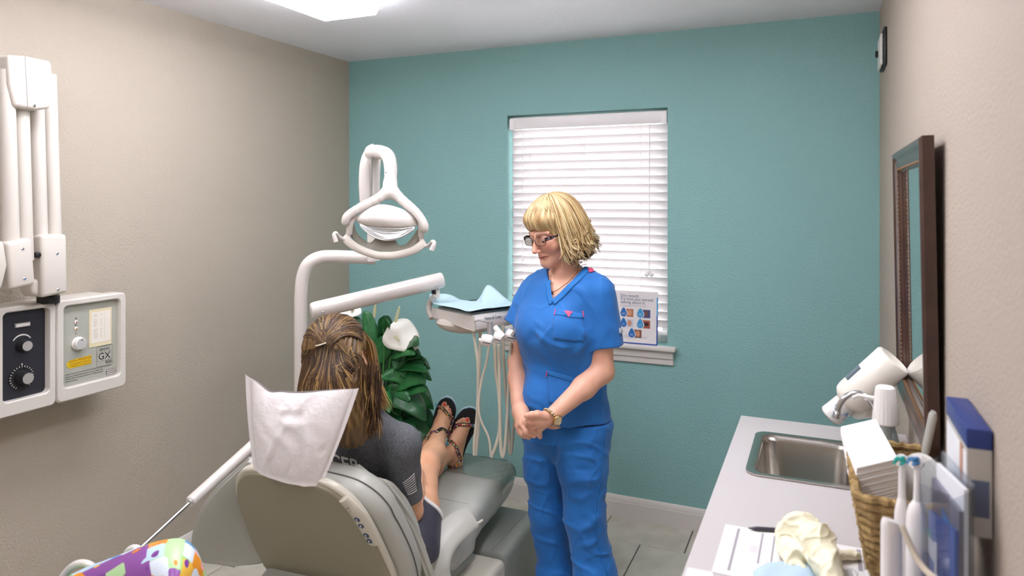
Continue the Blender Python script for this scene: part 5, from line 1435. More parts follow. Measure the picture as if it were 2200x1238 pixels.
def ribbon(f, pts, width, lift, name, m, parent, n=6, solid=.0012, rows=4):
    """flat band draped on surface f along 3D points; width scalar or list"""
    c = spline(pts, n); k = len(c); c = drape(f, c, lift)
    gr = grad(f, c); vs = []
    for i in range(k):
        t = nrm(c[min(i + 1, k - 1)] - c[max(i - 1, 0)]); s = nrm(np.cross(gr[i], t))
        w = width if np.isscalar(width) else np.interp(i / (k - 1), np.linspace(0, 1, len(width)), width)
        for j in range(rows + 1): vs.append(c[i] + s * (w * (j / rows - .5)))
    vs = drape(f, vs, lift, 3)
    fs = [(i * (rows + 1) + j, i * (rows + 1) + j + 1, (i + 1) * (rows + 1) + j + 1, (i + 1) * (rows + 1) + j) for i in range(k - 1) for j in range(rows)]
    return G().add(vs, fs).build(name, m, parent, angle=0, solid=solid)
def patch(f, corners, lift, name, m, parent, n=8, solid=.0012):
    """quad patch (4 points, in order) draped on f"""
    a, b, c, d = [np.array(q, float) for q in corners]
    vs = [(a * (1 - u) + b * u) * (1 - v) + (d * (1 - u) + c * u) * v for v in np.linspace(0, 1, n + 1) for u in np.linspace(0, 1, n + 1)]
    vs = drape(f, vs, lift)
    fs = [(j * (n + 1) + i, j * (n + 1) + i + 1, (j + 1) * (n + 1) + i + 1, (j + 1) * (n + 1) + i) for j in range(n) for i in range(n)]
    return G().add(vs, fs).build(name, m, parent, angle=0, solid=solid)
def drape_text(f, body, size, o, ux, uy, lift, name, m, parent, sx=1.0, cuts=1, bold=0.0):
    v, F = text_mesh(body, size, bold=bold)
    b = bmesh.new(); vv = [b.verts.new(q) for q in v]
    for q in F: b.faces.new([vv[i] for i in q])
    bmesh.ops.triangulate(b, faces=b.faces[:])
    if cuts: bmesh.ops.subdivide_edges(b, edges=b.edges[:], cuts=cuts)
    b.verts.index_update()
    pts = [np.array(o) + nrm(ux) * (q.co.x * sx) + nrm(uy) * q.co.y for q in b.verts]; fs = [[q.index for q in t.verts] for t in b.faces]; b.free()
    return G().add(drape(f, pts, lift), fs).build(name, m, parent, smooth=False)
def sm_path(w):
    w = np.array(w, float)
    for _ in range(2): w[1:-1] = .25 * w[:-2] + .5 * w[1:-1] + .25 * w[2:]
    return w
def strands(name, paths, rads, cols, m, parent, n=4):
    """many thin tapered locks joined into one hair mesh with a colour per lock"""
    VS, FS, CS, off = [], [], [], 0
    for path, r, c in zip(paths, rads, cols):
        P_ = np.asarray(path, float); k = len(P_)
        T = np.gradient(P_, axis=0); T /= np.linalg.norm(T, axis=1)[:, None] + 1e-12
        a = np.array([.31, .52, .79]); U = np.cross(T, a); U /= np.linalg.norm(U, axis=1)[:, None] + 1e-12; W = np.cross(T, U)
        s = np.linspace(0, 1, k); rr = r * np.clip(np.minimum(.12 + s * 4, (1.02 - s) * 3.2), .08, 1)
        ang = np.arange(n) * 2 * math.pi / n
        V = P_[:, None] + rr[:, None, None] * (np.cos(ang)[None, :, None] * U[:, None] + np.sin(ang)[None, :, None] * W[:, None])
        VS.append(V.reshape(-1, 3)); i = np.arange(k - 1)[:, None] * n; j = np.arange(n)[None]; j2 = (j + 1) % n
        FS.append(np.stack([i + j, i + j2, i + n + j2, i + n + j], -1).reshape(-1, 4) + off); off += k * n
        cc = np.asarray(c, float)
        CS.append(np.repeat(cc[None] * (1 - .0 * s[:, None]) if cc.ndim == 1 else np.stack([np.interp(s, np.linspace(0, 1, len(cc)), cc[:, q]) for q in range(3)], 1), n, axis=0))
    v = np.concatenate(VS); F = np.concatenate(FS)
    return mesh_np(name, v, F, m, parent, np.concatenate(CS))
def L3(h): return np.array(lin(h)[:3])
M_skin = mat('skin', 'd8a58a', 0.48, vcol=True, sss=.12, bump=(420, .06, .001))
M_hair = mat('hair', 'c0a060', 0.42, vcol=True, spec=.4)
M_scrub = mat('scrub_blue', '1069b6', 0.75, bump=(900, .15, .0008), var=(6, '0e5fa8', .4, .7), sheen=.15)
M_pinkt = mat('pink_thread', 'e0507a', .6)
def head_sdf(q, fem=1.0):
    """head in local metres: x left, y forward, z up, origin at eye level in the middle of the skull"""
    f = el(q, (0, -.018, .030), (.0755, .096, .088))
    f = smin(f, el(q, (0, .018, -.036), (.060, .066, .078)), .03)
    f = smin(f, rc(q, (-.040, .0, -.070), (0, .062, -.094), .024, .020), .025)
    f = smin(f, rc(q, (.040, .0, -.070), (0, .062, -.094), .024, .020), .025)
    f = smin(f, el(q, (0, .068, -.098), (.020, .018, .016)), .016)
    for s in (-1, 1):
        f = smin(f, el(q, (s * .036, .058, -.032), (.026, .024, .026)), .02)
        f = smin(f, rc(q, (s * .014, .088, .018), (s * .048, .070, .016), .009, .008), .012)
    f = smax(f, -el(q, (-.031, .103, -.002), (.019, .020, .013)), .012)
    f = smax(f, -el(q, (.031, .103, -.002), (.019, .020, .013)), .012)
    for s in (-1, 1):   # lids over the eyeballs
        f = smin(f, el(q, (s * .031, .0745, -.001), (.0165, .0135, .0125)), .004)
    f = smin(f, chain(q, [(0, .086, .006), (0, .098, -.020), (0, .110, -.040)], [.0065, .0085, .0100], .006), .010)
    for s in (-1, 1): f = smin(f, el(q, (s * .0115, .099, -.0435), (.0072, .0085, .0065)), .006)
    f = smax(f, -el(q, (.006, .106, -.0535), (.0032, .004, .003)), .002); f = smax(f, -el(q, (-.006, .106, -.0535), (.0032, .004, .003)), .002)
    f = smin(f, rc(q, (-.020, .079, -.066), (0, .0895, -.0655), .0045, .0062), .006); f = smin(f, rc(q, (.020, .079, -.066), (0, .0895, -.0655), .0045, .0062), .006)
    f = smin(f, rc(q, (-.014, .080, -.0755), (.014, .080, -.0755), .0062, .0062), .006)
    f = f + .0028 * np.exp(-((q[:, 2] + .0708) / .0016) ** 2) * (np.abs(q[:, 0]) < .024) * (q[:, 1] > .05)
    for s in (-1, 1):   # folds from nose to mouth and ears
        f = f + crease(q, (s * .016, .100, -.046), (s * .029, .080, -.070), .0035, .0022)
        f = smin(f, el(q, (s * .077, -.008, -.008), (.007, .018, .030)), .006)
    return f
def head_col(q, base, lip):
    c = np.repeat(base[None], len(q), 0)
    x, y, z = q[:, 0], q[:, 1], q[:, 2]
    w = np.exp(-((z + .0705) / .0065) ** 2) * np.exp(-(x / .021) ** 4) * (y > .06); c = c * (1 - w[:, None]) + lip * w[:, None]
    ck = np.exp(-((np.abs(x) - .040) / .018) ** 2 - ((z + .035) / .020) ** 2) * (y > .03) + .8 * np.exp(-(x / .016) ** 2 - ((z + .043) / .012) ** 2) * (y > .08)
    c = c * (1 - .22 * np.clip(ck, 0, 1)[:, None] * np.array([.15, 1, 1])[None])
    br = np.exp(-((z - .022 - .004 * np.cos(x * 60)) / .0042) ** 2) * ((np.abs(x) > .014) & (np.abs(x) < .052)) * (y > .05)
    c = c * (1 - .45 * br[:, None])
    return c

# ------------------------------------------------------------------ standing woman in blue scrubs
NF = facing(38); NL, NFw = NF[:, 0], NF[:, 1]
nurse = thing('person', 'standing person in blue scrubs with glasses and blond hair, hands clasped', 'person', PZ(1235, 1380, 0))
HN = facing(52, 17, 2); HC_ = P(1190, 497, 2.60)
def to_head(p): return ((p - A3(HC_)) @ A3(HN)).astype(np.float32)
def hl(x, y, z): return HC_ + HN @ np.array([x, y, z])
n_sh_l, n_sh_r = P(1288, 632, 2.525), P(1146, 628, 2.70)
n_el_l, n_el_r = P(1294, 798, 2.50), P(1111, 776, 2.70)
n_wr_l, n_wr_r = P(1188, 891, 2.37), P(1113, 868, 2.545)
def torso(p, g):
    sq = (NFw, 1.36)
    f = rc(p, P(1214, 668, 2.62), P(1212, 770, 2.62), .160 + g, .158 + g, sq) / 1.15
    f = smin(f, rc(p, P(1212, 770, 2.62), P(1216, 880, 2.62), .158 + g, .163 + g, sq) / 1.15, .04)
    f = smin(f, rc(p, n_sh_r + (n_sh_l - n_sh_r) * .16, n_sh_r + (n_sh_l - n_sh_r) * .84, .056 + g, .056 + g), .06)
    f = smin(f, rc(p, P(1222, 590, 2.645), P(1222, 640, 2.63), .055 + g, .085 + g), .05)
    for s in (-1, 1):
        f = smin(f, rc(p, P(1222, 588, 2.645) + NL * s * .03, P(1220, 600, 2.63) + NL * s * .12 - UP * .012, .036 + g, .040 + g), .03)
        f = smin(f, el(p, P(1213, 706, 2.62) + NFw * .080 + NL * s * .060, (.085 + g, .085 + g, .088 + g)), .07)
    f = smin(f, el(p, P(1213, 850, 2.62) + NFw * .075, (.12 + g, .09 + g, .10 + g)), .05)
    return f
def hand_l(p):
    f = rc(p, P(1186, 893, 2.368), P(1158, 903, 2.352), .025, .023, (nrm(-FWD * .8 + UP * .4), 1.35))
    K = [P(1143, 897, 2.335), P(1140, 907, 2.338), P(1146, 917, 2.350), P(1157, 924, 2.366)]
    for i, k in enumerate(K): f = smin(f, rc(p, P(1174, 898 + 3 * i, 2.358), k, .0165, .0118), .007)
    fin = [[K[0], P(1135, 903, 2.362), P(1137, 908, 2.40)], [K[1], P(1134, 913, 2.362), P(1138, 917, 2.40)], [K[2], P(1142, 923, 2.372), P(1147, 925, 2.41)], [K[3], P(1158, 932, 2.374), P(1160, 938, 2.388)]]
    for q in fin: f = smin(f, chain(p, q, [.0120, .0104, .0090], .004), .003)
    f = smin(f, chain(p, [P(1172, 895, 2.35), P(1154, 891, 2.335), P(1142, 892, 2.33), P(1131, 893.5, 2.335)], [.016, .0132, .0112, .0088], .006), .005)
    return f
def hand_r(p):
    f = chain(p, [n_wr_r, P(1118, 886, 2.49), P(1126, 905, 2.435)], [.027, .029, .029], .02, (nrm(-FWD * .7 - RGT * .5), 1.25))
    fin = [[P(1131, 905, 2.39), P(1141, 921, 2.362), P(1153, 931, 2.372)], [P(1122, 912, 2.395), P(1132, 929, 2.372), P(1147, 936.5, 2.380)], [P(1116, 917, 2.415), P(1123, 932, 2.395), P(1136, 939.5, 2.398)], [P(1113, 914, 2.45), P(1117, 929, 2.43), P(1127, 938, 2.425)]]
    for q in fin:
        f = smin(f, rc(p, P(1120, 890, 2.47), q[0], .016, .0135), .012)
        f = smin(f, chain(p, q, [.0122, .0106, .0090], .004), .003)
    return f
def n_skin(p):
    f = head_sdf(to_head(p))
    f = smin(f, rc(p, hl(0, -.035, -.055), P(1213, 612, 2.635), .050, .054), .02)
    f = smin(f, torso(p, -.014), .02)
    fl_ = nrm(n_wr_l - n_el_l)
    f = smin(f, chain(p, [n_sh_l, n_el_l, n_el_l * .62 + n_wr_l * .38, n_wr_l], [.046, .040, .0385, .0255], .02), .02)
    f = smin(f, chain(p, [n_sh_r, n_el_r, n_el_r * .6 + n_wr_r * .4, n_wr_r], [.042, .035, .0345, .0255], .02), .02)
    f = smin(f, np.minimum(hand_l(p), hand_r(p)), .004)
    for (a, b, r) in (((1165, 930, 2.66), (1180, 1120, 2.64), .06), ((1180, 1120, 2.64), (1202, 1345, 2.60), .045), ((1255, 930, 2.57), (1262, 1120, 2.53), .06), ((1262, 1120, 2.53), (1285, 1375, 2.49), .045)):
        f = smin(f, rc(p, P(*a), P(*b), r, r * .8), .03)
    return f
SKN = L3('dba68c'); LIPN = L3('b0625c')
def n_col(v):
    q = to_head(v.astype(np.float32)); c = np.repeat(SKN[None], len(v), 0)
    h = (np.abs(q) < .16).all(1); c[h] = head_col(q[h], SKN, LIPN)
    n = wob(v.astype(np.float32), 130, 3); c = c * (1 + .05 * n[:, None] * np.array([.4, 1, 1.1])[None])
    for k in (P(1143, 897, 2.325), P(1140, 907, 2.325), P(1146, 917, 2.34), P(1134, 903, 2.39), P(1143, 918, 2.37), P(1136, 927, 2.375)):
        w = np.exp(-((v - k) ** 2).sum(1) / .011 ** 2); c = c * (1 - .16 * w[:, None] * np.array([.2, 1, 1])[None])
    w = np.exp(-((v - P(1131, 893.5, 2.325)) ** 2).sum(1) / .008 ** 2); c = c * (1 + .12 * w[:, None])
    return c
pts = [HC_ + UP * .2, P(1130, 1385, 2.7), P(1320, 1385, 2.45), P(1080, 700, 2.75), P(1340, 700, 2.45), P(1200, 900, 2.30), P(1200, 500, 2.8)]
lo, hi = bounds(pts, .02)
hb = bounds([hl(x, y, z) for x in (-.085, .085) for y in (-.115, .125) for z in (-.13, .125)], 0)
hnb = bounds([P(1104, 880, 2.34), P(1190, 945, 2.34), P(1104, 880, 2.50), P(1180, 945, 2.45)], .004)
body_mesh('body', n_skin, [(lo, hi, .007), (hb[0], hb[1], .0022), (hnb[0], hnb[1], .0019)], M_skin, nurse, n_col)
# --- eyes
M_eye = mat('eye_white', 'e9e2da', .15); M_iris = mat('iris_brown', '3a2a22', .1)
for s in (-1, 1):
    c = hl(s * .031, .0778, -.0060)
    e_ = G().ell(c, (.0105, .0105, .0050), 16, 10, HN).build('eye', M_eye, nurse)
    G().lathe([(0, .0045), (.0040, .0040), (.0045, .002)], c + HN @ np.array([0, .0062, -.0035]), HN @ np.array([0, .9, -.42]), 14).build('iris', M_iris, e_)
# --- scrub top
SL = (n_sh_l, P(1301, 742, 2.515)); SR = (n_sh_r + NL * .0, P(1113, 700, 2.695))
CR = []
def cz(a, b, w, h): CR.append((P(*a), P(*b), w, h))
for a, b, w, h in (((1130, 700, 2.50), (1190, 745, 2.45), .012, .006), ((1150, 690, 2.5), (1210, 735, 2.45), .010, .004), ((1265, 700, 2.45), (1235, 760, 2.44), .012, .007), ((1270, 730, 2.45), (1215, 790, 2.43), .013, .006),
                   ((1125, 770, 2.5), (1180, 800, 2.43), .012, .005), ((1128, 830, 2.5), (1200, 812, 2.42), .012, .005), ((1150, 800, 2.47), (1155, 890, 2.45), .012, .006), ((1180, 800, 2.43), (1195, 890, 2.43), .014, -.006),
                   ((1255, 640, 2.46), (1240, 700, 2.44), .010, .006), ((1262, 655, 2.45), (1250, 690, 2.44), .008, -.005), ((1310, 640, 2.46), (1325, 705, 2.45), .012, -.005), ((1285, 650, 2.44), (1290, 735, 2.44), .012, .005),
                   ((1300, 820, 2.5), (1290, 900, 2.5), .012, .005), ((1270, 830, 2.46), (1300, 880, 2.5), .012, -.005), ((1140, 600, 2.65), (1115, 680, 2.64), .010, .005), ((1150, 615, 2.62), (1130, 690, 2.6), .012, -.005),
                   ((1170, 740, 2.44), (1230, 752, 2.43), .011, .006), ((1160, 765, 2.44), (1235, 785, 2.43), .010, -.004), ((1235, 610, 2.5), (1265, 640, 2.48), .01, .004)):
    cz(a, b, w, h)
def sleeve(p, a, b, ra, rb):
    a, b = np.array(a), np.array(b); t = nrm(b - a)
    o = rc(p, a, b + t * .05, ra, rb); cut = (p - A3(b)) @ A3(t)
    o = smax(o, cut, .003)
    inn = rc(p, a + (b - a) * .45, b + t * .06, ra - .010, rb - .0065)
    return smax(o, -inn, .002)
def n_top_solid(p):
    f = torso(p, .0)
    f = smin(f, smax(rc(p, SL[0], SL[1] + nrm(SL[1] - SL[0]) * .05, .058, .066), (p - A3(SL[1])) @ A3(nrm(SL[1] - SL[0])), .003), .03)
    f = smin(f, smax(rc(p, SR[0], SR[1] + nrm(SR[1] - SR[0]) * .05, .054, .058), (p - A3(SR[1])) @ A3(nrm(SR[1] - SR[0])), .003), .03)
    f = smin(f, rc(p, P(1205, 880, 2.62), P(1215, 912, 2.62), .168, .176, (NFw, 1.3)) / 1.12, .03)
    return f
def n_top(p):
    f = n_top_solid(p) + .0022 * wob(p, 26, 11) + .0008 * wob(p, 60, 12) - .0032 * folds(p, 20, 13, (1, 1, 1.2)) - .0016 * folds(p, 42, 14, (1, 1, .7))
    for a, b, w, h in CR: f = f - crease(p, a, b, w, h)
    f = smax(f, -rc(p, SL[0] + (SL[1] - SL[0]) * .62, SL[1] + nrm(SL[1] - SL[0]) * .06, .048, .059), .003)
    f = smax(f, -rc(p, SR[0] + (SR[1] - SR[0]) * .62, SR[1] + nrm(SR[1] - SR[0]) * .06, .044, .0515), .003)
    zh = P(1210, 908, 2.52)[2]
    f = smax(f, zh - p[:, 2] + .004 * np.sin(p[:, 0] * 40), .004)
    x, y, d = px_of(p)
    vn = np.maximum((644 - y) * -.95 + 0 * x, np.maximum((1172 - x) + (y - 570) * .20, (x - 1252) * .75 + (y - 578) * .66))
    vn = np.maximum(vn, -(y - 470) * -1e-9) * d / FPX
    f = smax(f, -np.maximum(vn, d - 2.66), .004)
    # opening for the neck at the back
    f = smax(f, -rc(p, hl(0, -.035, -.10), P(1216, 604, 2.64), .062, .060), .006)
    return f
pts = [P(1085, 560, 2.75), P(1355, 560, 2.4), P(1085, 925, 2.8), P(1355, 925, 2.36), P(1200, 800, 2.36), P(1200, 700, 2.86)]
lo, hi = bounds(pts, .01)
top_o = sdf_obj('scrub_top', n_top, lo, hi, .0038, M_scrub, nurse)
n_surf = n_top_solid
M_scrub2 = mat('scrub_band', '1a6db6', 0.75, bump=(900, .15, .0008))
def on_top(px, py): return ray_on(n_top, px, py, 2.2, 2.75)
nb = [on_top(1181, 590), on_top(1181, 615), on_top(1186, 640)]
ribbon(n_top, [on_top(1177, 588), on_top(1177, 612), on_top(1180, 634), on_top(1186, 653)], .022, .0022, 'neck_band', M_scrub2, top_o)
ribbon(n_top, [on_top(1262, 581), on_top(1240, 602), on_top(1215, 626), on_top(1188, 652)], .022, .0026, 'neck_band', M_scrub2, top_o)
patch(n_top, [on_top(1262, 577), on_top(1275, 573), on_top(1277, 585), on_top(1266, 588)], .004, 'pink_tab', M_pinkt, top_o, 4)
pk = patch(n_top, [on_top(1193, 668), on_top(1252, 676), on_top(1254, 735), on_top(1190, 728)], .0022, 'chest_pocket', M_scrub, top_o, 12)
ribbon(n_top, [on_top(1192, 673), on_top(1222, 677), on_top(1253, 680)], .018, .0036, 'pocket_hem', M_scrub2, pk)
ribbon(n_top, [on_top(1195, 666), on_top(1192, 679)], .0028, .0050, 'pocket_tab', M_pinkt, pk, rows=2)
ribbon(n_top, [on_top(1251, 668), on_top(1253, 682)], .0032, .0050, 'pocket_tab', M_pinkt, pk, rows=2)
em = []
for a in np.linspace(0, 2 * math.pi, 13)[:-1]:
    r = 8 if int(round(a / (math.pi / 6))) % 2 == 0 else 4.4
    em.append((1221 + r * math.cos(a) * 1.0, 674 + r * .75 * math.sin(a) + 1))
G().add(drape(n_top, [on_top(*q) for q in [(1211, 669), (1217, 671), (1220, 668), (1223, 671), (1230, 670), (1227, 675), (1224, 677), (1223, 682), (1219, 682), (1218, 677), (1214, 674)]], .0066), [tuple(range(11))]).build('pocket_emblem', M_pinkt, pk, smooth=False)
lp = patch(n_top, [on_top(1176, 798), on_top(1242, 815), on_top(1236, 880), on_top(1180, 866)], .002, 'lower_pocket', M_scrub, top_o, 12)
ribbon(n_top, [on_top(1176, 800), on_top(1208, 809), on_top(1240, 818)], .016, .0034, 'pocket_hem', M_scrub2, lp)
ribbon(n_top, [on_top(1177, 797), on_top(1174, 810)], .0028, .0048, 'pocket_tab', M_pinkt, lp, rows=2)
patch(n_top, [on_top(1329, 705), on_top(1338, 705), on_top(1338, 715), on_top(1329, 717)], .003, 'sleeve_tag', mat('grey_tag', 'b9c4cc', .6), top_o, 3)
# --- trousers
TC = []
for a, b, w, h in (((1205, 960, 2.5), (1290, 945, 2.45), .012, .006), ((1210, 985, 2.5), (1295, 975, 2.45), .012, .007), ((1215, 1005, 2.49), (1280, 1010, 2.45), .012, -.006), ((1212, 1030, 2.49), (1285, 1040, 2.45), .014, .007),
                   ((1225, 1075, 2.47), (1290, 1060, 2.45), .013, .006), ((1235, 1110, 2.45), (1285, 1130, 2.44), .014, -.008), ((1240, 1150, 2.44), (1300, 1105, 2.45), .014, .009), ((1230, 1180, 2.45), (1300, 1160, 2.44), .014, .007), ((1240, 1205, 2.44), (1290, 1225, 2.43), .016, -.007),
                   ((1130, 950, 2.58), (1190, 970, 2.55), .012, .006), ((1135, 985, 2.58), (1195, 1000, 2.55), .012, .005), ((1140, 1040, 2.57), (1190, 1020, 2.55), .014, -.006), ((1150, 1090, 2.57), (1200, 1070, 2.55), .014, .007), ((1160, 1130, 2.56), (1215, 1150, 2.54), .014, .007), ((1165, 1190, 2.55), (1220, 1175, 2.54), .014, -.006), ((1160, 1220, 2.55), (1225, 1215, 2.53), .014, .007),
                   ((1200, 930, 2.5), (1190, 990, 2.53), .010, -.008), ((1196, 925, 2.5), (1225, 1000, 2.5), .009, .006)):
    TC.append((P(*a), P(*b), w, h))
def n_pants(p):
    f = rc(p, P(1178, 902, 2.655), P(1252, 902, 2.58), .098, .102)
    f = smin(f, el(p, P(1225, 925, 2.64), (.14, .14, .12)), .04)
    fl = chain(p, [P(1253, 930, 2.565), P(1252, 1000, 2.55), P(1256, 1110, 2.53), P(1279, 1238, 2.50), P(1292, 1362, 2.48)], [.098, .085, .070, .073, .078], .03)
    fr = chain(p, [P(1172, 930, 2.655), P(1167, 1000, 2.655), P(1178, 1100, 2.65), P(1197, 1238, 2.64), P(1208, 1342, 2.63)], [.088, .072, .066, .069, .074], .03)
    f = smin(f, smin(fl, fr, .012), .03)
    f = f + .003 * wob(p, 22, 31) - .0045 * folds(p, 18, 33, (1, 1, 1.6)) - .0022 * folds(p, 40, 34, (1, 1, 1.3))
    for a, b, w, h in TC: f = f - crease(p, a, b, w, h)
    return smax(smax(f, .035 - p[:, 2], .004), p[:, 2] - P(1200, 895, 2.6)[2], .004)
pts = [P(1080, 880, 2.8), P(1345, 880, 2.4), P(1150, 1390, 2.8), P(1390, 1390, 2.36), P(1150, 1390, 2.45), P(1250, 900, 2.85)]
lo, hi = bounds(pts, .01); lo[2] = .02
tr_o = sdf_obj('scrub_trousers', n_pants, lo, hi, .005, M_scrub, nurse)
def on_tr(px, py): return ray_on(n_pants, px, py, 2.2, 2.8)
ribbon(n_pants, [on_tr(1297, 920), on_tr(1294, 980), on_tr(1285, 1050), on_tr(1280, 1120), on_tr(1288, 1180), on_tr(1304, 1236)], .005, .0015, 'side_seam', M_scrub2, tr_o, rows=2)
# shoes
for c, m_ in ((P(1298, 1372, 2.47), 0), (P(1212, 1352, 2.62), 1)):
    c = c.copy(); c[2] = 0
    def sh(p, c=c): return smax(smin(rc(p, c + UP * .045 - NFw * .03, c + UP * .03 + NFw * .13, .042, .036), rc(p, c + UP * .07, c + UP * .03, .045, .04), .02), .002 - p[:, 2], .004)
    sdf_obj('shoe', sh, c - np.array([.2, .2, .02]), c + np.array([.2, .2, .14]), .006, mat('shoe_white', 'd9d9d6', .5), nurse)
# --- watch
wc = P(1183, 896, 2.365); wax = nrm(n_wr_l - n_el_l); wu = nrm(np.cross(wax, FWD)); ww = np.cross(wax, wu)
M_gold = mat('watch_gold', 'c9a877', .22, metal=1.0); M_wst = mat('watch_steel', 'd5cfc4', .2, metal=1.0)
wt = G().tube([wc + .0292 * (wu * math.cos(t) + ww * math.sin(t)) for t in np.linspace(0, 2 * math.pi, 33)], .0022, 8, sq=(wax, 2.2)).build('wrist_watch', M_gold, nurse)
for k in range(22):
    t = 2 * math.pi * k / 22; d = wu * math.cos(t) + ww * math.sin(t)
    G().ell(wc + d * .0310, (.0045, .0045, .0045), 8, 6).build('watch_link', M_wst if k % 2 else M_gold, wt)
wd = nrm(-FWD * .80 - UP * .30 + RGT * .25); wd = nrm(wd - wax * (wd @ wax)); fc_ = wc + wd * .031 + wax * (-.002)
G().lathe([(.0165, -.004), (.0178, 0), (.0178, .004), (.0155, .006), (.0150, .0045), (0, .0045)], fc_, wd, 28).build('watch_case', M_gold, wt)
G().lathe([(.0148, .0048), (0, .0050)], fc_, wd, 24).build('watch_dial', mat('dial_cream', 'd9c4a0', .25), wt)
G().lathe([(.003, 0), (.003, .005), (0, .005)], fc_ + np.cross(wd, wax) * .018 * (-1 if np.cross(wd, wax)[2] > 0 else 1), np.cross(wd, wax) * (-1 if np.cross(wd, wax)[2] > 0 else 1), 10).build('watch_crown', M_gold, wt)
# --- necklace
nk = [ray_on(n_skin, px, py, 2.3, 2.75) for px, py in ((1242, 583), (1225, 603), (1205, 618), (1190, 627), (1185, 624), (1183, 605), (1184, 590))]
nk = drape(n_skin, spline(nk, 5), .0012)
nko = G().tube(nk, .0009, 6).build('necklace', M_gold, nurse)
pc2 = ray_on(n_skin, 1186, 629, 2.3, 2.75)
for dx, dy in ((0, 0), (.003, -.005), (-.003, -.004)): G().ell(pc2 + RGT * dx + UP * dy - FWD * .003, .0034, 8, 6).build('pendant_stone', mat('garnet', '4a1420', .1), nko)
# --- glasses
gl = G()
M_frame = mat('glasses_frame', '3b2630', .25, metal=.6)
gt = bpy.data.objects.new('glasses', None); gt.location = hl(0, .1, -.005).tolist(); link(gt, nurse)
rims = []
for s in (-1, 1):
    ring_ = [hl(s * .0335 + a, .1035 - abs(s * .0335 + a) * .12 - b * .20, -.006 + b) for a, b in rrect(.050, .030, .011, 6)]
    G().tube(ring_ + [ring_[0]], .0009, 6, cap=False).build('rim', M_frame, gt)
    G().add([p_ for p_ in ring_], [tuple(range(len(ring_)))]).build('lens', clear_mat('lens_%d' % s, 'f8f8f8', .04, .02) if ('lens_%d' % s) not in MATS else MATS['lens_%d' % s], gt, smooth=False)
    tp = spline([hl(s * .0585, .097, .002), hl(s * .068, .085, .002), hl(s * .074, .04, .000), hl(s * .079, -.005, -.002)], 6)
    G().tube(tp, [.0068] * 9 + [.0035] * (len(tp) - 9), 8, sq=(HN[:, 0], .3)).build('temple', M_frame, gt)
    if s == 1:
        rs2 = random.Random(5)
        for k in range(26):
            i = rs2.randint(3, 12); G().ell(tp[i] + HN[:, 0] * .0022 + HN[:, 2] * rs2.uniform(-.004, .004), .0011, 5, 4).build('temple_stone', mat('silver_stone', 'cfc8d4', .2, metal=.5), gt)
    nose = spline([hl(s * .010, .106, -.004), hl(s * .008, .104, -.012), hl(s * .009, .099, -.016)], 4)
    G().tube(nose, .0007, 5).build('nose_pad_arm', M_frame, gt)
G().tube(spline([hl(-.0095, .1035, -.001), hl(0, .1075, .003), hl(.0095, .1035, -.001)], 5), .0011, 6).build('bridge', M_frame, gt)
# --- hair: soft volume plus many locks
def n_hair_f(q):
    f = el(q, (0, -.022, .040), (.090, .110, .098))
    f = smin(f, el(q, (.066, -.030, -.030), (.042, .075, .070)), .03)
    f = smin(f, el(q, (-.060, -.030, -.030), (.038, .070, .070)), .03)
    f = smin(f, el(q, (0, -.085, -.020), (.085, .062, .090)), .03)
    f = smin(f, el(q, (.030, -.085, -.095), (.060, .045, .045)), .02)
    f = smin(f, el(q, (.0, .058, .064), (.070, .045, .045)), .025)
    f = smax(f, -el(q, (-.004, .125, -.055), (.062, .115, .092)), .010)
    f = smax(f, -el(q, (0, .06, -.12), (.052, .09, .075)), .012)
    return f
def n_hair_r(q):
    f = n_hair_f(q) + .003; az = np.arctan2(q[:, 0], q[:, 1] + .02)
    return f + .0022 * np.sin(az * 34 + 25 * q[:, 2] + 3 * np.sin(q[:, 2] * 50)) + .0016 * np.sin(az * 71 - 30 * q[:, 2])
def n_hair_w(p): return n_hair_f(to_head(p))
def n_hair_v(p): return n_hair_r(to_head(p))
lo, hi = bounds([hl(x, y, z) for x in (-.125, .125) for y in (-.16, .12) for z in (-.16, .15)], .0)
HC = [L3(c) for c in ('d6bd8c', 'c4a676', 'b08f60', 'e4d2a8', '947448', 'ccb084')]
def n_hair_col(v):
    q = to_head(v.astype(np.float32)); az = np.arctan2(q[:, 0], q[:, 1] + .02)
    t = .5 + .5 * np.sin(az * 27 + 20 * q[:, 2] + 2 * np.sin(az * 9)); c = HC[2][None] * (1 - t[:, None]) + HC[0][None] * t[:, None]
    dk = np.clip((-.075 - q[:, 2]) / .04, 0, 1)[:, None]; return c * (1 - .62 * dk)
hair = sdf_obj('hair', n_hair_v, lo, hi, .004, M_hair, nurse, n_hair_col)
rn = np.random.RandomState(7)
paths, rads, cols = [], [], []
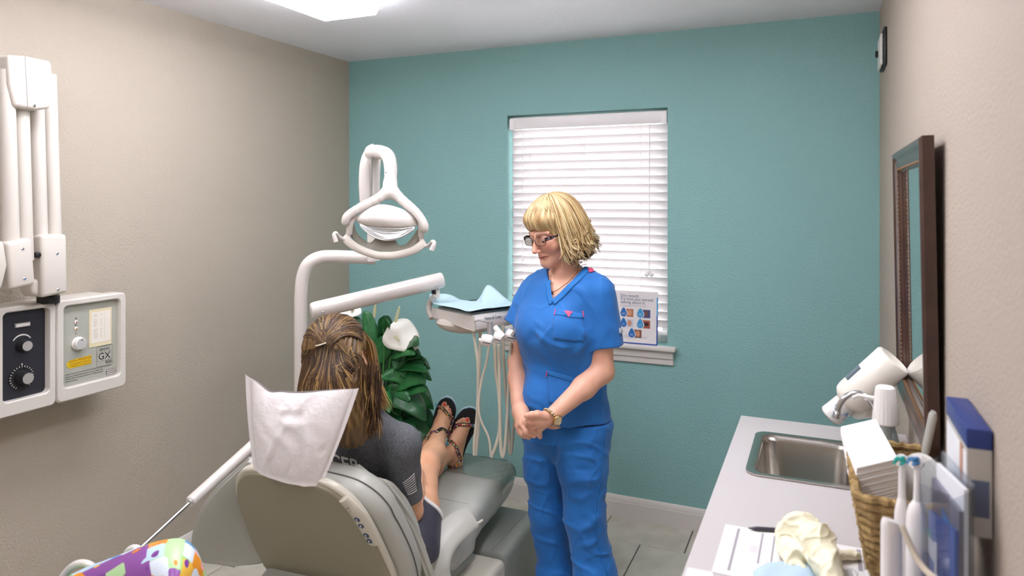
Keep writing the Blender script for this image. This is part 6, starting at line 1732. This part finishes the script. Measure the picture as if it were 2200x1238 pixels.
for i in range(900):
    # root along a side parting, sweep over the volume surface and down
    az = rn.uniform(-math.pi, math.pi); el0 = rn.uniform(.15, .95)
    front = abs(az) < .95
    z0 = .135; r0_ = np.array([math.sin(az) * .03 * (1 + rn.rand()), math.cos(az) * .05 - .015, .12])
    length = (.115 + .03 * rn.rand()) if front else (.20 + .07 * rn.rand())
    p = r0_.copy(); pts_ = []
    k = 15; dirv = np.array([math.sin(az), math.cos(az), 0.0]); ph = rn.uniform(0, 6.28); cu = rn.uniform(.5, 1.5)
    for s in range(k):
        t = s / (k - 1)
        ang = t * length / .115
        rr_ = np.array([dirv[0] * .088 * math.sin(min(ang, 1.62)), dirv[1] * .108 * math.sin(min(ang, 1.62)) - .022, .040 + .098 * math.cos(min(ang, 1.62))])
        if ang > 1.62: rr_ = rr_ - np.array([0, 0, 1]) * (ang - 1.62) * .115 + dirv * (.022 * math.sin((ang - 1.62) * 2.2) - .05 * max(0, ang - 2.2) ** 1.2 * (1 if not front else .2))
        if front: rr_ = rr_ + np.array([-.010 * t * math.sin(az + .5), .006 * math.sin(math.pi * t), 0])
        rr_ = rr_ + .004 * cu * np.array([math.sin(5 * t + ph), math.cos(4 * t + ph), math.sin(6 * t + ph * 2)]) * t
        pts_.append(rr_)
    loc = np.array(pts_); d = n_hair_f(loc.astype(np.float32))
    w = HC_ + loc @ HN.T
    w = sm_path(drape(n_hair_w, w, -.0005 + .004 * rn.rand(), 2) * .8 + w * .2) if i % 6 else w
    # keep the face free
    fq = (w - HC_) @ HN
    bad = (fq[:, 1] > .05) & (fq[:, 2] < .020) & (np.abs(fq[:, 0]) < .062)
    if bad.any():
        n_ = int(np.argmax(bad))
        if n_ < 5: continue
        w = np.array(spline(w[:n_], 2))[::2]
    paths.append(w); rads.append(rn.uniform(.0016, .0034)); c = HC[rn.randint(6)] * rn.uniform(.8, 1.12)
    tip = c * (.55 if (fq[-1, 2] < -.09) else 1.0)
    cols.append(np.stack([c * .85, c, c, tip]))
# flipped locks at the jaw and nape
for i in range(260):
    s_ = 1 if rn.rand() < .78 else -1; az = rn.uniform(.75, 2.9) if s_ > 0 else rn.uniform(1.35, 2.9); d = np.array([s_ * math.sin(az), math.cos(az), 0]); L_ = rn.uniform(.06, .10)
    b_ = np.array([0, -.03, 0]) + d * np.array([.096, .112, 0]) * rn.uniform(.92, 1.03); z0 = rn.uniform(-.045, .02); zz = rn.uniform(-.130, -.075)
    out = rn.uniform(.008, .036); tw = rn.uniform(-.03, .03); sd = np.cross(d, UP)
    pts_ = [b_ + d * (.012 * math.sin(t * 3.1) + out * t ** 3) + sd * tw * t ** 2 + np.array([0, 0, z0 + (zz - z0) * (t - .22 * max(0, t - .7) * 3 * (out > .02))]) for t in np.linspace(0, 1, 12)]
    fq = np.array(pts_)
    if ((fq[:, 1] > .035) & (np.abs(fq[:, 0]) < .068)).any(): continue
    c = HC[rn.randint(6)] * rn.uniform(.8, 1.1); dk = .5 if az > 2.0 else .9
    paths.append(HC_ + fq @ HN.T); rads.append(rn.uniform(.0018, .0036)); cols.append(np.stack([c, c, c * (dk + .1), c * dk]))
# outward curls at the ends
for i in range(150):
    az = rn.uniform(.7, 3.0) * (1 if rn.rand() < .75 else -1); d = np.array([math.sin(az), math.cos(az), 0])
    c0_ = np.array([0, -.03, 0]) + d * np.array([.082, .10, 0]) * rn.uniform(.85, 1.12); zb = rn.uniform(-.115, -.02); R_ = rn.uniform(.010, .022); ph = rn.uniform(0, 6.28)
    pts_ = [c0_ + d * (R_ * math.cos(ph + t * 4.4)) + np.array([0, 0, zb + .03 - t * .035 + R_ * math.sin(ph + t * 4.4)]) + np.cross(d, UP) * (.02 * t * rn.choice([-1, 1])) for t in np.linspace(0, 1, 12)]
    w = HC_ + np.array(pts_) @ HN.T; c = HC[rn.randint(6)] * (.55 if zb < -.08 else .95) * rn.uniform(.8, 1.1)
    fq = np.array(pts_)
    if ((fq[:, 1] > .045) & (np.abs(fq[:, 0]) < .06)).any(): continue
    paths.append(w); rads.append(rn.uniform(.002, .004)); cols.append(c)
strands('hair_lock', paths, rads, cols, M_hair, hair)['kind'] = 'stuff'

# ------------------------------------------------------------------ seated patient seen from behind
pat = thing('person', 'seated person in dark grey t-shirt and sandals reclining in the dental chair', 'person', (-1.36, 1.97, .48))
PH = facing(204, 10, -6); PC_ = P(728, 768, 2.14)
PL, PFw = facing(188)[:, 0], facing(188)[:, 1]
def to_ph(p): return ((p - A3(PC_)) @ A3(PH)).astype(np.float32)
def ph_(x, y, z): return PC_ + PH @ np.array([x, y, z])
S_r = P(866, 958, 2.13); S_l = S_r + np.array([-.345, .03, -.005]); S_m = (S_r + S_l) / 2
hipc = np.array([-1.362, 1.965, .575])
p_el, p_wr = P(884, 1098, 2.22), P(892, 1032, 2.42)
def p_torso(p, g):
    sq = (nrm(PFw + UP * .35), 1.32)
    c1 = S_m - UP * .055 + PFw * .02; wst = (c1 + hipc) / 2
    f = chain(p, [c1, wst, hipc], [.140 + g, .132 + g, .150 + g], .05, sq) / 1.12
    f = smin(f, rc(p, S_r + (S_l - S_r) * .12, S_l + (S_r - S_l) * .12, .055 + g, .055 + g), .06)
    f = smin(f, rc(p, S_m + UP * .075, S_m + UP * .01, .055 + g, .075 + g), .05)
    for e in (S_r, S_l): f = smin(f, rc(p, S_m + UP * .055 + (e - S_m) * .2, e + (S_m - e) * .12 + UP * .008, .040 + g, .046 + g), .03)
    return f
RL = [P(880, 1180, 2.22), P(900, 1092, 2.40), P(913, 1002, 2.60), P(932, 975, 2.76), P(944, 930, 2.99)]
LL = [np.array([-1.455, 1.975, .56]), P(860, 1030, 2.58), P(884, 1000, 2.72), P(928, 1000, 2.86), P(962, 975, 3.0)]
FR = dict(ank=P(943, 932, 2.99), heel=P(921, 957, 3.02), ball=P(956, 890, 3.06), toes=[(955, 869), (962, 874.5), (966, 881), (968.5, 888.5), (971, 897)], bases=[(947, 884), (953, 887), (957, 891), (961, 896), (963, 902)], d=3.065)
FL_ = dict(ank=P(965, 972, 2.99), heel=P(978, 992, 3.02), ball=P(993, 925, 3.06), toes=[(1004, 902), (996, 900.5), (991, 902.5), (986, 905.5), (981.5, 909)], bases=[(1006, 916), (999, 915), (993, 916), (988, 918), (983, 921)], d=3.065)
def foot(p, F):
    f = rc(p, F['ank'], F['heel'], .032, .030)
    mid = (F['ank'] + F['ball']) / 2 + FWD * .01
    f = smin(f, chain(p, [F['ank'], mid, F['ball']], [.031, .030, .026], .02, (nrm(FWD), 1.15)), .02)
    f = smin(f, rc(p, F['heel'], F['ball'] + FWD * .012, .026, .024), .02)
    for i, (b, t) in enumerate(zip(F['bases'], F['toes'])):
        r = .0125 if i == 0 else .0078
        B, T = P(*b, F['d']), P(*t, F['d'] + .004)
        f = smin(f, rc(p, F['ball'], B, .016, r), .010); f = smin(f, rc(p, B, T, r, r * .85), .0012)
    return f
def thigh_f(p): return chain(p, RL, [.082, .064, .049, .043, .029], .03)
FINGER = [drape(thigh_f, [P(*t) for t in q], .0065, 6) for q in (((890, 1022, 2.38), (903, 1013, 2.40), (916, 1006, 2.42)), ((888, 1012, 2.40), (899, 1003, 2.42), (909, 996, 2.44)), ((888, 1032, 2.38), (898, 1027, 2.40), (907, 1022, 2.42)))]
def p_skin(p):
    f = head_sdf(to_ph(p))
    f = smin(f, rc(p, ph_(0, -.03, -.06), S_m + UP * .06, .050, .054), .02)
    f = smin(f, p_torso(p, -.014), .02)
    f = smin(f, chain(p, [S_r, p_el, p_el * .5 + p_wr * .5, p_wr], [.042, .0335, .034, .026], .02), .02)
    f = smin(f, chain(p, [S_l, S_l + np.array([-.05, .08, -.24]), S_l + np.array([.02, .30, -.22])], [.044, .038, .026], .02), .02)
    f = smin(f, rc(p, p_wr, P(897, 1018, 2.46), .026, .022), .012)
    for q in FINGER: f = smin(f, chain(p, list(q), [.0100, .0090, .0072], .004), .006)
    for a, b, c in (((900, 1016, 2.47), (908, 1011, 2.50), (915.5, 1006, 2.535)), ((898, 1022, 2.46), (904, 1020, 2.50), (908, 1017, 2.53)), ((896, 1010, 2.47), (902, 1003, 2.51), (906, 998, 2.54)), ((897, 1026, 2.45), (901, 1028, 2.48), (904, 1027, 2.51))):
        f = smin(f, chain(p, [P(*a), P(*b), P(*c)], [.0105, .0092, .0075], .004), .006)
    f = smin(f, chain(p, RL, [.082, .064, .049, .043, .029], .03), .02)
    f = smin(f, chain(p, LL, [.082, .064, .049, .043, .030], .03), .008)
    f = smin(f, smin(foot(p, FR), foot(p, FL_), .003), .012)
    return f
SKP = L3('dea883')
NAIL = L3('d63a34')
def p_col(v):
    c = np.repeat(SKP[None], len(v), 0) * (1 + .04 * wob(v.astype(np.float32), 110, 8)[:, None] * np.array([.4, 1, 1.1])[None])
    for F in (FR, FL_):
        for i, t in enumerate(F['toes']):
            r = .0092 if i == 0 else .0062
            w = (((v - P(t[0], t[1] - .5, F['d'] - .008)) ** 2).sum(1) < r * r)
            c[w] = NAIL
    w = np.exp(-((v - P(913, 998, 2.56)) ** 2).sum(1) / .03 ** 2); return c * (1 - .10 * w[:, None] * np.array([.2, 1, 1])[None])
lo, hi = bounds([PC_ + UP * .15, P(830, 900, 2.0), P(640, 780, 2.3), P(1030, 880, 3.12), P(890, 985, 3.1), P(800, 1240, 2.1), P(1000, 1160, 2.4), S_l + np.array([-.12, 0, 0])], .05)
fb = bounds([P(905, 860, 3.0), P(1030, 1005, 3.11), P(905, 1005, 3.11)], .006)
body_mesh('body', p_skin, [(lo, hi, .0075), (fb[0], fb[1], .0026)], M_skin, pat, p_col)
# --- t-shirt
M_tee = mat('heather_grey_tee', '505256', 0.9, bump=(500, .3, .001), var=(160, '686a6e', .35, .75))
SE = P(875, 1070, 2.19); sm_ = P(867, 1015, 2.165)
TEC = [(P(*a), P(*b), w, h) for a, b, w, h in (((822, 960, 2.0), (850, 1040, 2.06), .014, .006), ((835, 985, 2.0), (858, 1060, 2.08), .012, -.006), ((800, 930, 2.0), (845, 950, 2.02), .012, .004), ((850, 975, 2.03), (880, 1000, 2.08), .012, .005), ((845, 1000, 2.04), (890, 1030, 2.1), .012, -.004), ((780, 950, 1.98), (830, 1000, 2.0), .014, .004), ((858, 940, 2.05), (868, 985, 2.06), .008, .004))]
def p_tee(p):
    f = p_torso(p, 0.0)
    sl = chain(p, [S_r, sm_, SE + nrm(SE - sm_) * .05], [.056, .051, .045], .02)
    f = smin(f, smax(sl, (p - A3(SE)) @ A3(nrm(SE - sm_ + UP * -.02)), .004), .03)
    e2 = S_l + np.array([-.035, .05, -.15]); sl = rc(p, S_l, e2 + nrm(e2 - S_l) * .05, .058, .055)
    f = smin(f, smax(sl, (p - A3(e2)) @ A3(nrm(e2 - S_l)), .004), .03)
    f = f + .0022 * wob(p, 30, 41) + .0010 * wob(p, 75, 42)
    for a, b, w, h in TEC: f = f - crease(p, a, b, w, h)
    f = smax(f, -rc(p, sm_ + (SE - sm_) * .3, SE + nrm(SE - sm_) * .06, .037, .0395), .003)
    return smax(f, -rc(p, ph_(0, -.03, -.09), S_m + UP * .085, .062, .058), .006)
lo, hi = bounds([S_r, S_l, SE, hipc, S_m + UP * .1], .20)
tee = sdf_obj('t_shirt', p_tee, lo, hi, .0045, M_tee, pat)
def on_tee(px, py): return ray_on(p_tee, px, py, 1.85, 2.4)
M_print = mat('white_print', 'e3e0de', .7)
c0 = on_tee(733, 1005); c1 = on_tee(772, 1012)
drape_text(p_tee, 'OFFICER', .062, c0 - nrm(c1 - c0) * .130, c1 - c0, UP + FWD * .3, .0022, 'shirt_print', M_print, tee, sx=.80, cuts=2, bold=.0009)
for k in range(8):
    a = (865.5 + k * 1.45, 1037.5 + k * 3.6); b = (889.5 + k * .75, 1017 + k * 5.1)
    ribbon(p_tee, [on_tee(*a), on_tee((a[0] + b[0]) / 2, (a[1] + b[1]) / 2 + 1.5), on_tee(*b)], .0027, .0016, 'flag_stripe', M_print, tee, n=4, rows=2, solid=.0006)
# --- shorts with white trim
M_short = mat('charcoal_shorts', '3b3a45', .55, bump=(300, .1, .001))
hem_p, hem_n = P(912, 1096, 2.36), nrm(RL[1] - RL[0])
SHC = [(P(*a), P(*b), w, h) for a, b, w, h in (((890, 1150, 2.2), (925, 1120, 2.26), .010, .007), ((895, 1165, 2.2), (922, 1140, 2.26), .010, -.007), ((885, 1125, 2.2), (915, 1105, 2.28), .010, .006))]
def p_short(p):
    f = rc(p, hipc + np.array([.08, -.02, .0]), hipc - np.array([.09, .02, .0]), .118, .118)
    f = smin(f, smax(rc(p, RL[0], RL[1] + hem_n * .04, .094, .082), (p - A3(RL[0] * .25 + RL[1] * .75)) @ A3(nrm(hem_n + UP * .25)), .006), .03)
    hl2 = nrm(LL[1] - LL[0]); f = smin(f, smax(rc(p, LL[0], LL[1], .094, .084), (p - A3(LL[0] * .25 + LL[1] * .75)) @ A3(hl2), .006), .03)
    for a, b, w, h in SHC: f = f - crease(p, a, b, w, h)
    return smax(f + .002 * wob(p, 45, 51), .482 - p[:, 2], .01)
lo, hi = bounds([hipc, RL[0], RL[1], LL[0], LL[1]], .15)
sho = sdf_obj('shorts', p_short, lo, hi, .005, M_short, pat)
def on_sh(px, py): return ray_on(p_short, px, py, 1.95, 2.6)
hc0 = RL[0] * .25 + RL[1] * .75; hn_ = nrm(hem_n + UP * .25); u1 = nrm(np.cross(hn_, UP)); u2 = np.cross(hn_, u1)
lp = drape(p_short, [hc0 - hn_ * .006 + .088 * (u1 * math.cos(t) + u2 * math.sin(t)) for t in np.linspace(0, 2 * math.pi, 41)], .001, 5)
G().tube(list(lp), .0050, 8, cap=False, sq=(hn_, 1.6)).build('hem_trim', M_print, sho)
# --- sandals
m_sp = bpy.data.materials.new('woven_strap'); m_sp.use_nodes = True; nt = m_sp.node_tree; N = nt.nodes; Lk = nt.links
tc = N.new('ShaderNodeTexCoord'); vo = N.new('ShaderNodeTexVoronoi'); vo.inputs['Scale'].default_value = 190; Lk.new(tc.outputs['Object'], vo.inputs['Vector'])
sp = N.new('ShaderNodeSeparateColor'); Lk.new(vo.outputs['Color'], sp.inputs[0]); cr = N.new('ShaderNodeValToRGB'); cr.color_ramp.interpolation = 'CONSTANT'; Lk.new(sp.outputs[0], cr.inputs[0])
cols_ = ['1f1c26', 'b8323a', '232030', '9bbf5a', '2a2433', 'e6d9b0', '8f4f90', 'd98a3a']; e_ = cr.color_ramp.elements
e_[0].color = lin(cols_[0]); e_[1].position = 1 / 8; e_[1].color = lin(cols_[1])
for i in range(2, 8): q = e_.new(i / 8); q.color = lin(cols_[i])
Lk.new(cr.outputs[0], N['Principled BSDF'].inputs['Base Color']); N['Principled BSDF'].inputs['Roughness'].default_value = .8
M_bed = mat('footbed_black', '1d1a1c', .85, bump=(500, .2, .001)); M_mid = mat('midsole_teal', '6fb7c9', .6); M_edge = mat('sole_rim', 'd9d2da', .6)
OR = [(957.5, 855), (968, 858), (976, 868), (979.5, 882), (977, 898), (970, 915), (960, 935), (948, 955), (936, 970), (922, 976), (911, 975), (907, 967), (912, 953), (919, 940), (926, 922), (930, 900), (936, 879), (945, 862)]
OL = [(1008, 877), (1019, 880), (1026, 890), (1027, 905), (1018, 931), (1006, 953), (998, 974), (991, 996), (983, 1004), (973, 1004), (965, 996), (962, 980), (962, 960), (964, 940), (971, 917), (981, 897), (993, 882)]
def sandal(O, F, toe, yy, straps, tabs):
    ymin = min(b for a, b in O); ymax = max(b for a, b in O)
    def pt(a, b, k=0.0): 
        t = (b - ymin) / (ymax - ymin); return P(a, b, 3.105 - .055 * t + k)
    C = spline([pt(*q) for q in O] + [pt(*O[0])], 4)[:-1]
    nb_ = nrm(FWD)
    so = G().prism(C, nb_ * .008, .002).build('sandal', M_bed, pat)
    ce = sum(C) / len(C)
    G().prism([ce + (q - ce) * 1.008 + nb_ * .0085 for q in C], nb_ * .010, .002).build('midsole', M_mid, so)
    G().prism([ce + (q - ce) * 1.012 + nb_ * .019 for q in C], nb_ * .012, .002).build('outsole', M_edge, so)
    for pts_, w in straps:
        q = [ray_on(p_skin, a, b, 2.85, 3.10) if d is None else P(a, b, d) for a, b, d in pts_]
        c = spline(q, 6)
        c = np.array(c); dd = p_skin(c.astype(np.float32)); gr = grad(p_skin, c); c = c + np.clip(.0022 - dd, 0, .03)[:, None] * gr
        G().tube(list(c), w, 8, sq=(nrm(-FWD), .28) if False else None).build('strap', m_sp, so)
        G().tube([x - UP * .0 + nb_ * .002 for x in c], w * 1.12, 8).build('strap_lining', M_bed, so)
    for a, b, d in tabs: G().box(P(a, b, d) - .006, P(a, b, d) + .006, .002).build('strap_tab', M_mid, so)
    return so
sandal(OR, FR, 0, 0, [([(941, 872, 3.075), (948, 876, None), (957, 886, None), (966, 898, None), (974, 902, 3.075)], .0068), ([(971, 900, 3.07), (968, 918, 3.045), (963, 936, 3.02)], .0060), ([(962, 938, 3.01), (957, 927, None), (947, 923, None), (936, 930, None), (924, 944, 3.0), (921, 960, 3.03)], .0060)], [(938, 870, 3.075)])
sandal(OL, FL_, 0, 0, [([(976, 917, 3.07), (984, 915, None), (996, 914, None), (1008, 914, None), (1017, 915, 3.075)], .0075), ([(978, 917, 3.07), (972, 930, 3.05), (966, 942, 3.03)], .0060), ([(961, 953, 2.99), (968, 950, None), (976, 958, None), (982, 972, None), (985, 984, 3.0), (978, 996, 3.0), (968, 1003, 3.0)], .0068)], [(1017, 915, 3.07), (961, 954, 2.975)])
# --- hair, half pulled back with a beaded clip
def p_hair_b(p):
    q = to_ph(p)
    f = el(q, (0, -.020, .036), (.088, .106, .094))
    f = smax(f, -el(q, (0, .125, -.05), (.066, .10, .10)), .01)
    dr = chain(p, [P(716, 785, 2.07), P(722, 850, 2.03), P(742, 905, 2.02), P(760, 932, 2.03)], [.090, .098, .075, .040], .03, (nrm(FWD), 1.75)) / 1.35
    f = smin(f, dr, .03)
    f = smax(f, -el(q, (-.088, .030, -.045), (.036, .050, .072)), .012)
    return f
def p_hair_f(p):
    q = to_ph(p); f = p_hair_b(p) + .003
    a = np.arctan2(q[:, 0], -q[:, 1]); return f + .002 * np.sin(a * 40 + 8 * np.sin(q[:, 2] * 18)) + .0012 * np.sin(a * 90)
HP = [L3(c) for c in ('5a4029', '6e5033', '8a6a3e', '3f2c1e', 'a88450', '4c3624', 'b9965c')]
def p_hair_col(v):
    q = to_ph(v.astype(np.float32)); a = np.arctan2(q[:, 0], -q[:, 1]); xx = v @ RGT; t = .5 + .5 * np.sin(xx * 420 + 3 * np.sin(v[:, 2] * 17) + 2 * np.sin(xx * 90)) * (.5 + .5 * np.sin(xx * 133))
    return HP[3][None] * (1 - t[:, None]) + HP[2][None] * t[:, None]
lo, hi = bounds([ph_(x, y, z) for x in (-.1, .1) for y in (-.14, .12) for z in (-.1, .15)] + [P(640, 830, 1.95), P(820, 960, 1.95), P(820, 960, 2.12)], .01)
hr = sdf_obj('hair', p_hair_f, lo, hi, .0045, M_hair, pat, p_hair_col)
rn = np.random.RandomState(11); paths, rads, cols = [], [], []
clip = P(690, 738, 2.02)
def pick(): return HP[rn.choice(7, p=[.24, .16, .12, .22, .07, .14, .05])] * rn.uniform(.75, 1.1)
# crown hair swept back to the clip
for i in range(330):
    th = rn.uniform(-1.5, 1.75); r_ = np.array([math.sin(th) * .085, rn.uniform(-.02, .075) * math.cos(th), .036 + .090 * math.cos(th)])
    w0 = PC_ + PH @ r_; w1 = clip + RGT * rn.uniform(-.006, .030) + UP * rn.uniform(-.012, .008)
    mid = (w0 + w1) / 2 + (UP * .030 + (-FWD) * .02)
    w = np.array(spline([w0, mid, w1], 7)); w = sm_path(drape(p_hair_b, w, .0005 + .002 * rn.rand(), 3))
    paths.append(w); rads.append(rn.uniform(.0014, .0030)); cols.append(pick() * (1.5 if rn.rand() < .22 else .7))
# lower hair falling over the back
for i in range(1500):
    u = rn.uniform(0, 1); x0 = 652 + 120 * u; y0 = 742 + 12 * rn.rand() + 30 * abs(u - .35)
    x1 = 640 + 168 * u + rn.normal() * 6; y1 = 905 + 38 * (u if rn.rand() < .8 else u - .4) * 1.0 + rn.uniform(-25, 8)
    dd = 2.02 + .10 * (u - .4) ** 2
    wv = rn.normal(size=2) * 5; ph0 = rn.uniform(0, 6.28)
    pts_ = [P(x0 + (x1 - x0) * t ** 1.6 + wv[0] * math.sin(3 * t + ph0) * t, y0 + (y1 - y0) * t, dd) for t in np.linspace(0, 1, 11)]
    w = sm_path(drape(p_hair_b, pts_, -.001 + .006 * rn.rand(), 3))
    paths.append(w); rads.append(rn.uniform(.0014, .0032)); c = pick(); cols.append(np.stack([c * .5, c * .75, c * 1.1, c * 1.35]))
# loose tips below the volume, at the right side
for i in range(420):
    u = rn.rand(); x0 = 735 + 75 * u + rn.normal() * 4; dd = 2.02 + rn.uniform(-.02, .05)
    ph0 = rn.uniform(0, 6.28); x1 = x0 + 6 - 14 * u * rn.rand() + rn.normal() * 5; y1 = 915 + 30 * rn.rand() + 6 * math.sin(u * 9)
    ys = rn.uniform(765, 865); pts_ = [P(x0 + (x1 - x0) * t + 4 * math.sin(4 * t + ph0), ys + (y1 - ys) * t, dd + .01 * math.sin(5 * t + ph0)) for t in np.linspace(0, 1, 10)]
    paths.append(np.array(pts_)); rads.append(rn.uniform(.0015, .0030)); c = pick(); cols.append(np.stack([c * .8, c, c * 1.25, c * 1.3]))
# lock falling forward beside the cheek
for i in range(170):
    o = rn.normal() * 4; e = rn.normal() * 7; dd = 2.20 + rn.uniform(-.03, .03)
    pts_ = spline([P(782 + o * .4, 712 + 10 * rn.rand(), 2.17), P(794 + o, 742, dd), P(803 + o, 790, dd), P(812 + o + e * .4, 838, dd - .01), P(826 + o + e, 868 + 18 * rn.rand(), dd - .02)], 4)
    paths.append(np.array(pts_)); rads.append(rn.uniform(.0010, .0022)); c = HP[rn.choice([1, 2, 4, 6])]; cols.append(np.stack([c * .8, c, c * 1.1, c * 1.2]))
# flyaways
for i in range(70):
    x0, y0 = rn.uniform(655, 800), rn.uniform(720, 830); a_ = rn.uniform(0, 6.28)
    pts_ = [P(x0 + t * 26 * math.cos(a_) + 7 * math.sin(3 * t + a_), y0 + t * (18 + 20 * rn.rand()), 2.02 - .02 * math.sin(3 * t)) for t in np.linspace(0, 1, 8)]
    paths.append(sm_path(drape(p_hair_b, pts_, .006, 2))); rads.append(.0008); cols.append(pick() * 1.2)
strands('hair_lock', paths, rads, cols, M_hair, hr)['kind'] = 'stuff'
cp = [drape(p_hair_b, [P(x, y, 2.0)], .005, 6)[0] for x, y in ((671, 742), (676, 741), (681, 740), (686, 738.5), (691, 736.5), (696, 734.5))]
hcl = G().tube(cp, .0028, 8).build('hair_clip', M_black, pat)
for i in range(16):
    t = i / 15 * 5; k = min(int(t), 4); q = cp[k] * (1 - (t - k)) + cp[k + 1] * (t - k)
    G().ell(q - FWD * .003 + UP * .001, .0024, 8, 6).build('clip_bead', M_wplas if i % 2 else M_gold, hcl)
